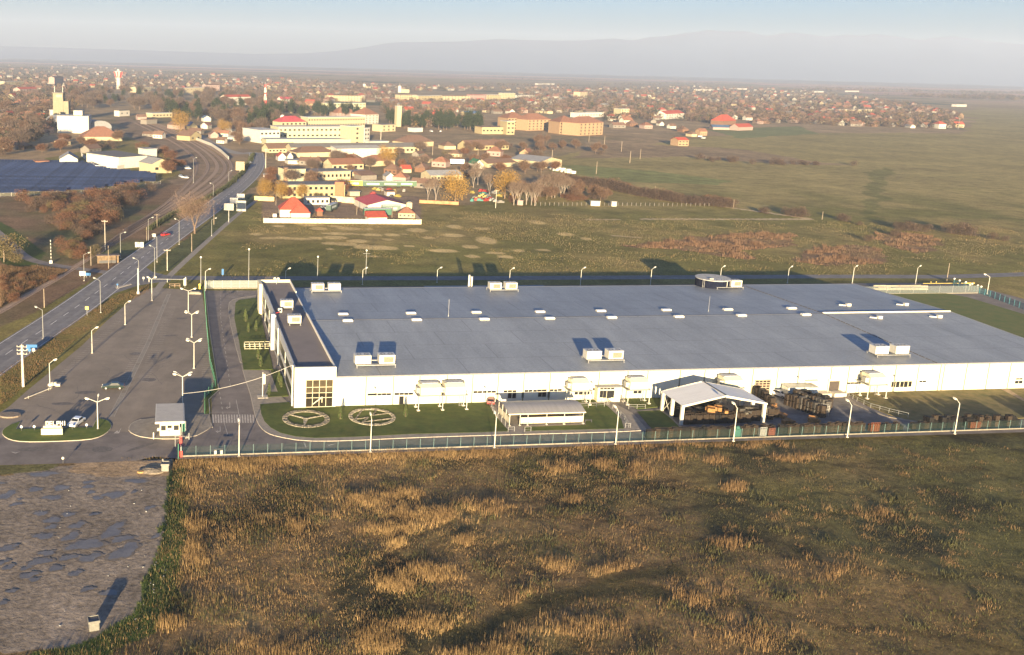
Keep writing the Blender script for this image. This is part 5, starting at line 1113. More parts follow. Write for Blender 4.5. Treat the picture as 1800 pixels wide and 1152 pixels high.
UP = [(185,440,387,1,CONC,'pale concrete pole with a wide cross arm left of the railway'),(160,467,434,0,WOOD,'wooden pole in the scrub beside the rails near the crossing'),(191,472,432,0,WOOD,'wooden pole in front of the bus shelter'),(258,425,399,0,WOOD,'wooden pole by the rails behind the second street lamp'),(276,400,376,1,WOOD,'wooden pole between the railway and the road'),(294,476,438,1,CONC,'pale pole on the grass past the junction'),(337,443,411,0,WOOD,'wooden pole left of the footpath below the big tree'),(78,541,508,0,WOOD,'wooden pole on the verge beside the near railway track'),(7,461,441,0,WOOD,'wooden pole at the left edge in the thicket'),(1664,495,463,0,WOOD,'wooden pole at the rear right corner of the site'),(1445,386,372,0,WOOD,'wooden pole at the tip of the pale farm tracks'),(1608,405,392,0,WOOD,'wooden pole by the hedge above the right reed bed'),(871,366,334,1,CONC,'pale pole at the edge of the scrapyard'),(1289,366,350,0,WOOD,'wooden pole at the right end of the long hedge'),(1151,341,327,0,WOOD,'wooden pole behind the long hedge'),(1048,306,284,0,WOOD,'wooden pole at the edge of the green pasture'),(1092,267,249,1,WOOD,'left tall wooden pole on the brown waste ground'),(1125,280,262,0,WOOD,'right tall wooden pole on the brown waste ground'),(1107,287,266,0,WOOD,'wooden pole between the two tall ones on the waste ground'),(1062,257,239,0,WOOD,'wooden pole right behind the last apartment block'),(1035,250,238,0,WOOD,'wooden pole in front of the last apartment block'),(839,292,262,0,WOOD,'wooden pole left of the green roofed cottage'),(970,283,264,0,WOOD,'wooden pole behind the tin roofed shed'),(1684,228,208,1,POLEG,'grey lattice pole at the right end of the village'),(1598,208,192,0,POLEG,'thin grey pole far right behind the village'),(485,361,343,0,WOOD,'wooden pole beside the red roofed house'),(689,383,364,0,WOOD,'wooden pole behind the small gatehouse'),(627,378,352,0,WOOD,'wooden pole in the walled yard'),(669,252,227,1,CONC,'pale mast in front of the hospital tower'),(760,273,250,0,WOOD,'wooden pole beside the long grey roofed building'),(467,296,262,1,CONC,'pale mast at the road bend'),(376,395,356,0,WOOD,'thin wooden pole beside the railway fan'),(131,208,170,0,WOOD,'thin pole behind the white mill building')]
for px, py, tp, a, m_, l in UP: upole(px, py, tp, l, m=m_, arms=a, r=.13 if py > 330 else .22)
# ---------------------------------------------------------------- guard booth and gate
bu0, bv0 = guv(281, 767.5); bu1, _v = guv(316, 767.5); bw = bu1-bu0
bh = HT(283, 768, 741)
t = thing('guard_booth', 'white guard booth with a flat overhanging grey roof at the car park entrance', 'guard booth', W(bu0, bv0), RZ)
mb = MB(); mb.box(0, bw, 0, 5.2, 0, bh); mb.build('wall', WHITE, t)
ru0, rv0 = guv(272.5, 745, bh+.1); ru1, _v = guv(324.5, 743, bh+.1); _, rv1 = guv(272, 711.5, bh+.2)
mb = MB(); mb.box(ru0-bu0, ru1-bu0, rv0-bv0, rv1-bv0, bh+.01, bh+.36); mb.build('roof_fascia', WHITE, t)
mb = MB(); mb.box(ru0-bu0+.15, ru1-bu0-.15, rv0-bv0+.15, rv1-bv0-.15, bh+.365, bh+.40); mb.build('roof', mat('booth roof', (.36, .335, .30), .05, .6, .7), t)
for a, b in ((.06, .30), (.38, .60), (.70, .95)):
    fr = MB().box(bw*a-.05, bw*b+.05, -.06, .02, 1.15, 2.2).build('window_frame', CREAM, t); MB().box(bw*a, bw*b, -.09, -.05, 1.2 if a != .38 else 1.65, 2.15).build('pane', GLASS, fr)
MB().box(bw*.42, bw*.5, -.05, .02, .95, 1.25).build('letter_slot', GLASS, t); MB().box(-.5, -.02, .5, 1.0, .9, 1.4).build('wall_unit', WHITE, t)
for x in (bw+.4, bw+1.1): MB().bar((x, .2, 0), (x, .2, bh), .07).build('roof_post', METAL, t)
MB().box(bw+.02, bw+1.0, 1.8, 1.9, .1, 2.2).build('door_screen', GREENM, t)
gp_ = G(318, 803); t = thing('gate_barrier', 'red and white swing barrier with a grey frame beside the guard booth', 'barrier', tuple(gp_), RZ)
MB().bar((0, 0, 0), (0, 0, 1.9), .08).bar((0, 9.5, 0), (0, 9.5, 1.9), .08).build('gate_post', METAL, t)
MB().box(-.3, .3, -.2, .2, 0, 1.1).build('red_bollard', RED, t); MB().box(-.25, .25, 6.2, 6.6, 0, 1.4).build('red_bollard', RED, t)
mb = MB(); [mb.bar((0, .2+k*.9, 1.0), (0, .65+k*.9, 1.0), .07) for k in range(7)]; mb.build('red_stripes', RED, t); MB().bar((0, 0, 1.0), (0, 6.4, 1.0), .055).build('boom', WHITE, t)
MB().bar((-1, 4, 0), (-1, 4, 2.4), .06).bar((-1, 4, 2.4), (1.5, 4, 2.2), .05).bar((1.5, 4, 1.6), (1.5, 4, 2.9), .09).build('camera_arm', METAL, t)
o = MB().bar((0, 0, 0), (0, 0, 1.3), .13).build('bollard', WHITE); o.location = G(270, 772); tag(o, 'short white bollard on the guard island kerb', 'bollard')
t = thing('gate_post', 'tall thin green steel post at the corner of the front fence', 'gate post', tuple(G(313.5, 808))); MB().bar((0, 0, 0), (0, 0, HT(313, 808, 780)), .08).build('pole', GREENM, t)
t = thing('cycle_shelter', 'tiny dark topped stand with two white posts by the front fence', 'stand', tuple(G(384, 800)), RZ); MB().box(-.9, .9, -.3, .3, 1.2, 1.3).build('top', DMET, t)
for x in (-.55, .55): MB().box(x-.22, x+.22, -.15, .15, 0, .9).build('leg', WHITE, t)
# banner pole
t = thing('banner_pole', 'white pole with a narrow white banner on a concrete base near the office', 'banner', tuple(G(461.5, 698.5)), RZ); h = HT(461, 698, 654)
MB().bar((0, 0, 0), (0, 0, h), .09, n=8).build('pole', WHITE, t); MB().box(-1.1, 1.1, -1, 1, 0, .2).build('base', CONC, t); MB().prism([(.12, -.03), (.55, -.03), (.55, .03), (.12, .03)], h*.52, h-.4).build('banner', WHITE, t)
# overhead cable between the booth lamp and the office
a = G(322, 716); a.z = HT(321, 716, 692); b = W(OU0-.4, V0+1.5, 8.7); n = 24; mb = MB(); P_ = [a.lerp(b, k/n)-Vector((0, 0, 1.1*4*(k/n)*(1-k/n))) for k in range(n+1)]
for p, q in zip(P_, P_[1:]): mb.bar(p-a, q-a, .045)
o = mb.build('cable', mat('cable grey', (.36, .34, .31), .05, 2, .6)); o.location = a; tag(o, 'thick pale overhead cable sagging from the booth lamp to the office roof', 'cable')
# entrance sign: white letters on a low cream block
bx = G(72.5, 766); bxr = G(110, 765.5); bl = (bxr-bx).length; az_ = math.atan2(bxr.y-bx.y, bxr.x-bx.x)
t = thing('entrance_sign', 'low cream block carrying white capital letters on the flower island', 'sign', tuple(bx), az_)
MB().box(0, bl, 0, .7, .1, 1.3).build('block', mat('sign stone', (.62, .52, .36), .12, 1.5, .85), t)
MB().box(.3, bl-.3, .72, 1.3, .1, 1.55).build('rear_block', mat('sign stone', (.62, .52, .36)), t); MB().box(0, bl, -.05, -.002, .62, .68).build('joint', CONC, t)
def letter(ch, x, s, y=.9, z=1.6):
    b = MB(); T = .17*s; Wd = .62*s; H = 1.0*s
    def V(a, z0=0, z1=H): b.box(x+a, x+a+T, y, y+.12, z+z0, z+z1)
    def Hh(z0, a=0, c=Wd): b.box(x+a, x+c, y+.003, y+.117, z+z0, z+z0+T)
    if ch in 'DELPH': V(0)
    if ch == 'D': Hh(0); Hh(H-T); V(Wd-T, T*.4, H-T*.4)
    if ch == 'E': Hh(0); Hh(H-T); Hh(H*.5-T/2)
    if ch == 'L': Hh(0)
    if ch == 'P': Hh(H-T); Hh(H*.45-T/2); V(Wd-T, H*.42, H)
    if ch == 'H': Hh(H*.5-T/2); V(Wd-T)
    if ch == 'I': V(Wd/2-T)
    o = b.build('letter', WHITE, t); return o
for i, ch in enumerate('DELPHI'): letter(ch, .72+i*.66, .88)
for i, (px, py) in enumerate([(38, 757), (60.5, 756.5), (127, 755), (152.5, 753.5)]):
    t = thing('globe_lamp', 'white globe lamp on a short post on the island, %s from the left' % ['leftmost', 'second', 'third', 'rightmost'][i], 'globe lamp', tuple(G(px, py, .15)), 0, 'globe lamps on the island'); MB().bar((0, 0, 0), (0, 0, .55), .05).build('post', DMET, t); MB().ball((0, 0, .75), .26, 14).build('globe', mat('globe white', (.85, .84, .8), .02, 1, .3), t)
t = thing('globe_lamp', 'lone white globe lamp beside the entrance road opposite the island', 'globe lamp', tuple(G(111, 815)), 0); MB().bar((0, 0, 0), (0, 0, .8), .05).build('post', DMET, t); MB().ball((0, 0, 1.0), .26, 14).build('globe', WHITE, t)
# white barrier posts at the junction
for px, py, tp, l in ((243,517,472,'tall thick white post at the junction corner'),):
    t = thing('white_post', l, 'post', tuple(G(px, py))); h = HT(px, py, tp); MB().bar((0, 0, .5), (0, 0, h), .22, r2=.16, n=8).build('post', WHITE, t); MB().box(-.35, .35, -.35, .35, 0, .8).build('base', WHITE, t)
t = thing('crossing_barrier', 'raised black and white striped crossing barrier left of the railway', 'barrier', tuple(G(90, 463))); h = HT(90, 463, 422)
mb = MB(); m2 = MB()
for k in range(14): (mb if k % 2 else m2).bar((0, 0, h*k/14), (0, 0, h*(k+1)/14), .15, n=6)
mb.build('white_bands', WHITE, t); m2.build('dark_bands', DMET, t); MB().box(-.5, .5, -.4, .4, 0, 1).build('motor_box', WHITE, t)
t = thing('road_barrier', 'long white horizontal barrier closing the side road behind the car park', 'barrier', tuple(G(262, 496)), RZ*.3); L2 = (G(262, 496)-G(326, 494)).length
MB().bar((0, 0, 1), (L2, 0, 1), .05).build('boom', METAL, t); MB().bar((0, 0, 0), (0, 0, 1.2), .12).bar((L2*.5, 0, 0), (L2*.5, 0, 1.1), .08).bar((L2, 0, 0), (L2, 0, 1.8), .2).build('posts', WHITE, t)
t = thing('turnstile_gate', 'small rusty metal gate on the footpath at the car park corner', 'gate', tuple(G(298, 506)), RZ)
MB().bar((0, 0, 0), (0, 0, 1.2), .06).bar((3.2, 0, 0), (3.2, 0, 1.2), .06).bar((0, 0, 1.2), (3.2, 0, 1.2), .05).bar((0, 0, .6), (3.2, 0, .6), .05).bar((1.6, 0, 0), (1.6, 0, 1.2), .05).build('frame', mat('rusty metal', (.35, .24, .17), .15, 3, .8), t)
o = MB().box(-1.9, 1.9, -.6, .6, 0, .55).box(-1.4, 1.4, -.4, .4, .55, .75).build('concrete_block', mat('old concrete', (.2, .18, .15), .15, 2, .9)); o.location = G(343, 517); tag(o, 'pale concrete block at the back corner of the car park fence', 'concrete block')
o = MB().bar((0, 0, 0), (0, 0, 1.2), .3).ball((0, 0, 1.3), .4).build('yellow_box', mat('yellow paint', (.65, .5, .08), .05, 2, .5)); o.location = G(351, 508); tag(o, 'small yellow gas cabinet at the fence corner behind the car park', 'cabinet')
# road signs
def sign(px, py, tp, wd, hh, col, label, two=False):
    t = thing('road_sign', label, 'road sign', tuple(G(px, py)), random.uniform(-.1, .1), 'road signs'); h = HT(px, py, tp); m_ = mat('sign '+str(col), col, .03, 2, .5)
    for x in ((-wd*.35, wd*.35) if two else (0,)): MB().bar((x, .05, 0), (x, .05, h-.1), .05).build('post', METAL, t)
    MB().box(-wd/2, wd/2, -.04, 0, h-hh, h).build('board', m_, t); return t
BLUE = (.015, .10, .26); WHT = (.36, .355, .33)
t = sign(56, 618, 606, 2.6, 1.2, BLUE, 'blue direction sign on the verge left of the car park', True); MB().box(-1.0, .9, -.06, -.045, t.children[0].dimensions.z-.75, t.children[0].dimensions.z-.55).build('white_line', WHITE, t)
sign(52, 621, 613, .7, .7, BLUE, 'small round blue sign below the blue direction sign'); sign(59, 621.5, 613, .7, .7, WHT, 'small white sign right below the blue direction sign')
sign(145, 487, 477, 2.0, 1.5, WHT, 'white board beside the road near the level crossing', True); sign(155, 488, 480, 1.6, .9, BLUE, 'small blue board beside the white one near the level crossing', True)
sign(153, 555, 539, .9, .9, (.75, .6, .12), 'yellow and white priority sign on the verge of the main road')
sign(245, 436, 426, 3.2, 1.9, WHT, 'pale two legged board left of the road above the junction', True)
sign(202, 460, 453, .9, .9, WHT, 'white sign right of the bus shelter'); sign(271, 420, 411, 1.3, 1.3, WHT, 'white sign on the left verge below the big tree')
sign(206.5, 507, 499, .5, .5, BLUE, 'small blue keep right sign on the junction island')
sign(252, 495, 487, .7, .7, WHT, 'white round sign at the junction corner'); sign(325, 506, 490, .8, 2.2, WHT, 'narrow white upright sign beside the footpath gate')
sign(391.5, 486, 473, .7, 2.0, BLUE, 'narrow blue sign standing in the rear road')
def billboard(px, py, tp, wd, hh, label, col=(.72, .70, .62)):
    t = thing('billboard', label, 'billboard', tuple(G(px, py)), 0, 'billboards along the road'); col = tuple(c*.45 for c in col); h = HT(px, py, tp)
    MB().bar((0, .1, 0), (0, .1, h-hh), .16, n=8).build('post', METAL, t); MB().box(-wd/2, wd/2, -.12, .12, h-hh, h).build('board', mat('board '+str(col), col, .06, .5, .6), t); MB().box(-wd/2+.15, wd/2-.15, -.14, -.125, h-hh+.15, h-.15).build('poster', mat('poster '+str(col), tuple(c*.88 for c in col), .12, .7, .6), t)
billboard(402, 391, 358, 4.2, 3, 'white billboard on a tall post right of the road, nearest of the cluster', (.62, .6, .56))
billboard(424, 372, 353, 4.4, 5, 'square cream billboard on the verge by the road bend'); billboard(411, 366, 348, 3.8, 2.6, 'small white billboard behind the nearest one', (.8, .8, .78)); billboard(423, 356, 341, 3.8, 2.6, 'white oval topped billboard at the left of the orange willows', (.8, .8, .78))
billboard(422, 303, 284.5, 5.5, 5.5, 'square cream billboard at the railway side of the road bend', (.72, .62, .38))
t = thing('traffic_island', 'small kerbed island with a white edge in the junction mouth', 'traffic island', tuple(G(204, 504))); mb = MB(); q = [G(203, 505)-G(204, 504), G(230, 499)-G(204, 504), G(232, 500.5)-G(204, 504), G(205, 508)-G(204, 504)]
mb.prism([tuple(p[:2]) for p in q], 0, .14); mb.build('kerb', KERB, t)
# bins
BIN = mat('bin grey', (.16, .155, .14), .1, 2, .6)
def skip_bin(px, py, s, label, rz):
    t = thing('waste_container', label, 'waste bin', tuple(G(px, py)), rz); a = .75*s; b = MB()
    i = 0; b.prism([(-a*.85, -a*.85), (a*.85, -a*.85), (a*.85, a*.85), (-a*.85, a*.85)], .15, 1.5*s); b.box(-a, a, -a, -a*.88, 1.3*s, 1.62*s); b.box(-a, a, a*.88, a, 1.3*s, 1.62*s); b.box(-a, -a*.88, -a*.87, a*.87, 1.3*s, 1.62*s); b.box(a*.88, a, -a*.87, a*.87, 1.3*s, 1.62*s); b.build('body', BIN, t)
    b = MB(); b.box(-a*.84, a*.84, -a*.84, a*.84, 1.505*s, 1.52*s); b.build('dark_inside', DMET, t)
    b = MB(); [b.box(x-.04, x+.04, -a*.9, -a*.85, .2, 1.3*s) for x in (-a*.6, 0, a*.6)]; b.build('ribs', BIN, t)
    for x in (-a*.7, a*.7):
        for y in (-a*.7, a*.7): MB().bar((x-.04, y, .12), (x+.04, y, .12), .12, n=8).build('wheel', DMET, t)
skip_bin(165, 1107, .95, 'pale square waste bin standing alone at the bottom of the muddy lot', .35); skip_bin(290.5, 828, .95, 'pale waste bin with its lid open at the top corner of the muddy lot', .1)
t = thing('bin_lid', 'open white lid behind the upper waste bin', 'lid', tuple(G(294, 819))); MB().box(-.9, .9, -.1, 0, .5, 1.3).build('panel', BIN, t)
rb_ = MB().cone((0, 0, 0), [(2.4, -.05), (2.1, .14), (1.5, .3), (.8, .38), (.1, .42)], 16); rb_.v = [(x+random.uniform(-.15, .15), y*.65+random.uniform(-.1, .1), z+random.uniform(-.04, .05)*(z > 0)) for x, y, z in rb_.v]; o = rb_.build('rubble_heap', mat('rubble', (.15, .125, .095), .25, 3, .95, bump=.8)); o.location = G(267, 828); tag(o, 'low pale rubble heap at the edge of the muddy lot', 'rubble heap')
o = MB().prism([(math.cos(k/10*6.28)*.6, math.sin(k/10*6.28)*.45) for k in range(10)], 0, .3).build('sand_heap', mat('ochre sand', (.22, .14, .06), .2, 3, .95)); o.location = G(247, 831); tag(o, 'small ochre sand heap left of the rubble heap', 'sand heap')
LIT = mat('litter white', (.35, .35, .34), .1, 4, .7); rl_ = random.Random(4)
for k in range(34):
    px, py = rl_.choice([(300, 884), (290, 1003), (268, 1011), (292, 922), (272, 992), (303, 996), (266, 1037)]) if k < 14 else (rl_.uniform(60, 260), rl_.uniform(870, 1100)); p = G(px+rl_.uniform(-6, 6), py+rl_.uniform(-14, 14)); s = rl_.uniform(.05, .12); z = fgz(np.array([[p.x, p.y]]))[0]
    b = MB(); b.box(-s, s, -s*.6, s*.6, 0, s*.7); b.tri((-s, 0, s*.7), (s, 0, s*.7), (0, s, s*1.3)); o = b.build('litter_bag', LIT); o.location = (p.x, p.y, z+.01); o.rotation_euler.z = rl_.random()*6
    tag(o, 'scrap of white litter '+('in the green weeds right of the muddy lot' if k < 14 else 'on the muddy lot'), 'litter', 'litter on and beside the muddy lot')
# low wooden rails / debris on the left of the car park
o = MB().bar((0, 0, .3), (8, 0, .3), .12).bar((1, 0, 0), (1, 0, .5), .1).bar((7, 0, 0), (7, 0, .5), .1).build('fallen_rail', CONC); o.location = G(44, 703); o.rotation_euler.z = 1.1; tag(o, 'low pale rail lying on the car park edge below the nearest lamp', 'rail')
o = MB().box(-1.3, 1.3, -.5, .5, 0, .5).box(-.6, .5, -.4, .4, .5, .8).build('rubble_heap', CONC); o.location = G(96, 678); tag(o, 'small pale rubble pile beside the nearest left lamp', 'rubble heap')
o = MB().prism([(math.cos(k/12*6.28)*2.2, math.sin(k/12*6.28)*1.5) for k in range(12)], 0, .3).build('stone_ring', mat('ring stones', (.15, .12, .095), .25, 3, .95)); o.location = G(17, 731); tag(o, 'low stone lined planter at the left edge of the car park', 'planter')
# ---------------------------------------------------------------- vehicles
def vehicle(name, label, cat, loc, rz, L=4.4, Wd=1.75, col=(.5, .5, .5), kind='sedan', h=1.42):
    t = thing(name, label, cat, tuple(loc), rz); pm = mat('paint '+str(col), col, .03, 2, .28, .3, spec=.5)
    hw_ = Wd/2
    if kind == 'sedan': low = [(-L/2, .35), (-L/2, .72), (-L/2+.15, .86), (-L*.30, .92), (L*.22, .93), (L/2-.12, .74), (L/2, .55), (L/2, .33)]; cab = [(-L*.34, .91), (-L*.22, h), (L*.05, h), (L*.20, .92)]
    elif kind == 'hatch': low = [(-L/2, .35), (-L/2, .8), (-L/2+.05, .95), (L*.2, .95), (L/2-.12, .78), (L/2, .55), (L/2, .33)]; cab = [(-L*.49, .94), (-L*.40, h), (L*.06, h), (L*.24, .94)]
    else: low = [(-L/2, .35), (-L/2, 1.15), (L*.36, 1.15), (L/2-.05, .95), (L/2, .4)]; cab = [(-L*.495, 1.14), (-L*.49, h), (L*.24, h), (L*.38, 1.14)]
    def ext(prof, w0, w1, nm, m_, par, zt=None):
        b = MB(); n = len(prof); zs = [p[1] for p in prof]; zm, zM = min(zs), max(zs)
        for sgn in (-1, 1):
            for x, z in prof: k = (z-zm)/(zM-zm+1e-6); b.v.append((x, sgn*(w0+(w1-w0)*k), z))
        b.f.append(tuple(range(n))); b.f.append(tuple(range(2*n-1, n-1, -1)))
        for k in range(n): b.f.append((k, n+k, n+(k+1) % n, (k+1) % n))
        b.m = [0]*len(b.f); o = b.build(nm, m_, par); md = o.modifiers.new('b', 'BEVEL'); md.width = .05; md.segments = 2; return o
    body = ext(low, hw_*.97, hw_, 'body', pm, t); ext(cab, hw_*.94, hw_*.74, 'cabin', pm, t)
    z0 = cab[0][1]+.05; z1 = h-.07
    gl = MB(); x0, x1, x2, x3 = cab[0][0]+.1, cab[1][0]+.05, cab[2][0]-.03, cab[3][0]-.1
    for s in (-1, 1): gl.quad(*[(x, s*(y+.012), z) for x, y, z in ((x0+.08, hw_*.93, z0), (x3-.05, hw_*.93, z0), (x2, hw_*.76, z1), (x1, hw_*.76, z1))])
    ys = hw_*.8
    gl.quad((cab[3][0]+.0, -ys, z0+.02), (cab[3][0]+.0, ys, z0+.02), (cab[2][0]+.05, ys*.85, z1+.02), (cab[2][0]+.05, -ys*.85, z1+.02))
    gl.quad((cab[0][0]-.02, ys, z0+.02), (cab[0][0]-.02, -ys, z0+.02), (cab[1][0]-.04, -ys*.85, z1+.02), (cab[1][0]-.04, ys*.85, z1+.02))
    gl.build('windows', GLASS, t)
    for x in (-L*.31, L*.31):
        for s in (-1, 1):
            wm = MB(); wm.bar((x, s*(hw_-.18), .32), (x, s*(hw_+.02), .32), .32, n=14); wl = wm.build('wheel', mat('tyre', (.02, .02, .02), .1, 3, .9), t); rm = MB(); rm.bar((x, s*(hw_+.021), .32), (x, s*(hw_+.03), .32), .2, n=10); rm.build('rim', METAL, wl)
    for s in (-1, 1):
        MB().box(L/2-.06, L/2+.01, s*hw_*.72-.17, s*hw_*.72+.17, .58, .72).build('headlight', LGLASS, t); MB().box(-L/2-.01, -L/2+.06, s*hw_*.75-.14, s*hw_*.75+.14, .6, .78).build('tail_light', RED, t)
    MB().box(L/2-.02, L/2+.015, -.26, .26, .36, .47).build('number_plate', WHITE, t)
    return t
g = G(199, 683); vehicle('parked_car', 'dark green sedan parked side on in the middle of the car park', 'car', g, math.pi+.12, 4.7, 1.75, (.018, .032, .028))
g = G(134.5, 746.5); vehicle('parked_car', 'silver white sedan parked facing the flower island', 'car', g, math.radians(-104), 4.4, 1.72, (.66, .68, .70))
vehicle('moving_car', 'red car driving away on the main road before the big bare tree', 'car', G(291, 415), math.radians(62), 4.2, 1.7, (.55, .03, .03), 'hatch')
vehicle('parked_car', 'white car parked beside the white container near the wall', 'car', W(guv(1370, 697)[0], guv(1370, 697)[1]), RZ-1.2, 4.2, 1.7, (.65, .65, .66), 'hatch')
vehicle('parked_car', 'small dark red car partly hidden at the back left of the arched shelter', 'car', G(863, 709), RZ+1.2, 3.8, 1.6, (.14, .03, .03), 'hatch')
for i, (px, py, c, k, l) in enumerate([(422,300,(.7,.7,.7),'hatch','white car on the road bend beside the willows'),(469,312,(.7,.7,.68),'van','white van on the yard left of the yellow white hall'),(440,288,(.6,.6,.6),'hatch','pale car at the far end of the main road'),(330,298,(.6,.65,.7),'van','pale van parked at the edge of the railway yard'),(318,312,(.55,.6,.68),'hatch','left pale car in the yard right of the solar field'),(326,314,(.7,.7,.7),'hatch','right pale car in the yard right of the solar field'),(570,367,(.3,.32,.33),'hatch','grey car beside the parked coach'),(586,355,(.06,.06,.06),'van','dark van behind the parked coach'),(758,232,(.75,.75,.74),'van','left white van before the pines behind the hospital'),(775,232,(.75,.75,.74),'van','right white van before the pines behind the hospital'),(1236,244,(.75,.75,.75),'van','white van behind the orange house, left one'),(1230,241,(.75,.75,.75),'van','white van behind the orange house, right one')]):
    vehicle('distant_vehicle', l, 'vehicle', G(px, py), random.uniform(0, 6), 4.4, 1.75, c, k, 1.45 if k == 'hatch' else 2.1)
def trailer(px, py, L, col, label, rz, hh=2.8, roofc=(.5, .5, .48), name='trailer', cat='trailer'):
    t = thing(name, label, cat, tuple(G(px, py)), rz); MB().box(-L/2, L/2, -1.25, 1.25, 1.0, 1.0+hh).build('box_body', mat('trailer '+str(col), col, .05, 1, .5), t); MB().box(-L/2, L/2, -1.27, 1.27, 1.0+hh+.003, 1.08+hh).build('roof', mat('trailer roof '+str(roofc), roofc, .05, 1, .5), t)
    MB().box(-L*.3, L*.3, -1.275, -1.251, 1.7, 2.7).build('side_panel', mat('side '+label[:6], tuple(min(.8, c*1.2+.3) for c in col), .3, 4, .6), t)
    for x in (-L*.35, -L*.25, L*.35): wm = MB(); wm.bar((x, -1.2, .5), (x, 1.2, .5), .5, n=12); wm.build('wheel', mat('tyre', (.02, .02, .02)), t)
    return t
trailer(619, 329, 12, (.72, .50, .04), 'bright yellow box trailer behind the yellow building', .05); trailer(655, 330, 12, (.03, .07, .05), 'dark green trailer, left of the three behind the red hall', .05); trailer(686, 330, 12, (.04, .08, .05), 'dark green trailer, middle of the three behind the red hall', .03); trailer(712, 330, 13, (.04, .09, .05), 'dark green trailer, right of the three behind the red hall', .03)
trailer(663, 381, 13, (.03, .10, .07), 'dark green trailer with pale lettering behind the gatehouse', RZ, 2.8, (.40, .42, .42)); trailer(583, 371, 11, (.05, .08, .07), 'grey roofed green coach parked in the walled yard', 1.25, 2.4, (.34, .36, .37), 'coach', 'coach'); trailer(687, 374, 9, (.10, .14, .12), 'grey roofed trailer in front of the red hall', RZ, 2.6, (.42, .45, .46))
trailer(178, 286, 8, (.74, .73, .68), 'white box body standing left of the grey roofed warehouse', .3, 2.4); trailer(803, 290, 10, (.78, .78, .76), 'white box trailer left of the green roofed cottage', 0, 3.0)
# ---------------------------------------------------------------- railway
RAILM = mat('rail steel', (.30, .20, .14), .1, 3, .6, .3); SLEEP = mat('sleeper', (.16, .12, .09), .2, 2, .95); BALL = mat('ballast', (.38, .265, .185), .2, 1.5, .95, bump=.5)
TR = [([(-70, 580), (0, 550), (50, 518), (100, 491), (128, 472), (160, 452), (188, 432), (230, 403), (290, 370), (345, 334), (385, 300), (378, 280), (350, 258), (300, 232), (250, 213)], 'single track running from the lower left past the level crossing'),
      ([(165, 450), (200, 427), (250, 395), (305, 365), (365, 330), (398, 303), (393, 283), (360, 259), (310, 234), (258, 213)], 'second track of the railway fan, beside the old line'),
      ([(190, 434), (240, 405), (300, 375), (350, 347), (392, 318), (409, 298), (402, 280), (368, 258), (318, 235), (265, 213)], 'third track of the railway fan, beside the road'),
      ([(188, 431), (225, 403), (280, 372), (335, 332), (368, 300), (362, 280), (338, 260), (290, 234), (243, 214)], 'fourth track of the railway fan on its inner side'),
      ([(220, 405), (275, 372), (320, 335), (345, 305), (345, 282), (325, 262), (280, 237), (236, 216)], 'innermost curving track of the railway fan')]
for pts, l in TR:
    c = resample(smooth(gp(pts)), 150); o0 = Vector(c[0]); t = thing('railway_track', l, 'railway track', tuple(o0), 0, 'tracks of the railway yard')
    mb = MB(); stripe(mb, [p-o0 for p in c], 2.5, .05); mb.build('ballast', BALL, t)
    for s in (-.75, .75):
        mb = MB(); q = offset(c, s)
        for a, b in zip(q, q[1:]): mb.bar(a-o0+Vector((0, 0, .22)), b-o0+Vector((0, 0, .22)), .06 if l.startswith('single') else .09)
        mb.build('rail', RAILM, t)
    f_ = resample(c, int(sum((b-a).length for a, b in zip(c, c[1:]))/1.4)); mb = MB()
    for i in range(0, len(f_)-1):
        p = f_[i]; d = (f_[i+1]-p).normalized(); s = Vector((-d.y, d.x, 0)); a = p-s*1.25-d*.13-o0; b = p+s*1.25-d*.13-o0; mb.quad(a+Vector((0, 0, .1)), a+d*.26+Vector((0, 0, .1)), b+d*.26+Vector((0, 0, .1)), b+Vector((0, 0, .1)))
    mb.build('sleepers', SLEEP, t)['kind'] = 'stuff'
# bus shelter with mural, hedge wall beside the road
t = thing('bus_shelter', 'small ochre roadside shelter with a dark base beside the tracks', 'shelter', tuple(G(190, 463)), .25); MB().box(-3.6, 3.6, 0, 2.2, 0, 2.6).build('wall', mat('ochre wall', (.13, .09, .055), .3, 1, .8), t); MB().box(-3.9, 3.9, -.5, 2.5, 2.61, 2.8).build('roof', mat('shelter roof', (.16, .12, .1), .2, 1, .9), t); MB().box(-3.0, 3.0, -.04, -.002, .05, 1.0).build('dark_base', DMET, t)
HEDGE = attr_mat('hedge dark', fine=1.0, amp=.3, bump=0, mid=.3)
c = resample(smooth(gp([(262, 405), (300, 380), (330, 366), (375, 345), (405, 325), (425, 306), (438, 287), (446, 270)])), 60)
P_ = []
for k in range(7000):
    i = random.random()*58; p = c[int(i)].lerp(c[int(i)+1], i % 1); P_.append((p.x+random.gauss(0, .7), p.y+random.gauss(0, .7)))
P_ = np.array(P_); o = blades('roadside_hedge', P_, rng.uniform(.6, 2.2, len(P_)), rng.uniform(.3, .6, len(P_)), mixc((.03, .04, .02), (.06, .06, .03), rng.random(len(P_))), lean=.5); o.pop('kind', None)
tag(o, 'long dark hedge between the road and the railway fan', 'hedge')
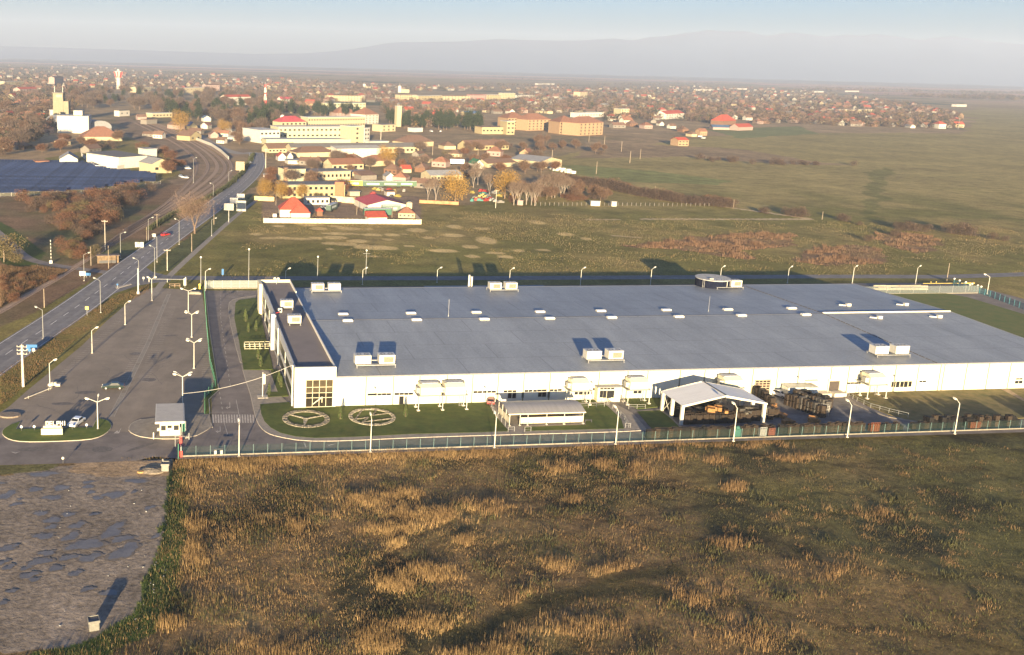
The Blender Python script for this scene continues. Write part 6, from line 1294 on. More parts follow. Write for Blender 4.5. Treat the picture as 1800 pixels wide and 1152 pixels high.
# ---------------------------------------------------------------- solar field
PANEL = mat('solar panel', (.016, .026, .065), .25, .5, .5, spec=.25); SF = gp([(-60, 287), (80, 287), (148, 289), (172, 296), (196, 302), (282, 311), (279, 320), (262, 322), (215, 327), (165, 336), (110, 339), (0, 343), (-60, 345)])
ys = sorted(p.y for p in SF); y0, y1 = G(0, 344).y-5, G(0, 288).y
NR = 19; dirv = Vector((math.cos(.12), math.sin(.12), 0)); nrm = Vector((-dirv.y, dirv.x, 0)); prow = None
base = G(100, 340)
for k in range(NR):
    o0 = base+nrm*(k*7.9-4); xs = []
    for s in range(-110, 130):
        p = o0+dirv*s
        if inpoly(np.array([[p.x, p.y]]), SF)[0]: xs.append(s)
    if len(xs) < 6: continue
    a, b = min(xs), max(xs); t = thing('solar_panel_row', '%s dark blue row of solar panels counted from the near edge of the solar field' % ORD[k], 'solar panels', tuple(o0), math.atan2(dirv.y, dirv.x), 'rows of the solar field')
    mb = MB(); L_n = int((b-a)/2.1)
    for j in range(L_n):
        x0 = a+j*2.1; mb.quad((x0, -2.1, .7), (x0+2.0, -2.1, .7), (x0+2.0, 2.0, 2.5), (x0, 2.0, 2.5))
    mb.build('panels', PANEL, t); mb = MB(); mb.bar((a, -2.1, .68), (b, -2.1, .68), .05); mb.bar((a, 2.0, 2.44), (b, 2.0, 2.44), .04); mb.build('panel_frame', mat('panel frame', (.055, .06, .075), .1, 2, .4), t)
    mb = MB(); [mb.bar((x, 0, 0), (x, 0, 1.5), .08) for x in range(a, b, 6)]; mb.build('supports', METAL, t)
fence('thin pale post and wire fence along the near edge of the solar field', gp([(0, 346), (60, 344), (120, 342), (165, 340), (215, 333), (282, 324)]), 1.8, 6, mesh_mat('faint mesh', (.4, .4, .38), .1), CONC, 0, pr=.09)
# ================================================================ BUILDINGS OF THE TOWN
WC = {'white': (.40, .38, .34), 'cream': (.34, .29, .19), 'yellow': (.29, .24, .14), 'pink': (.26, .19, .17), 'orange': (.27, .18, .11), 'grey': (.15, .135, .12), 'lime': (.36, .34, .23), 'brick': (.13, .07, .045), 'silo': (.20, .18, .125)}
RC = {'red': (.30, .055, .035), 'terracotta': (.19, .09, .058), 'brown': (.125, .075, .055), 'pinkred': (.30, .05, .065), 'grey': (.12, .115, .115), 'tin': (.20, .20, .21), 'blue': (.05, .09, .17), 'dark': (.05, .047, .05), 'green': (.03, .12, .06), 'white': (.34, .33, .31)}
def wm_(k): return mat('wall '+k, WC[k], .07, .6, .85)
def rm_(k): return mat('roof '+k, RC[k], .12, .8, .85)
def bld(name, label, cat, L, R, wt, depth, wall='cream', roof='brown', kind='flat', rh=3., wins=None, back=None, rz=None, oh=.4, chim=0, group=None, floors=None, gable=None):
    """L, R: picture points of the front wall foot; wt: picture row of the wall head at the left corner"""
    a = G(*L); b = G(*R); h = max(2.2, HT(L[0], L[1], wt)); d = b-a; w_ = d.length; ang = math.atan2(d.y, d.x)
    t = thing(name, label, cat, tuple(a), ang, group)
    MB().box(0, w_, 0, depth, 0, h).build('wall', wm_(wall), t)
    mb = MB(); z = h+.02; x0, x1, y0, y1 = -oh, w_+oh, -oh, depth+oh
    if kind == 'flat': mb.box(x0, x1, y0, y1, h+.01, h+.45)
    elif kind == 'shed': mb.poly([(x0, y0, z), (x1, y0, z), (x1, y1, z+rh), (x0, y1, z+rh)]); mb.poly([(x0, y1, z+rh), (x1, y1, z+rh), (x1, y1, z), (x0, y1, z)]); mb.poly([(x0, y0, z), (x0, y1, z+rh), (x0, y1, z)]); mb.poly([(x1, y0, z), (x1, y1, z), (x1, y1, z+rh)])
    elif kind == 'gable':                                  # ridge along the front
        ym = depth/2; mb.poly([(x0, y0, z), (x1, y0, z), (x1, ym, z+rh), (x0, ym, z+rh)]); mb.poly([(x1, y1, z), (x0, y1, z), (x0, ym, z+rh), (x1, ym, z+rh)])
        MB().poly3([(.02, .02, h), (.02, ym, z+rh-.3), (.02, depth-.02, h)]).build('gable_wall', wm_(wall), t); MB().poly3([(w_-.02, .02, h), (w_-.02, depth-.02, h), (w_-.02, ym, z+rh-.3)]).build('gable_wall', wm_(wall), t)
    elif kind == 'gablefront':
        xm = w_/2; mb.poly([(x0, y0, z), (xm, y0, z+rh), (xm, y1, z+rh), (x0, y1, z)]); mb.poly([(xm, y0, z+rh), (x1, y0, z), (x1, y1, z), (xm, y1, z+rh)])
        MB().poly3([(.02, .02, h), (w_-.02, .02, h), (xm, .02, z+rh-.3)]).build('gable_wall', wm_(wall), t); MB().poly3([(.02, depth-.02, h), (xm, depth-.02, z+rh-.3), (w_-.02, depth-.02, h)]).build('gable_wall', wm_(wall), t)
    elif kind == 'hip':
        k = min(w_, depth)/2; ym = depth/2; p, q = (k, ym, z+rh), (w_-k, ym, z+rh)
        if w_ < depth: p, q = (w_/2, k, z+rh), (w_/2, depth-k, z+rh)
        A, B, C_, D_ = (x0, y0, z), (x1, y0, z), (x1, y1, z), (x0, y1, z)
        if w_ >= depth: mb.poly([A, B, q, p]); mb.poly([B, C_, q]); mb.poly([C_, D_, p, q]); mb.poly([D_, A, p])
        else: mb.poly([A, B, p]); mb.poly([B, C_, q, p]); mb.poly([C_, D_, q]); mb.poly([D_, A, p, q])
    elif kind == 'arch':
        N_ = 8
        for k in range(N_):
            t0, t1 = math.pi*k/N_, math.pi*(k+1)/N_; xa, xb = w_/2-(w_/2+oh)*math.cos(t0), w_/2-(w_/2+oh)*math.cos(t1); za, zb = z+rh*math.sin(t0), z+rh*math.sin(t1); mb.poly([(xa, y0, za), (xb, y0, zb), (xb, y1, zb), (xa, y1, za)]); mb.poly([(xa, .02, h), (xb, .02, h), (xb, .02, zb), (xa, .02, za)])
    rf = mb.build('roof', rm_(roof), t)
    for k in range(chim): MB().box(w_*(.3+.4*k)-.4, w_*(.3+.4*k)+.4, depth*.45, depth*.45+.8, h, h+rh+1.2).build('chimney', wm_('brick'), rf)
    if wins:
        nc, nr = wins; fh = h/nr
        for j in range(nr):
            for i in range(nc):
                xc = w_*(i+.5)/nc; ww = min(w_/nc*.5, 2.2)/2; zc = fh*(j+.52); hh = min(fh*.42, 1.6)/2; fr = MB().box(xc-ww, xc+ww, -.06, -.001, zc-hh, zc+hh).build('window', GLASS, t)
    return t
B = bld
# walled yard with the red roofs
B('red_roof_house', 'white house with a complex bright red hip roof in the walled yard', 'house', (492, 382), (541, 382.5), 369, 11, 'white', 'red', 'hip', 5.2, None)
B('house_wing', 'right wing of the red roofed house, lower and nearer the wall', 'house', (511, 384), (545, 384), 375, 6, 'white', 'red', 'hip', 3.0)
B('red_hall', 'big white hall with a wide dark red arched roof in the walled yard', 'hall', (646, 372), (714, 371), 361, 22, 'white', 'pinkred', 'gablefront', 2.6)
B('gatehouse', 'small cream gatehouse with a bright red roof set in the yard wall', 'gatehouse', (647.5, 394), (680, 393.6), 383, 5, 'white', 'red', 'shed', 2.2)
B('porch_house', 'small cream arcaded house with an orange tiled roof right of the red hall', 'house', (700, 383), (729, 384), 376, 6, 'cream', 'terracotta', 'hip', 2.4, (4, 1))
B('site_hut', 'long white prefab hut with windows behind the red roofed house', 'hut', (538, 360.5), (579, 360), 349, 5, 'white', 'tin', 'flat', 1, (5, 1), oh=.15)
B('red_kiosk', 'tiny red roofed garden pavilion in the walled yard', 'pavilion', (557, 380), (567, 380), 376, 3, 'brick', 'red', 'hip', 1.5)
t = thing('yard_wall', 'long pale concrete wall in front of the red roofed yard', 'wall', tuple(G(463.5, 392)), 0); o0 = G(463.5, 392); mb = MB(); q = [G(463.5, 392)-o0, G(740, 394.5)-o0, G(728, 381)-o0]
for a, b in zip(q, q[1:]):
    d = (b-a).normalized(); s = Vector((-d.y, d.x, 0))*.12; mb.prism([tuple((a-s)[:2]), tuple((b-s)[:2]), tuple((b+s)[:2]), tuple((a+s)[:2])], 0, 2.1)
mb.build('panels', mat('wall panels', (.42, .35, .28), .08, .4, .9), t); mb = MB()
n = 34
for k in range(n+1): p = q[0].lerp(q[1], k/n); mb.box(p.x-.15, p.x+.15, p.y-.2, p.y+.2, 0, 2.2)
mb.build('posts', mat('wall posts', (.48, .42, .34), .08, .4, .9), t)
t = thing('white_tank', 'white round tank behind the yard wall at its left end', 'tank', tuple(G(483, 383))); MB().bar((-.9, 0, 1), (.9, 0, 1), .9, n=12).build('shell', WHITE, t)
t = thing('chimney_tower', 'short cream chimney between the red hall and the arcaded house', 'chimney', tuple(G(718.5, 375))); MB().box(-1.3, 1.3, -1.3, 1.3, 0, HT(718.5, 375, 356)).build('shaft', wm_('cream'), t)
for x in (-.8,): MB().box(-.8, .8, -.8, .8, HT(718.5, 375, 356), HT(718.5, 375, 354)).build('cap', DMET, t)
def wall_line(label, pts, h, m, name='boundary_wall'):
    o0 = G(*pts[0]); mb = MB(); q = [G(*p)-o0 for p in pts]
    for a, b in zip(q, q[1:]):
        d = (b-a).normalized(); s = Vector((-d.y, d.x, 0))*.15; mb.prism([tuple((a-s)[:2]), tuple((b-s)[:2]), tuple((b+s)[:2]), tuple((a+s)[:2])], 0, h)
    o = mb.build(name, m); o.location = o0; tag(o, label, 'wall')
wall_line('ochre wall under the orange willows by the road', [(447, 352.5), (482, 354)], 2.2, mat('wall ochre', (.52, .40, .2), .1, .5, .9))
wall_line('long rusty low wall right of the arcaded house behind the field', [(737, 357), (806, 360.5)], 1.6, mat('wall rust', (.36, .17, .09), .2, .5, .9))
wall_line('patched stone wall behind the walled yard', [(580, 354), (634, 359)], 3.0, mat('wall patched', (.48, .38, .25), .25, .3, .9))
wall_line('white concrete wall curving along the railway fan', [(317, 240), (340, 245), (372, 257), (388, 268), (402, 281)], 2.4, mat('wall white', (.55, .52, .45), .1, .5, .9))
wall_line('low pale wall in front of the warehouse by the solar field', [(143, 274), (168, 297), (206, 298), (268, 289)], 2.3, mat('wall white', (.55, .52, .45)))
# yellow and white sheds beside the road
B('yellow_building', 'long two storey ochre building with a flat dark roof and a red shutter', 'building', (494, 349), (606, 348), 326, 13, 'yellow', 'grey', 'flat', 1, (12, 2))
a = G(588, 348.7); o = MB().box(0, (G(603, 348.4)-a).length, -.25, -.12, .2, 8.6).build('red_shutter', mat('shutter red', (.42, .10, .05), .08, 1, .7)); o.location = a; tag(o, 'tall brick red shutter on the right of the ochre building', 'shutter')
B('pale_hall', 'low cream hall with a dark flat roof and orange chimney post', 'hall', (502, 320), (537, 319), 298, 12, 'lime', 'dark', 'flat', 1, (3, 1))
B('pale_hall', 'long cream hall with a grey roof joined to the orange chimney hall', 'hall', (538, 318), (616, 316), 303, 14, 'cream', 'grey', 'flat', 1, (11, 1))
B('brick_stack', 'narrow orange brick stack at the left end of the cream halls', 'stack', (500, 320), (505, 320), 296, 3, 'orange', 'brown', 'flat', 1)
B('tile_roof_barn', 'long white barn with an orange brown roof above the green trailers', 'barn', (584, 299), (639, 297.5), 290, 14, 'cream', 'terracotta', 'gable', 3.6, (6, 1))
B('tile_roof_barn', 'short cream barn with an orange brown roof right of the long white barn', 'barn', (650, 293), (694, 291), 284, 15, 'cream', 'terracotta', 'hip', 3.6)
B('brown_roof_house', 'long cream house with a brown roof, nearest the road bend', 'house', (472, 269), (521, 268), 262, 13, 'cream', 'brown', 'gable', 4, (8, 1))
B('brown_roof_house', 'cream house with a large plain brown roof in front of the white shed', 'house', (523, 277), (588, 275.5), 269, 15, 'cream', 'brown', 'hip', 4)
B('long_shed', 'very long low cream building with a dark grey roof before the hospital', 'shed', (512, 271), (742, 269), 260, 14, 'cream', 'grey', 'gable', 3.0, (30, 1))
B('white_shed', 'bright white two storey shed standing against the long grey roofed building', 'shed', (592, 278), (671, 276.5), 262, 10, 'white', 'white', 'shed', 1.5)
B('white_gable_house', 'small white gabled house left of the brown roofed house row', 'house', (489, 283), (503, 283), 276, 8, 'white', 'red', 'gablefront', 3); B('white_gable_house', 'second small white gabled house beside the first, paler roof', 'house', (505, 283), (515, 283), 275, 8, 'white', 'brown', 'gablefront', 3)
B('low_house', 'low white house with grey roof under the brown roofed houses', 'house', (506, 289), (538, 289), 283, 10, 'white', 'tin', 'flat', 1); B('low_house', 'low cream shed with pale roof right of the cream halls', 'shed', (618, 310), (648, 309), 303, 9, 'cream', 'tin', 'flat', 1); B('low_house', 'ruined pale house above the middle green trailer', 'house', (635, 317), (662, 316), 309, 9, 'grey', 'brown', 'shed', 2); B('low_house', 'small white house above the right green trailer', 'house', (679, 318), (694, 318), 311, 8, 'white', 'tin', 'gablefront', 2.5); B('low_house', 'cream cottage among the bare trees behind the trailers', 'house', (708, 304), (723, 304), 298, 8, 'cream', 'red', 'gable', 2.6); B('low_house', 'low ruined shed behind the red hall', 'shed', (680, 345), (694, 345), 339, 6, 'white', 'brown', 'flat', 1); B('low_house', 'pale low garage behind the ochre building', 'garage', (615, 345), (632, 345), 338, 6, 'cream', 'grey', 'flat', 1)
B('grey_barn', 'long pale barn with a grey roof behind the big willow', 'barn', (757, 318), (813, 317), 309, 14, 'cream', 'tin', 'gable', 2.6, (10, 1))
B('hip_barn', 'cream barn with a broad brown hip roof right of the long shed', 'barn', (714, 259), (762, 257), 251, 18, 'cream', 'brown', 'hip', 5.5); B('hip_barn', 'small house with a brown hip roof left of the long yellow row', 'house', (781, 263), (801, 263), 257, 13, 'cream', 'brown', 'hip', 3.6); B('yellow_row', 'long low yellow row building with an old brown roof', 'row building', (822, 265), (894, 263), 257, 14, 'yellow', 'brown', 'gable', 4.4, (12, 1))
B('tin_shed', 'long low pale shed with a brown tin roof beside the green doors', 'shed', (857, 295), (940, 291), 288, 13, 'cream', 'brown', 'gable', 2.6); B('green_cottage', 'white cottage with a bright green roof left of the tin shed', 'house', (834, 297), (850, 297), 289, 11, 'white', 'green', 'gablefront', 3.2); B('green_door_shed', 'pale hall with an old grey roof and green doors by the white rubble', 'hall', (950, 297), (987, 293), 285, 26, 'cream', 'tin', 'gablefront', 2.8)
for k in range(3): o = MB().box(-1.6, 1.6, -.1, .1, 0, 3.6).build('green_door', mat('door green', (.03, .25, .12), .1, 1, .6)); o.location = G(945+k*-3.6, 292-k*2.6); o.rotation_euler.z = 1.9; tag(o, 'green door on the long side of the hall by the rubble', 'door', 'green doors of the hall')
# hospital complex
B('hospital_block', 'front left low wing of the large cream hospital', 'hospital wing', (457, 252), (492, 251), 230, 30, 'white', 'white', 'flat', 1, (5, 2)); B('hospital_block', 'long low front wing of the hospital with a dark window strip', 'hospital wing', (468, 256), (616, 256), 246, 16, 'lime', 'white', 'flat', 1); B('hospital_block', 'white middle tier of the hospital with a row of square windows', 'hospital wing', (489, 244), (616, 243), 224, 20, 'lime', 'cream' if 0 else 'white', 'flat', 1, (16, 2)); B('hospital_block', 'long upper cream slab at the back of the hospital with many windows', 'hospital wing', (541, 233), (641, 231), 207, 14, 'cream', 'white', 'flat', 1, (22, 3)); B('hospital_tower', 'tall cream stair tower at the right end of the hospital', 'tower', (616, 256), (639, 255), 223, 14, 'cream', 'white', 'flat', 1, (1, 4)); B('hospital_tower', 'narrow white block against the right side of the stair tower', 'tower', (640, 255), (649, 254), 226, 16, 'white', 'white', 'flat', 1, (2, 4)); B('hospital_block', 'cream block under the pink red roof at the left of the hospital', 'hospital wing', (494, 236), (538, 235), 215, 16, 'cream', 'pinkred', 'hip', 5.5, (6, 3))
B('low_house', 'low white annex right of the hospital tower', 'annex', (650, 256), (683, 255), 250, 12, 'white', 'white', 'flat', 1)
o = MB().ball((0, 0, 0), 2.4, 14).build('water_ball', WHITE); p = G(496, 230); o.location = (p.x, p.y, HT(496, 230, 206)); tag(o, 'white ball tank on the roof left of the pink red roof', 'tank')
B('lime_block', 'pale yellow apartment slab behind the hospital', 'apartment block', (575, 202), (642, 201), 182, 14, 'lime', 'white', 'flat', 1, (12, 4)); B('hip_house', 'big brown hip roofed house right behind the hospital slab', 'house', (592, 206), (628, 206), 199, 22, 'pink', 'terracotta', 'hip', 7.5, (6, 2)); B('hip_house', 'big brown hip roofed white house behind the hospital tower', 'house', (641, 219), (665, 218), 202, 22, 'white', 'terracotta', 'hip', 7.5, (4, 4)); B('unfinished_house', 'unfinished cream house shell with empty window holes', 'house', (671, 232), (695, 231), 220, 14, 'cream', 'grey', 'flat', 1, (3, 2))
B('cream_tower', 'tall slim cream concrete tower right of the hospital', 'tower', (697, 223), (705, 223), 187, 6, 'cream', 'white', 'flat', 1)
B('blue_roof_hall', 'low pale hall with a blue roof strip behind the cream tower', 'hall', (706, 203), (741, 204), 199, 18, 'white', 'blue', 'shed', 2); B('yellow_blue_hall', 'yellow hall with a blue roof left of the orange apartments', 'hall', (819, 205), (845, 205), 200, 16, 'yellow', 'blue', 'gable', 3.5)
B('pine_side_house', 'small white low house before the pines', 'house', (727, 232.5), (743, 232), 226, 9, 'white', 'white', 'flat', 1)
# apartments with terracotta hip roofs
for i, (L, R, wt, l) in enumerate([((892, 228), (925, 228), 208, 'leftmost'), ((927, 230), (967, 229), 211, 'second'), ((983, 236), (1015, 236), 215, 'third'), ((1017, 239), (1059, 237), 217, 'rightmost')]):
    B('apartment_block', 'orange apartment block with a terracotta hip roof, %s of the four' % l, 'apartment block', L, R, wt, 22, 'orange', 'terracotta', 'hip', 6.5, (6, 4), group='orange apartment blocks')
    a = G(*L); b = G(*R)
B('yellow_hall', 'low yellow hall left of the orange apartments', 'hall', (847, 236), (892, 236), 224, 16, 'yellow', 'brown', 'flat', 1, (7, 1)); B('yellow_hall', 'taller yellow end block joined to the low yellow hall', 'hall', (890, 237), (904, 237), 214, 14, 'yellow', 'white', 'flat', 1, (2, 3))
B('orange_house', 'lone orange two storey house in the waste ground', 'house', (1192, 257), (1210, 257), 247, 12, 'orange', 'red', 'gable', 2.6, (3, 2)); B('red_villa', 'large bright red roofed villa at the village edge', 'house', (1271, 220), (1293, 219), 213, 18, 'brick', 'red', 'hip', 8); B('red_sheds', 'long low dark blue roofed shed before the red villa', 'shed', (1253, 228), (1291, 229), 224, 12, 'pink', 'blue', 'gable', 3); B('red_sheds', 'low pink walled shed with red roof right of the blue roofed shed', 'shed', (1298, 230), (1323, 229), 224, 12, 'pink', 'red', 'gable', 4)
B('white_villa', 'white building with a red roof at the left edge of the village', 'building', (1170, 210), (1202, 208), 201, 18, 'white', 'red', 'gable', 4.5, (7, 2)); B('pale_block', 'pale cream block left of the white building with the red roof', 'building', (1091, 208), (1105, 208), 192, 16, 'cream', 'white', 'flat', 1, (3, 4)); B('pale_block', 'long pale low building in front of the town right of the apartments', 'building', (1016, 207), (1061, 206), 199, 14, 'white', 'white', 'flat', 1, (9, 1)); B('tall_block', 'tall cream apartment block alone in the middle of the town', 'apartment block', (1019, 173.5), (1032, 173), 162, 16, 'cream', 'red', 'flat', 1, (3, 3)); B('school', 'long cream school building in the right part of the village', 'school', (1467, 199), (1537, 198.5), 193, 14, 'cream', 'tin', 'flat', 1, (14, 1))
for i, (L, R, wt, wl, l) in enumerate([((702, 176), (733, 176), 167, 'cream', 'left'), ((735, 178), (776, 177), 169, 'yellow', 'middle'), ((780, 177), (826, 177), 169, 'cream', 'right'), ((828, 175), (855, 175), 167, 'pink', 'far right'), ((857, 175), (880, 175), 167, 'yellow', 'fifth'), ((884, 174), (905, 174), 164, 'cream', 'last')]):
    B('town_block', '%s long block in the row of pale apartment slabs in the town centre' % l, 'apartment block', L, R, wt, 14, wl, ['brown', 'white', 'terracotta', 'red', 'white', 'white'][i], 'flat', 1, (8, 3), group='town centre slabs')
B('town_block', 'low white hall right of the pale slabs', 'hall', (911, 172), (945, 171.5), 168, 14, 'white', 'white', 'flat', 1); B('town_block', 'pale slab left of the town centre behind the park', 'apartment block', (574, 178), (636, 179), 168, 14, 'cream', 'brown', 'flat', 1, (12, 3)); B('town_block', 'long pink white building behind the red white lattice mast', 'building', (494, 182), (516, 182), 175, 14, 'white', 'pinkred', 'gable', 4); 
for q in [((398, 185), (441, 184), 171, 'white', 'red', 'white building with a red roof left of the lattice mast'), ((320, 167), (360, 166), 155, 'cream', 'white', 'pale block over the park trees'), ((362, 160), (386, 160), 150, 'pink', 'brown', 'pinkish building beside the church'), ((239, 163), (265, 162), 154, 'cream', 'white', 'cream block right of the water tower'), ((8, 154), (42, 153), 144, 'cream', 'white', 'cream slab at the far left of the town'), ((35, 165), (66, 164), 157, 'pink', 'red', 'pink house with red roof left of the silo'), ((96, 151), (112, 150), 137, 'pink', 'brown', 'pinkish block over the silo'), ((35, 194), (70, 192), 186, 'yellow', 'brown', 'yellow house with a brown roof left of the silo'), ((66, 205), (88, 204), 199, 'white', 'terracotta', 'white house with terracotta roof beside the silo'), ((0, 205), (12, 205), 199, 'white', 'blue', 'white house with blue roof at the left edge')]:
    B('town_building', q[5], 'building', q[0], q[1], q[2], 14, q[3], q[4], 'gable' if q[4] != 'white' else 'flat', 3.4, (6, 2))
t = thing('church', 'small church with a pointed tower beside the pinkish building', 'church', tuple(G(369, 158))); MB().box(-3, 3, -3, 3, 0, 17).build('tower', wm_('grey'), t); mb = MB(); [mb.tri(*q) for q in (((-3, -3, 17), (3, -3, 17), (0, 0, 27)), ((3, -3, 17), (3, 3, 17), (0, 0, 27)), ((3, 3, 17), (-3, 3, 17), (0, 0, 27)), ((-3, 3, 17), (-3, -3, 17), (0, 0, 27)))]; mb.build('spire', rm_('brown'), t); MB().box(3.05, 22, -5, 5, 0, 9).build('nave', wm_('pink'), t)
for px, yb, yt, l in ((702, 163, 146, 'church with a slim white tower in the town centre'), (640, 155, 145, 'far church with a short white tower left of centre'), (1141, 174, 165, 'white church tower right of the town centre')):
    t = thing('church', l, 'church', tuple(G(px, yb))); h = HT(px, yb, yt); MB().box(-3.5, 3.5, -3.5, 3.5, 0, h*.7).build('tower', wm_('white'), t); MB().cone((0, 0, h*.7), [(4, 0), (2.2, h*.1), (.2, h*.3)], 8).build('spire', rm_('grey'), t); MB().box(3.55, 24, -6, 6, 0, h*.35).build('nave', wm_('cream'), t)
# silo, mill, sheds on the left
t = thing('grain_silo', 'tall pale concrete grain silo tower with a narrow top storey', 'silo', tuple(G(94, 214)), .06); a = G(94, 214); wS = (G(112, 214)-a).length; hS = HT(94, 214, 164); h2 = HT(112, 214, 178)
MB().box(0, wS, 0, 12, 0, hS-6).build('shaft', wm_('silo'), t); MB().box(wS*.0, wS*.98, .3, 11, hS-5.98, hS).build('top_storey', wm_('silo'), t); MB().box(wS+.02, wS*1.5, .5, 12, 0, h2).build('side_shaft', wm_('silo'), t); MB().box(-.5, wS*1.05, -.4, 12, hS+.02, hS+.8).build('roof', wm_('grey'), t)
for k in range(3): MB().box(wS*(.35+.2*k), wS*(.35+.2*k)+1.6, .1, .29, hS-4.2, hS-1.5).build('window', GLASS, t)
for k in range(2): MB().bar((1+k*wS*.8, 5, hS+.8), (1+k*wS*.8, 5, hS+7), .2).build('antenna', METAL, t)
B('mill_building', 'big white mill building with a blue grey roof below the silo', 'mill', (101, 234), (156, 235), 204, 22, 'white', 'tin', 'flat', 1, None)
a = G(101, 234); b = G(156, 235); t = thing('mill_tower', 'raised white roof block on the mill building', 'roof block', tuple(a.lerp(b, .50)+Vector((0, 3, HT(101, 234, 203.5)))), .05); MB().box(0, 8, 0, 10, .5, 4.5).build('wall', wm_('white'), t); MB().box(-.3, 8.3, -.3, 10.3, 4.51, 4.9).build('roof', rm_('tin'), t)
B('long_store', 'long store with a blue grey arched roof behind the mill', 'store', (157, 233), (196, 232), 226, 100, 'grey', 'tin', 'arch', 7)
B('side_stack', 'narrow white stack at the left of the mill building', 'stack', (88.5, 218), (94, 218), 194, 5, 'white', 'white', 'flat', 1)
B('terracotta_barn', 'wide barn with a large terracotta hip roof beside the mill', 'barn', (144, 248), (215, 248), 241, 26, 'cream', 'terracotta', 'hip', 8.0)
B('grey_warehouse', 'white warehouse with a dark grey roof and long pale side beside the solar field', 'warehouse', (209, 297), (259, 293), 277, 34, 'white', 'grey', 'shed', .6); B('warehouse_wing', 'small white block at the back right of the grey roofed warehouse', 'warehouse', (256, 282), (276, 281), 263, 10, 'white', 'tin', 'flat', 1)
B('gabled_workshop', 'cream gabled workshop with two dark windows right of the warehouse', 'workshop', (267, 306), (302, 304), 289, 16, 'cream', 'tin', 'gablefront', 3.2, (2, 1)); B('white_gable_shed', 'white gabled shed with a pale roof at the upper edge of the solar field', 'shed', (105, 291), (137, 291), 280, 18, 'white', 'tin', 'gablefront', 3.6); B('orange_hut', 'low rusty orange hut at the upper edge of the solar field', 'hut', (63, 291), (86, 290.5), 284.5, 7, 'brick', 'terracotta', 'flat', 1)
B('signal_house', 'small white and blue house between the bare trees and the rails', 'house', (210, 205), (228, 204), 195, 8, 'white', 'dark', 'flat', 1, (2, 1)); B('railside_house', 'cream house with a red roof at the upper end of the railway', 'house', (242, 211), (258, 211), 206, 9, 'pink', 'brown', 'gable', 3); B('railside_house', 'long pale building with green trim by the railway', 'house', (268, 207), (303, 206), 200, 12, 'cream', 'white', 'flat', 1, (6, 1)); B('railside_house', 'grey box house right of the cream railway house', 'house', (258, 219), (276, 218), 211, 9, 'grey', 'brown', 'flat', 1)
B('gold_gable_house', 'yellow gabled house with a big roof below the round orange tree', 'house', (334, 248), (354, 246), 240, 14, 'yellow', 'brown', 'gablefront', 4.2, (2, 1)); B('gold_gable_house', 'cream gabled house with a dark blue roof behind the round orange tree', 'house', (333, 228), (347, 228), 222, 14, 'yellow', 'blue', 'gablefront', 4); B('railside_house', 'pink cottage left of the red brown bush', 'house', (370, 243), (384, 243), 237, 9, 'pink', 'brown', 'gablefront', 3); B('railside_house', 'white house with blue trim in the park trees', 'house', (358, 214), (371, 214), 208, 9, 'white', 'blue', 'gablefront', 3); B('railside_house', 'small white house at the side lane end', 'house', (430, 247), (443, 247), 239, 9, 'white', 'brown', 'flat', 1); B('railside_house', 'low pink house above the side lane', 'house', (294, 226), (312, 228), 219, 9, 'pink', 'brown', 'gable', 3)
# water tower, mast
t = thing('water_tower', 'tall white water tower with a flared red striped head', 'water tower', tuple(G(208.5, 157))); h = HT(208.5, 157, 124); s = (G(214, 157)-G(203, 157)).length/2
MB().cone((0, 0, 0), [(s*.58, 0), (s*.55, h*.5), (s*.62, h*.62), (s*1.12, h*.93), (s*1.12, h*.96), (s*.5, h*.98)], 16).build('shaft', wm_('white'), t); mb = MB()
for k in range(8):
    a = k*math.pi/4; c, s_ = math.cos(a), math.sin(a); mb.bar((c*s*.66, s_*s*.66, h*.62), (c*s*1.16, s_*s*1.16, h*.93), s*.16)
mb.build('red_stripes', RED, t); MB().ball((0, 0, h*1.0), s*.4).build('dome', wm_('white'), t)
t = thing('lattice_mast', 'tall red and white lattice radio mast behind the park trees', 'mast', tuple(G(466, 197))); h = HT(466, 197, 149)
for half in (0, 1):
    mb = MB(); N_ = 14
    for k in range(N_):
        if ((k//2) % 2) != half: continue
        z0, z1 = h*k/N_, h*(k+1)/N_; r0, r1 = 3.2*(1-k/N_*.55), 3.2*(1-(k+1)/N_*.55)
        for i in range(4):
            a, b = i*math.pi/2+.78, (i+1)*math.pi/2+.78; p = (math.cos(a)*r0, math.sin(a)*r0, z0); q = (math.cos(a)*r1, math.sin(a)*r1, z1); p2 = (math.cos(b)*r0, math.sin(b)*r0, z0); q2 = (math.cos(b)*r1, math.sin(b)*r1, z1)
            mb.bar(p, q, .28); mb.bar(p, q2, .2); mb.bar(p2, q, .2); mb.bar(q, q2, .2)
    mb.build(['red_lattice', 'white_lattice'][half], [RED, WHITE][half], t)
for k in range(3): MB().bar((0, -1.6, h*(.62+.12*k)), (0, -2.2, h*(.62+.12*k)), 1.2, n=10).build('dish', WHITE, t)
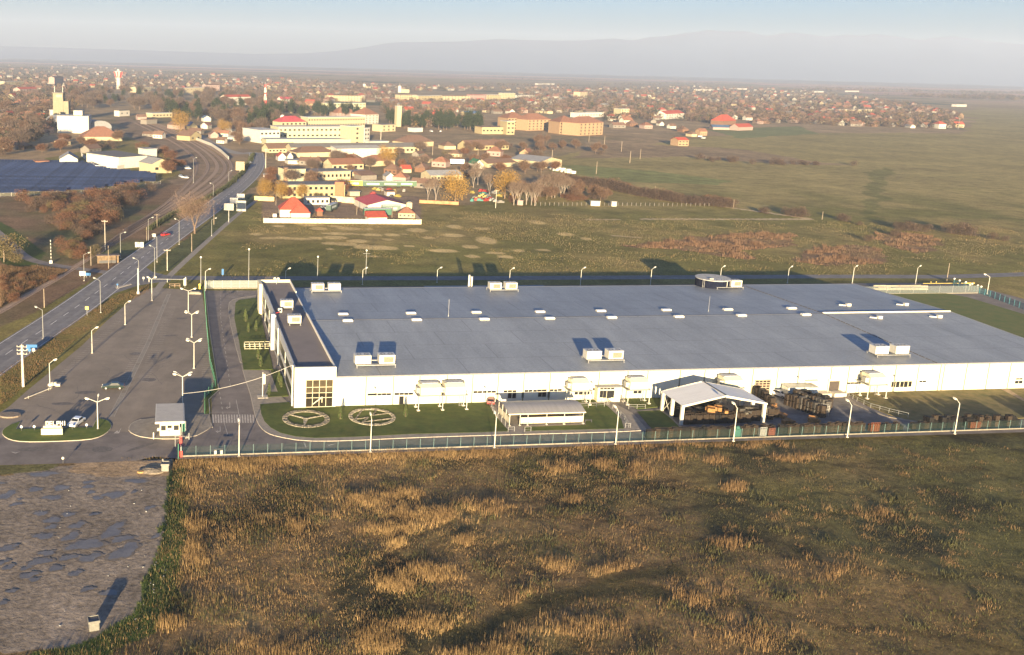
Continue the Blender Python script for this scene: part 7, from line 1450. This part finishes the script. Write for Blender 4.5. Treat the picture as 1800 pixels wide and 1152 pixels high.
# scrapyard, rubble
R5 = random.Random(21); SCC = [(.22, .03, .025), (.04, .14, .13), (.26, .26, .25), (.22, .18, .05), (.05, .05, .055), (.16, .15, .14)]
for k in range(46):
    if k < 30: px, py = R5.uniform(828, 885), R5.uniform(334, 357)
    else: px, py = R5.uniform(655, 720), R5.uniform(332, 352)
    ci = R5.randrange(6); b = MB(); s = R5.uniform(1.2, 2.3); b.prism([(-s, -.8), (s, -.8), (s, .8), (-s, .8)], 0, .8); b.prism([(-s*.5, -.7), (s*.4, -.7), (s*.4, .7), (-s*.5, .7)], .8, 1.35)
    o = b.build('scrap_car', mat('scrap %d' % ci, SCC[ci], .1, 2, .5)); o.location = G(px, py); o.rotation_euler.z = R5.random()*6
    tag(o, ['red', 'teal', 'white', 'yellow', 'black', 'grey'][ci]+' wrecked car '+('in the scrapyard between the two willows' if k < 30 else 'in the cluttered yard behind the red hall'), 'wrecked car', 'wrecked cars in the scrapyard')
for k in range(24):
    t_ = R5.random(); px, py = 968+t_*45, 296+t_*10+R5.uniform(-2.5, 3); s = R5.uniform(1, 2.2); o = MB().prism([(math.cos(a/6*6.28)*s*R5.uniform(.7, 1.2), math.sin(a/6*6.28)*s*R5.uniform(.7, 1.2)) for a in range(6)], 0, s*.9).build('rubble_block', mat('white rubble', (.55, .53, .48), .15, .5, .9)); o.location = G(px, py); tag(o, 'white rubble heap on the slope right of the green door hall', 'rubble', 'white rubble heaps')
# concrete posts of the field fence behind the factory
for k in range(44):
    px = 942+k*8.0; py = 361.5+(k*8/350)*1.5
    o = MB().box(-.13, .13, -.13, .13, 0, 1.7).build('fence_post', mat('weathered post', (.11, .10, .09), .15, 2, .9)); o.location = G(px, py); tag(o, 'short pale concrete post in the row below the long hedge', 'fence post', 'concrete posts below the hedge')
for px, yb, w_, l in ((914, 361, 9, 'rusty low hut left in the post row'), (1046, 362, 15, 'long white box hut in the post row'), (1079, 363, 8, 'short white box hut in the post row')):
    a = G(px-w_/2, yb); o = MB().box(0, (G(px+w_/2, yb)-a).length, 0, 2.5, 0, 2.3).box(-.2, (G(px+w_/2, yb)-a).length+.2, -.2, 2.7, 2.31, 2.5).build('field_hut', wm_('pink' if 'rusty' in l else 'white')); o.location = a; tag(o, l, 'hut')
# ---------------------------------------------------------------- the houses of the town
hp = {}
def house_proto(wall, roof, kind, L, D, h, rh):
    t = thing('house', '', 'house'); MB().box(-L/2, L/2, -D/2, D/2, 0, h).build('wall', wm_(wall), t); mb = MB(); e = .5; x, y, z = L/2+e, D/2+e, h+.02
    if kind == 'gable':
        mb.poly([(-x, -y, z), (x, -y, z), (x, 0, z+rh), (-x, 0, z+rh)]); mb.poly([(x, y, z), (-x, y, z), (-x, 0, z+rh), (x, 0, z+rh)])
    else:
        k = x-y*.8 if x > y else .5; mb.poly([(-x, -y, z), (x, -y, z), (k, 0, z+rh), (-k, 0, z+rh)]); mb.poly([(x, y, z), (-x, y, z), (-k, 0, z+rh), (k, 0, z+rh)]); mb.poly([(x, -y, z), (x, y, z), (k, 0, z+rh)]); mb.poly([(-x, y, z), (-x, -y, z), (-k, 0, z+rh)])
    rf = mb.build('roof', rm_(roof), t)
    if kind == 'gable': 
        for s_ in (-1, 1): MB().poly3([(s_*(L/2-.02), -D/2, h), (s_*(L/2-.02), D/2, h), (s_*(L/2-.02), 0, h+rh-.4)]).build('gable_wall', wm_(wall), t)
    for i in range(3): MB().box(-L*.38+L*.32*i, -L*.38+L*.32*i+1.2, -D/2-.05, -D/2, 1.2, 2.4).build('window', GLASS, t)
    MB().box(-.4, .4, .6, 1.3, h, h+rh+.6).build('chimney', wm_('brick'), rf); return t
HK = [('white', 'terracotta', 'gable', 13, 9, 3.6, 3.6), ('cream', 'brown', 'hip', 12, 10, 3.6, 3.4), ('white', 'brown', 'gable', 10, 8, 3.4, 3.6), ('pink', 'terracotta', 'hip', 12, 11, 4.2, 3.6), ('cream', 'red', 'gable', 14, 10, 4.5, 4), ('grey', 'brown', 'gable', 16, 8, 3.2, 3), ('white', 'red', 'hip', 11, 10, 6, 3.4), ('orange', 'terracotta', 'gable', 11, 9, 5, 3.6), ('white', 'tin', 'gable', 15, 9, 3.6, 2.2), ('brick', 'brown', 'hip', 11, 9, 3.4, 3.6), ('yellow', 'brown', 'gable', 12, 9, 3.8, 3.4)]
HW_ = [10, 10, 12, 14, 4, 20, 3, 4, 4, 20, 4]
class MProto:
    def __init__(s, o): s.o = o; s.used = False; s.kids = [(c, list(c.children)) for c in o.children]
    def put(s, loc, rz, label, group, sc):
        if not s.used: s.used = True; r = s.o
        else:
            r = s.o.copy(); COL.objects.link(r)
            for c, gc in s.kids:
                d = c.copy(); COL.objects.link(d); d.parent = r
                for g in gc: e = g.copy(); COL.objects.link(e); e.parent = d
        r.location = loc; r.rotation_euler.z = rz; r['label'] = label; r['group'] = group; r.scale = (sc,)*3; return r
TOWN = [(-60, 114), (120, 115), (330, 127), (560, 143), (800, 153), (1050, 155), (1260, 152), (1420, 161), (1600, 182), (1690, 205), (1688, 227), (1560, 224), (1440, 220), (1360, 216), (1300, 222), (1200, 212), (1120, 210), (1000, 218), (900, 212), (800, 222), (720, 226), (650, 200), (500, 200), (470, 178), (300, 158), (160, 158), (130, 195), (60, 250), (-60, 262)]
TP = [(float(x), float(y)) for x, y in TOWN]
EXCL = [(200, 160, 480, 260), (455, 200, 700, 262), (845, 200, 1062, 240), (1250, 212, 1325, 232), (84, 160, 160, 250), (570, 180, 670, 215), (695, 160, 910, 180), (1165, 195, 1205, 212), (800, 196, 850, 210)]
cand = []; tries = 0; RH = random.Random(77); grid = {}
def place_ok(p, r, g):
    i, j = int(p.x//r), int(p.y//r)
    for a in (i-1, i, i+1):
        for b in (j-1, j, j+1):
            if (a, b) in g and (g[(a, b)]-p).length < r: return False
    g[(i, j)] = p; return True
while len(cand) < 1700 and tries < 60000:
    tries += 1; x = RH.uniform(-60, 1700); y = RH.uniform(110, 262); 
    if RH.random() > .25+.75*min(1, max(0, (y-112)/40)): continue
    if not inpoly(np.array([[x, y]]), TP)[0]: continue
    if any(a < x < c and b < y < d for a, b, c, d in EXCL): continue
    p = G(x, y); dist = p.y
    if not place_ok(p, 17 if dist < 1800 else 20, grid): continue
    cand.append((dist, x, y, p))
# scattered houses closer in, between the sheds
for x, y in [(676,283),(747,285),(742,302),(690,305),(545,290),(560,290),(620,287),(735,275),(800,276),(775,293),(870,274),(925,278),(705,320),(745,330),(40,262),(22,240),(60,230),(80,225),(15,262),(110,255),(12,225),(48,212),(52,238),(160,268),(262,240),(280,243),(385,235),(395,240),(405,232),(345,235),(362,226),(390,252),(412,247),(1215,240),(1232,238),(1085,225),(1110,222),(1135,226),(1160,221),(1180,226),(1200,232),(1145,216),(1100,217)]:
    p = G(x, y)
    cand.append((p.y, x, y, p))
cand.sort(key=lambda q: q[0]); hpro = [MProto(house_proto(*k)) for k in HK]
def zone(x, y):
    if y > 262: return 'among the sheds'
    if x < 110: return 'near the grain silo'
    if x < 300: return 'around the water tower'
    if x < 480: return 'left of the lattice mast'
    if x < 700: return 'behind the hospital'
    if x < 880: return 'left of the orange apartment blocks'
    if x < 1080: return 'behind the orange apartment blocks'
    if x < 1250: return 'left of the red villa'
    if x < 1420: return 'behind the red villa'
    return 'at the village right end'
farV = []; farM = []
for i, (dist, x, y, p) in enumerate(cand):
    k = RH.choices(range(len(HK)), HW_)[0]; sd_ = math.floor(p.x/220)*1.7+math.floor(p.y/260)*.9; rz = (sd_ % .9)-.45+(math.pi/2 if RH.random() < .35 else 0)+RH.gauss(0, .05); sc = RH.uniform(.8, 1.15)*(1 if y < 235 else .85)
    if i < 292:
        W_, R_ = HK[k][:2]
        hpro[k].put(tuple(p), rz, '%s walled %s house with a %s roof %s' % ({'grey': 'grey', 'brick': 'brown'}.get(W_, W_), 'low' if HK[k][5] < 5 else 'taller', {'tin': 'pale metal', 'terracotta': 'tiled orange'}.get(R_, R_), zone(x, y)), 'town houses '+zone(x, y), sc)
    else: farV.append((p, rz, sc, k))
WK = list(WC); RK = list(RC)
mb = MB(); mats_ = [mat('shaded far wall '+k, tuple(c*.55 for c in WC[k]), .07, .6, .85) for k in WK]+[mat('far roof '+k, tuple(c*.75+.012 for c in RC[k]), .12, .8, .85) for k in RK]  # far wall colours darkened to stand in for shaded, hidden walls
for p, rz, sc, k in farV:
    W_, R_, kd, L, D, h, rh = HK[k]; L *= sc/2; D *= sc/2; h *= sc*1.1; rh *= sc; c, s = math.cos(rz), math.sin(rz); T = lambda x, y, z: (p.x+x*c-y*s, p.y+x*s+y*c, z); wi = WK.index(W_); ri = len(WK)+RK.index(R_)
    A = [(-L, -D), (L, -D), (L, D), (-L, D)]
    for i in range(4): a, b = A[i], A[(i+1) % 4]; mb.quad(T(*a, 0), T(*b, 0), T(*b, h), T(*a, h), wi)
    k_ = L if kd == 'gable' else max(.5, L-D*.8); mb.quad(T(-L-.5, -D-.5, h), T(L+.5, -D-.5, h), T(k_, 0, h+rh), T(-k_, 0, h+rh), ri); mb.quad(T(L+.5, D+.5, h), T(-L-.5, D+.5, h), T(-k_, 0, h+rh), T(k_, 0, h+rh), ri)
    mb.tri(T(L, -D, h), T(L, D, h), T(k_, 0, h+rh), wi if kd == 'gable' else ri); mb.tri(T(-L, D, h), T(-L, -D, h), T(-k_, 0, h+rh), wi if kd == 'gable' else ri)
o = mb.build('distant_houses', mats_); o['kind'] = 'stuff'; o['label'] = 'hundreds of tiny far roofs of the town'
# far pale greenhouses and farm buildings
for px, py, w_, l in ((1300, 158, 26, 'far white farm building behind the town'), (1120 if 0 else 960, 149.5, 30, 'long thin white far building above the town'), (1690, 188, 18, 'far white farm at the right'), (1500, 162, 20, 'far thin white farm building at the right'), (1440, 163, 16, 'far pale farm hall left of the thin white one'), (1240, 160, 30, 'long pale hall at the far edge of town')):
    a = G(px-w_/2, py); b = G(px+w_/2, py); o = MB().box(0, (b-a).length, 0, 12, 0, 6).build('far_hall', wm_('white')); o.location = a; o.rotation_euler.z = math.atan2((b-a).y, (b-a).x); tag(o, l, 'farm building')
# ================================================================ TREES
TWIG = attr_mat('twigs', fine=1.5, amp=.25, bump=0, mid=.35)
BARK = mat('bark pale', (.13, .09, .065), .2, 3, .9)
def bare_tree(h, spread, n, cols, label='', cat='tree', tw=.05, tl=1.2, lv=4, name='bare_tree', seed=1, narrow=.45, trunk_m=None):
    rr = random.Random(seed); t = thing(name, label, cat); mb = MB(); tips = []
    def br(a, d, L, r, k):
        b = a+d*L; mb.bar(a, b, r, r2=r*.6, n=5 if k < 2 else 3); 
        if k >= lv: tips.append((b, d)); return
        tips.append((a.lerp(b, .6), d)) if k >= 2 else None
        for i in range(3 if k else 4):
            e = Vector((rr.gauss(0, 1), rr.gauss(0, 1), rr.gauss(0, .5))); e = (d*(1.2-narrow*.3*k)+e*narrow).normalized(); e.z = abs(e.z)*.8+.15; e.normalize(); br(a.lerp(b, rr.uniform(.35, 1)), e, L*rr.uniform(.55, .8), r*.5, k+1)
    tr = MB(); L0 = h*.13; tr.bar((0, 0, 0), (0, 0, L0), h*.02, r2=h*.014, n=7); tr.build('trunk', trunk_m or BARK, t)
    [br(Vector((0, 0, L0*(.9-.1*q_))), Vector((math.cos(q_*2.4+seed)*.28, math.sin(q_*2.4+seed)*.28, 1)).normalized(), h*rr.uniform(.24, .32), h*.011, 0) for q_ in range(3)]
    mb.build('limbs', trunk_m or BARK, t)
    P = []; D = []
    for _ in range(n):
        b, d = tips[rr.randrange(len(tips))]; q = Vector((rr.gauss(0, 1), rr.gauss(0, 1), rr.gauss(0, .8)))*spread*.07; P.append(tuple(b+q)); e = (d+Vector((rr.gauss(0, .6), rr.gauss(0, .6), rr.gauss(.2, .5)))).normalized(); D.append(tuple(e))
    P = np.array(P); D = np.array(D); S = np.cross(D, rng.normal(0, 1, P.shape)); S /= np.linalg.norm(S, axis=1)[:, None]; Ls = rng.uniform(.5, 1.4, len(P))[:, None]*tl
    T = np.stack([P-S*tw, P+S*tw, P+D*Ls], 1); c = tri_mesh('crown', T, mixc(cols[0], cols[1], rng.random(len(P))), [TWIG]); c.parent = t; return t
RB = ((.075, .047, .035), (.135, .085, .06)); PB = ((.065, .048, .042), (.11, .08, .064)); WI = ((.17, .10, .025), (.27, .165, .045)); DG = ((.013, .020, .012), (.03, .04, .02)); RBUSH = ((.07, .036, .024), (.135, .068, .042)); GB = ((.07, .058, .03), (.13, .10, .052))
t = bare_tree(19, 24, 4600, ((.12, .082, .062), (.19, .13, .095)), 'tall wide bare tree with pinkish twigs standing between the road and the footpath', tw=.03, tl=1.6, seed=4, narrow=.6); t.location = G(342, 411); t.scale = (1.2, 1.2, 1.15)
tp = [MProto(bare_tree(11, 15, 3600, RB, seed=11, tw=.10, narrow=.55)), MProto(bare_tree(13, 18, 4200, PB, seed=12, tw=.11, narrow=.5)), MProto(bare_tree(9, 13, 3200, RBUSH, seed=13, tw=.09, narrow=.6))]
slim = MProto(bare_tree(15, 7, 1300, ((.10, .07, .055), (.16, .115, .09)), seed=15, tw=.05, narrow=.2, name='birch', trunk_m=mat('birch bark', (.20, .165, .14), .15, 3, .9)))
def blob_tree(h, w_, n, cols, size, name, flat=.5, base=.25, seed=1):
    t = thing(name, '', 'tree'); rr = random.Random(seed); lobes = [(rr.uniform(-.35, .35)*w_, rr.uniform(-.35, .35)*w_, base*h+rr.uniform(.25, .8)*h*(1-base), rr.uniform(.28, .45)*w_) for _ in range(9)]
    def f():
        x, y, z, r = lobes[rr.randrange(9)]; d = Vector((rr.gauss(0, 1), rr.gauss(0, 1), rr.gauss(0, 1))).normalized()*r*rr.random()**.4; return (x+d.x, y+d.y, max(.2, z+d.z*flat*1.3))
    c = crown_blobs(n, f, size, cols, mats=[TWIG], up=.6); c.parent = t; MB().bar((0, 0, 0), (0, 0, h*.6), h*.025, r2=h*.012, n=6).build('trunk', BARK, t); return t
wil = MProto(blob_tree(11, 9, 5200, WI, .16, 'willow', .9, .08, 3)); bush = MProto(blob_tree(4, 5.5, 1700, RBUSH, .14, 'bush', .6, 0, 5)); bush2 = MProto(blob_tree(4, 6, 1700, GB, .14, 'bush', .6, 0, 6)); pine = MProto(blob_tree(13, 6, 1600, DG, .35, 'pine', 1.2, .2, 8)); dbush = MProto(blob_tree(4.5, 6.5, 1700, ((.045, .032, .028), (.09, .062, .048)), .15, 'bush', .6, 0, 9))
def put(pr, px, py, s, label, group, zs=None):
    o = pr.put(tuple(G(px, py)), random.random()*6.28, label, group, s*random.uniform(.9, 1.1))
    if zs: o.scale = (o.scale[0], o.scale[1], o.scale[0]*zs)
    return o
for px, py, s, l in ((800, 359, 1.5, 'big round golden willow left of the scrapyard'), (887, 350, 1.35, 'smaller golden willow right of the scrapyard'), (465, 350, .95, 'golden willow at the road, left of the pair by the ochre wall'), (494, 350, .75, 'orange willow behind the ochre wall, right of the pair'), (530, 350, .75, 'yellowish bush before the ochre building'), (317, 233, 2.0, 'round orange tree beside the railway houses'), (395, 236, 1.2, 'rusty orange bush by the side lane'), (680, 292, 1.3, 'yellow green bush right of the tile roofed barns')): put(wil, px, py, s, l, 'golden willows')
for px, py, s in ((752,352,.95),(766,352,1.1),(903,361,.95),(912,361,1.1),(925,360,1),(934,361,1.1),(940,362,.9),(961,345,1),(969,346,1.05),(975,348,.95),(985,347,1.1),(991,348,1),(1000,346,.9),(832,330,1),(860,345,1.0),(840,325,1.2),(950,346,1),(980,340,1),(895,340,1.0)):
    put(slim, px, py, s, 'slim pale stemmed bare tree '+('in front of the trailers left of the big willow' if px < 800 else 'around the scrapyard' if px < 900 else 'in the row behind the post fence'), 'slim bare trees')
RT = random.Random(31); TC = {}
def inp(x, y, poly): return inpoly(np.array([[x, y]], float), [(float(a), float(b)) for a, b in poly])[0]
KD = {}
for p_, d_ in ((tp[0], 'brown bare tree'), (tp[1], 'tall grey brown bare tree'), (tp[2], 'reddish bare tree'), (bush, 'reddish brown bush'), (bush2, 'olive bush'), (dbush, 'dark brown bush'), (pine, 'dark evergreen pine')): KD[id(p_)] = d_
def scatter(pr, n, poly, s, label, group, ymin=None):
    xs = [p[0] for p in poly]; ys = [p[1] for p in poly]; k = 0; tr_ = 0
    while k < n and tr_ < 5000:
        tr_ += 1; x, y = RT.uniform(min(xs), max(xs)), RT.uniform(min(ys), max(ys))
        if inp(x, y, poly): q_ = pr[RT.randrange(len(pr))] if isinstance(pr, list) else pr; f_ = RT.uniform(.7, 1.25); put(q_, x, y, s*f_, '%s %s %s' % ('small' if f_ < .86 else 'mid sized' if f_ < 1.07 else 'large', KD[id(q_)], label[label.index('|')+1:] if '|' in label else label), group); k += 1
scatter([bush, bush, bush2, dbush], 84, [(10, 352), (60, 350), (160, 345), (240, 333), (270, 335), (235, 360), (185, 402), (150, 425), (110, 410), (50, 375)], 1.0, 'in the thicket below the solar field', 'bushes of the left thicket')
scatter([dbush, bush], 26, [(160, 350), (230, 337), (268, 336), (240, 356), (190, 392), (165, 400)], 1.15, 'at the railway side of the thicket', 'bushes of the left thicket')
scatter([bush, bush2], 14, [(100, 430), (160, 430), (165, 455), (120, 460), (98, 450)], .75, 'beside the level crossing', 'bushes near the crossing')
put(bush2, 8, 455, 1.9, 'leafy yellow green tree at the left edge of the photo', 'trees at the left edge'); put(bush2, 25, 462, .9, 'small yellow green bush right of the leafy left edge tree', 'trees at the left edge')
scatter(bush, 10, [(0, 490), (70, 485), (110, 490), (60, 520), (0, 540)], .5, 'between the near track and the old lane', 'low bushes by the near track')
HEDG = [(1000, 318, 1.0), (1015, 322, 1.1), (1030, 326, 1.2), (1042, 330, 1.25), (1055, 331, 1.2), (1068, 334, 1.3), (1080, 335, 1.35), (1092, 338, 1.3), (1104, 341, 1.2), (1116, 344, 1.1), (1128, 346, 1.0), (1140, 348, 1.1), (1152, 350, 1.15), (1164, 352, 1.2), (1176, 354, 1.25), (1188, 356, 1.2), (1198, 357, 1.0), (1208, 358, .9), (1220, 360, .9), (1232, 361, 1.0), (1245, 362, 1.1), (1256, 363, 1.1), (1266, 364, 1.1), (1276, 364, 1.0), (1286, 365, .9)]
for i, (px, py, s) in enumerate(HEDG):
    put(dbush, px, py, s*1.05, 'dark brown bush in the front line of the long hedge, %s from its left end' % ORD[i % 20] if i < 20 else 'dark brown bush near the right end of the long hedge, front line', 'bushes of the long hedge'); put(dbush if i % 2 else bush, px-4, py-3.5, s*.95, '%s brown bush in the rear line of the long hedge running down to the right' % ('reddish' if i % 2 == 0 and 0 else 'dark' if i % 2 else 'reddish'), 'bushes of the long hedge')
for px, py, s, l in ((1346, 376, .8, 'small lone dark bush past the end of the long hedge'), (1338, 374, .7, 'left neighbour of the small lone dark bush'), (1386, 379, 1.0, 'dark bush left of the tip of the pale tracks'), (1398, 381, 1.2, 'largest dark bush at the tip of the pale tracks'), (1411, 382, .9, 'right dark bush at the tip of the pale tracks'), (1478, 388, .9, 'dark bush beyond the wooden pole, left one'), (1488, 390, .8, 'dark bush beyond the wooden pole, right one'), (1510, 396, .5, 'tiny dark bush in the open pasture'), (1580, 404, .9, 'dark bush above the right reed bed, leftmost'), (1595, 406, 1.1, 'dark bush above the right reed bed, second'), (1610, 407, 1.0, 'dark bush above the right reed bed by its pole'), (1625, 408, .9, 'dark bush right of the reed bed pole'), (1672, 411, 1.0, 'dark bush right of the reed bed, left of three'), (1690, 413, 1.3, 'largest dark bush right of the reed bed'), (1706, 415, 1.1, 'dark bush right of the reed bed, right of three'), (1745, 421, .7, 'low dark bush near the right edge, left one'), (1765, 424, .6, 'low dark bush near the right edge, right one'), (1572, 415, .8, 'bush at the left tip of the right reed bed'), (1525, 424, .7, 'low brown bush left of the right reed bed')): put(dbush, px, py, s, l, 'lone bushes in the pasture')
scatter(dbush, 22, [(1190, 278), (1270, 282), (1340, 286), (1500, 290), (1500, 291.5), (1340, 291), (1250, 285)], .9, 'in the thin strip across the far pasture', 'bushes of the far strip')
scatter([tp[1], tp[1], tp[0], pine], 190, [(300, 165), (380, 165), (470, 178), (490, 200), (485, 230), (455, 235), (380, 218), (300, 208), (245, 200), (195, 190), (125, 195), (118, 160)], 1.3, 'in the park wood right of the silo', 'trees of the park wood')
scatter(pine, 34, [(440, 200), (480, 195), (540, 200), (560, 205), (500, 212), (460, 232), (430, 220)], 1.3, 'in the park left of the hospital', 'evergreens by the hospital')
scatter(pine, 26, [(535, 198), (580, 200), (640, 205), (640, 207), (560, 206)], 1.2, 'in the line right behind the hospital slab', 'evergreens by the hospital')
scatter(pine, 52, [(675, 212), (700, 222), (720, 216), (780, 214), (845, 220), (848, 232), (780, 229), (700, 230)], 1.15, 'in the grove between the cream tower and the yellow hall', 'pines of the grove')
scatter([tp[1], tp[0]], 30, [(0, 195), (85, 190), (90, 235), (60, 260), (0, 265)], 1.15, 'to the left of the silo', 'trees left of the silo')
scatter([tp[0], tp[2], dbush], 30, [(0, 240), (60, 240), (140, 250), (210, 252), (230, 262), (210, 268), (150, 268), (60, 270), (0, 275)], 1.0, 'in the strip between the silo yard and the warehouse', 'trees below the silo')
scatter([bush, bush2, tp[2]], 16, [(222, 258), (290, 262), (320, 290), (318, 305), (295, 320), (290, 300), (280, 268)], .9, 'between the warehouse and the railway fan', 'bushes right of the warehouse')
scatter([tp[0]], 7, [(412, 225), (440, 230), (445, 262), (425, 268), (405, 258)], 1.1, 'at the end of the side lane', 'trees at the road bend')
scatter([tp[0], tp[1], tp[2], bush2], 62, [(455, 262), (480, 290), (470, 345), (500, 352), (620, 350), (640, 300), (760, 300), (830, 320), (1000, 312), (940, 282), (880, 275), (760, 265), (620, 285), (520, 288)], .82, 'among the sheds and yards below the hospital', 'trees among the sheds')
scatter([tp[0], dbush, bush], 40, [(900, 335), (1010, 340), (1060, 345), (1100, 358), (900, 356)], .75, 'behind the post row right of the scrapyard', 'bushes behind the post row')
scatter([tp[0], dbush], 40, [(820, 250), (1000, 250), (1080, 270), (1170, 276), (1000, 278), (900, 268), (820, 272)], .8, 'in the scrub below the orange apartment blocks', 'bushes below the apartments')
# the countless small crowns between the far houses: one mass
def far_wood():
    N_ = 10500; xs = RT; P = []; Hh = []; kind = []
    arr = np.array(TP)
    while len(P) < N_:
        x, y = xs.uniform(-60, 1720), xs.uniform(112, 262)
        if not inpoly(np.array([[x, y-1]]), TP)[0]: continue
        if xs.random() > .3+.7*min(1, (y-110)/50): continue
        if any(a < x < c and b < y < d for a, b, c, d in EXCL if (a, b) not in ((200, 160), (84, 160))) or (200 < x < 480 and y > 204): continue
        p = G(x, y); P.append((p.x, p.y)); Hh.append(xs.uniform(5, 11)); kind.append(xs.random())
    # hedges and copses on the far plain
    for (xa, ya, xb, yb, n, h) in [(0,112,330,118,60,9),(1420,160,1800,166,260,14),(1690,165,1800,176,160,14),(1600,170,1790,177,200,14),(560,133,900,137,90,8),(830,150,1000,152,120,9),(1050,150,1280,147,150,9),(1400,155,1600,158,120,10),(300,130,560,141,120,8),(900,140,1200,143,90,8),(1200,138,1500,143,90,8),(1440,176,1600,184,120,9),(1500,168,1800,170,100,9),(0,105,300,111,120,10),(1320,164,1420,160,40,9)]:
        for _ in range(n):
            t_ = xs.random(); p = G(xa+(xb-xa)*t_, ya+(yb-ya)*t_+xs.gauss(0, .35)); P.append((p.x, p.y)); Hh.append(h*xs.uniform(.6, 1.2)); kind.append(xs.random())
    P = np.array(P); Hh = np.array(Hh); kind = np.array(kind); m = 48; idx = np.repeat(np.arange(len(P)), m); n = len(idx)
    a = rng.uniform(0, 6.283, n); zz = rng.random(n); r = np.sqrt(rng.random(n))*np.sqrt(np.clip(1-(zz*2-.9)**2*.8, .1, 1))*Hh[idx]*.55
    C = np.stack([P[idx, 0]+np.cos(a)*r, P[idx, 1]+np.sin(a)*r, Hh[idx]*(.08+zz*.85)], -1); s = Hh[idx]*rng.uniform(.05, .12, n)
    d1 = rng.normal(0, 1, (n, 3)); d1 /= np.linalg.norm(d1, axis=1)[:, None]; d2 = rng.normal(0, 1, (n, 3)); d2[:, 2] += .5; d2 /= np.linalg.norm(d2, axis=1)[:, None]; s = s[:, None]
    T = np.stack([C-d1*s, C+d1*s, C+d2*s*1.7], 1)
    base = mixc((.060, .042, .034), (.105, .074, .058), rng.random(n)); k = kind[idx]; base[k < .14] = mixc((.016, .024, .014), (.03, .038, .022), rng.random(n))[k < .14]; base[k > .88] = mixc((.10, .07, .035), (.15, .10, .05), rng.random(n))[k > .88]
    o = tri_mesh('far_wood', T, base, [TWIG]); o['kind'] = 'stuff'; o['label'] = 'countless small bare trees between the far houses'
far_wood()
# ================================================================ FAR FOREST AND MOUNTAINS
def strip(name, prof, y0, y1, nx, ny, fn, m, z0=0):
    """heightfield between the bearings of picture columns prof[0][0]..prof[-1][0], from y0 to y1 metres out"""
    V = []; Fc = []
    x0, x1 = prof[0][0], prof[-1][0]
    for j in range(ny):
        for i in range(nx):
            px = x0+(x1-x0)*i/(nx-1); g = G(px, 160+.02*(px-900)); b = math.atan2(g.x, g.y); D = y0+(y1-y0)*j/(ny-1); X, Y = math.tan(b)*D, D; V.append((X, Y, fn(px, j/(ny-1), X, Y)))
    for j in range(ny-1):
        for i in range(nx-1): a = j*nx+i; Fc.append((a, a+1, a+nx+1, a+nx))
    me = bpy.data.meshes.new(name); me.from_pydata(V, [], Fc); me.materials.append(m); me.polygons.foreach_set('use_smooth', [True]*len(Fc)); o = bpy.data.objects.new(name, me); COL.objects.link(o); return o
def itp(prof, x):
    for (a, b), (c, d) in zip(prof, prof[1:]):
        if x <= c: return b+(d-b)*(x-a)/(c-a)
    return prof[-1][1]
RIDGE = [(-150, 78), (0, 81), (120, 84), (300, 90), (450, 95), (540, 94), (610, 87), (680, 77), (760, 74), (820, 71), (870, 67), (930, 69), (1000, 71), (1070, 67), (1105, 70), (1130, 65), (1160, 63), (1200, 56), (1235, 51), (1265, 54), (1290, 53), (1310, 57), (1335, 62), (1360, 58), (1380, 56), (1410, 60), (1435, 64), (1470, 60), (1500, 62), (1520, 59), (1550, 63), (1600, 70), (1630, 66), (1660, 64), (1720, 71), (1800, 78), (1980, 88)]
MY = 10800.
def zat(px, py, D):
    d = ray(px, py); return CAM_H+d[2]/d[1]*D
def mfn(px, t, X, Y):
    top = zat(px, itp(RIDGE, px), MY+1500); s = math.sin(min(1, t/.62)*math.pi/2)**1.3 if t < .62 else 1-(t-.62)*.5
    n = fbm(np.array([[X, Y]]), 1500, 5, 5)[0]-.5; lo = .35+.65*(t > .0)
    return max(-.5, top*s*(1+n*.55*math.sin(min(1, t*1.6)*math.pi)))
MTN = mat('haze blue mountain forest', (.012, .038, .085), .2, .002, .95, col2=(.03, .06, .11)); struct(strip('mountain_range', RIDGE, MY, MY+3000, 240, 26, mfn, MTN))  # blue of the distant haze is mixed into the forest colour
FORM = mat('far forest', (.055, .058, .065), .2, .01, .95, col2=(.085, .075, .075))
FB = [(-150, 0), (1980, 0)]
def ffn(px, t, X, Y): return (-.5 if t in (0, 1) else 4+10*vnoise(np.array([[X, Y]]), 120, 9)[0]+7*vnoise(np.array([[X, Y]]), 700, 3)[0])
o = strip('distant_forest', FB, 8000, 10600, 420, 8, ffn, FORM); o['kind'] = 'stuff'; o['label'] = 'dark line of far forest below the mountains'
# ================================================================ HAZE
hz = MB().box(-16000, 18000, -400, 14500, -6, 545).build('haze', None or mat('haze dummy', (1, 1, 1)))
hm = bpy.data.materials.new('haze air'); hm.use_nodes = True; nt = hm.node_tree; nt.nodes.clear(); ou = nt.nodes.new('ShaderNodeOutputMaterial'); pv = nt.nodes.new('ShaderNodeVolumePrincipled')
pv.inputs['Color'].default_value = (.63, .735, .97, 1); pv.inputs['Density'].default_value = .92e-4; pv.inputs['Anisotropy'].default_value = 0
nt.links.new(pv.outputs[0], ou.inputs['Volume']); hz.data.materials.clear(); hz.data.materials.append(hm); hz['kind'] = 'stuff'
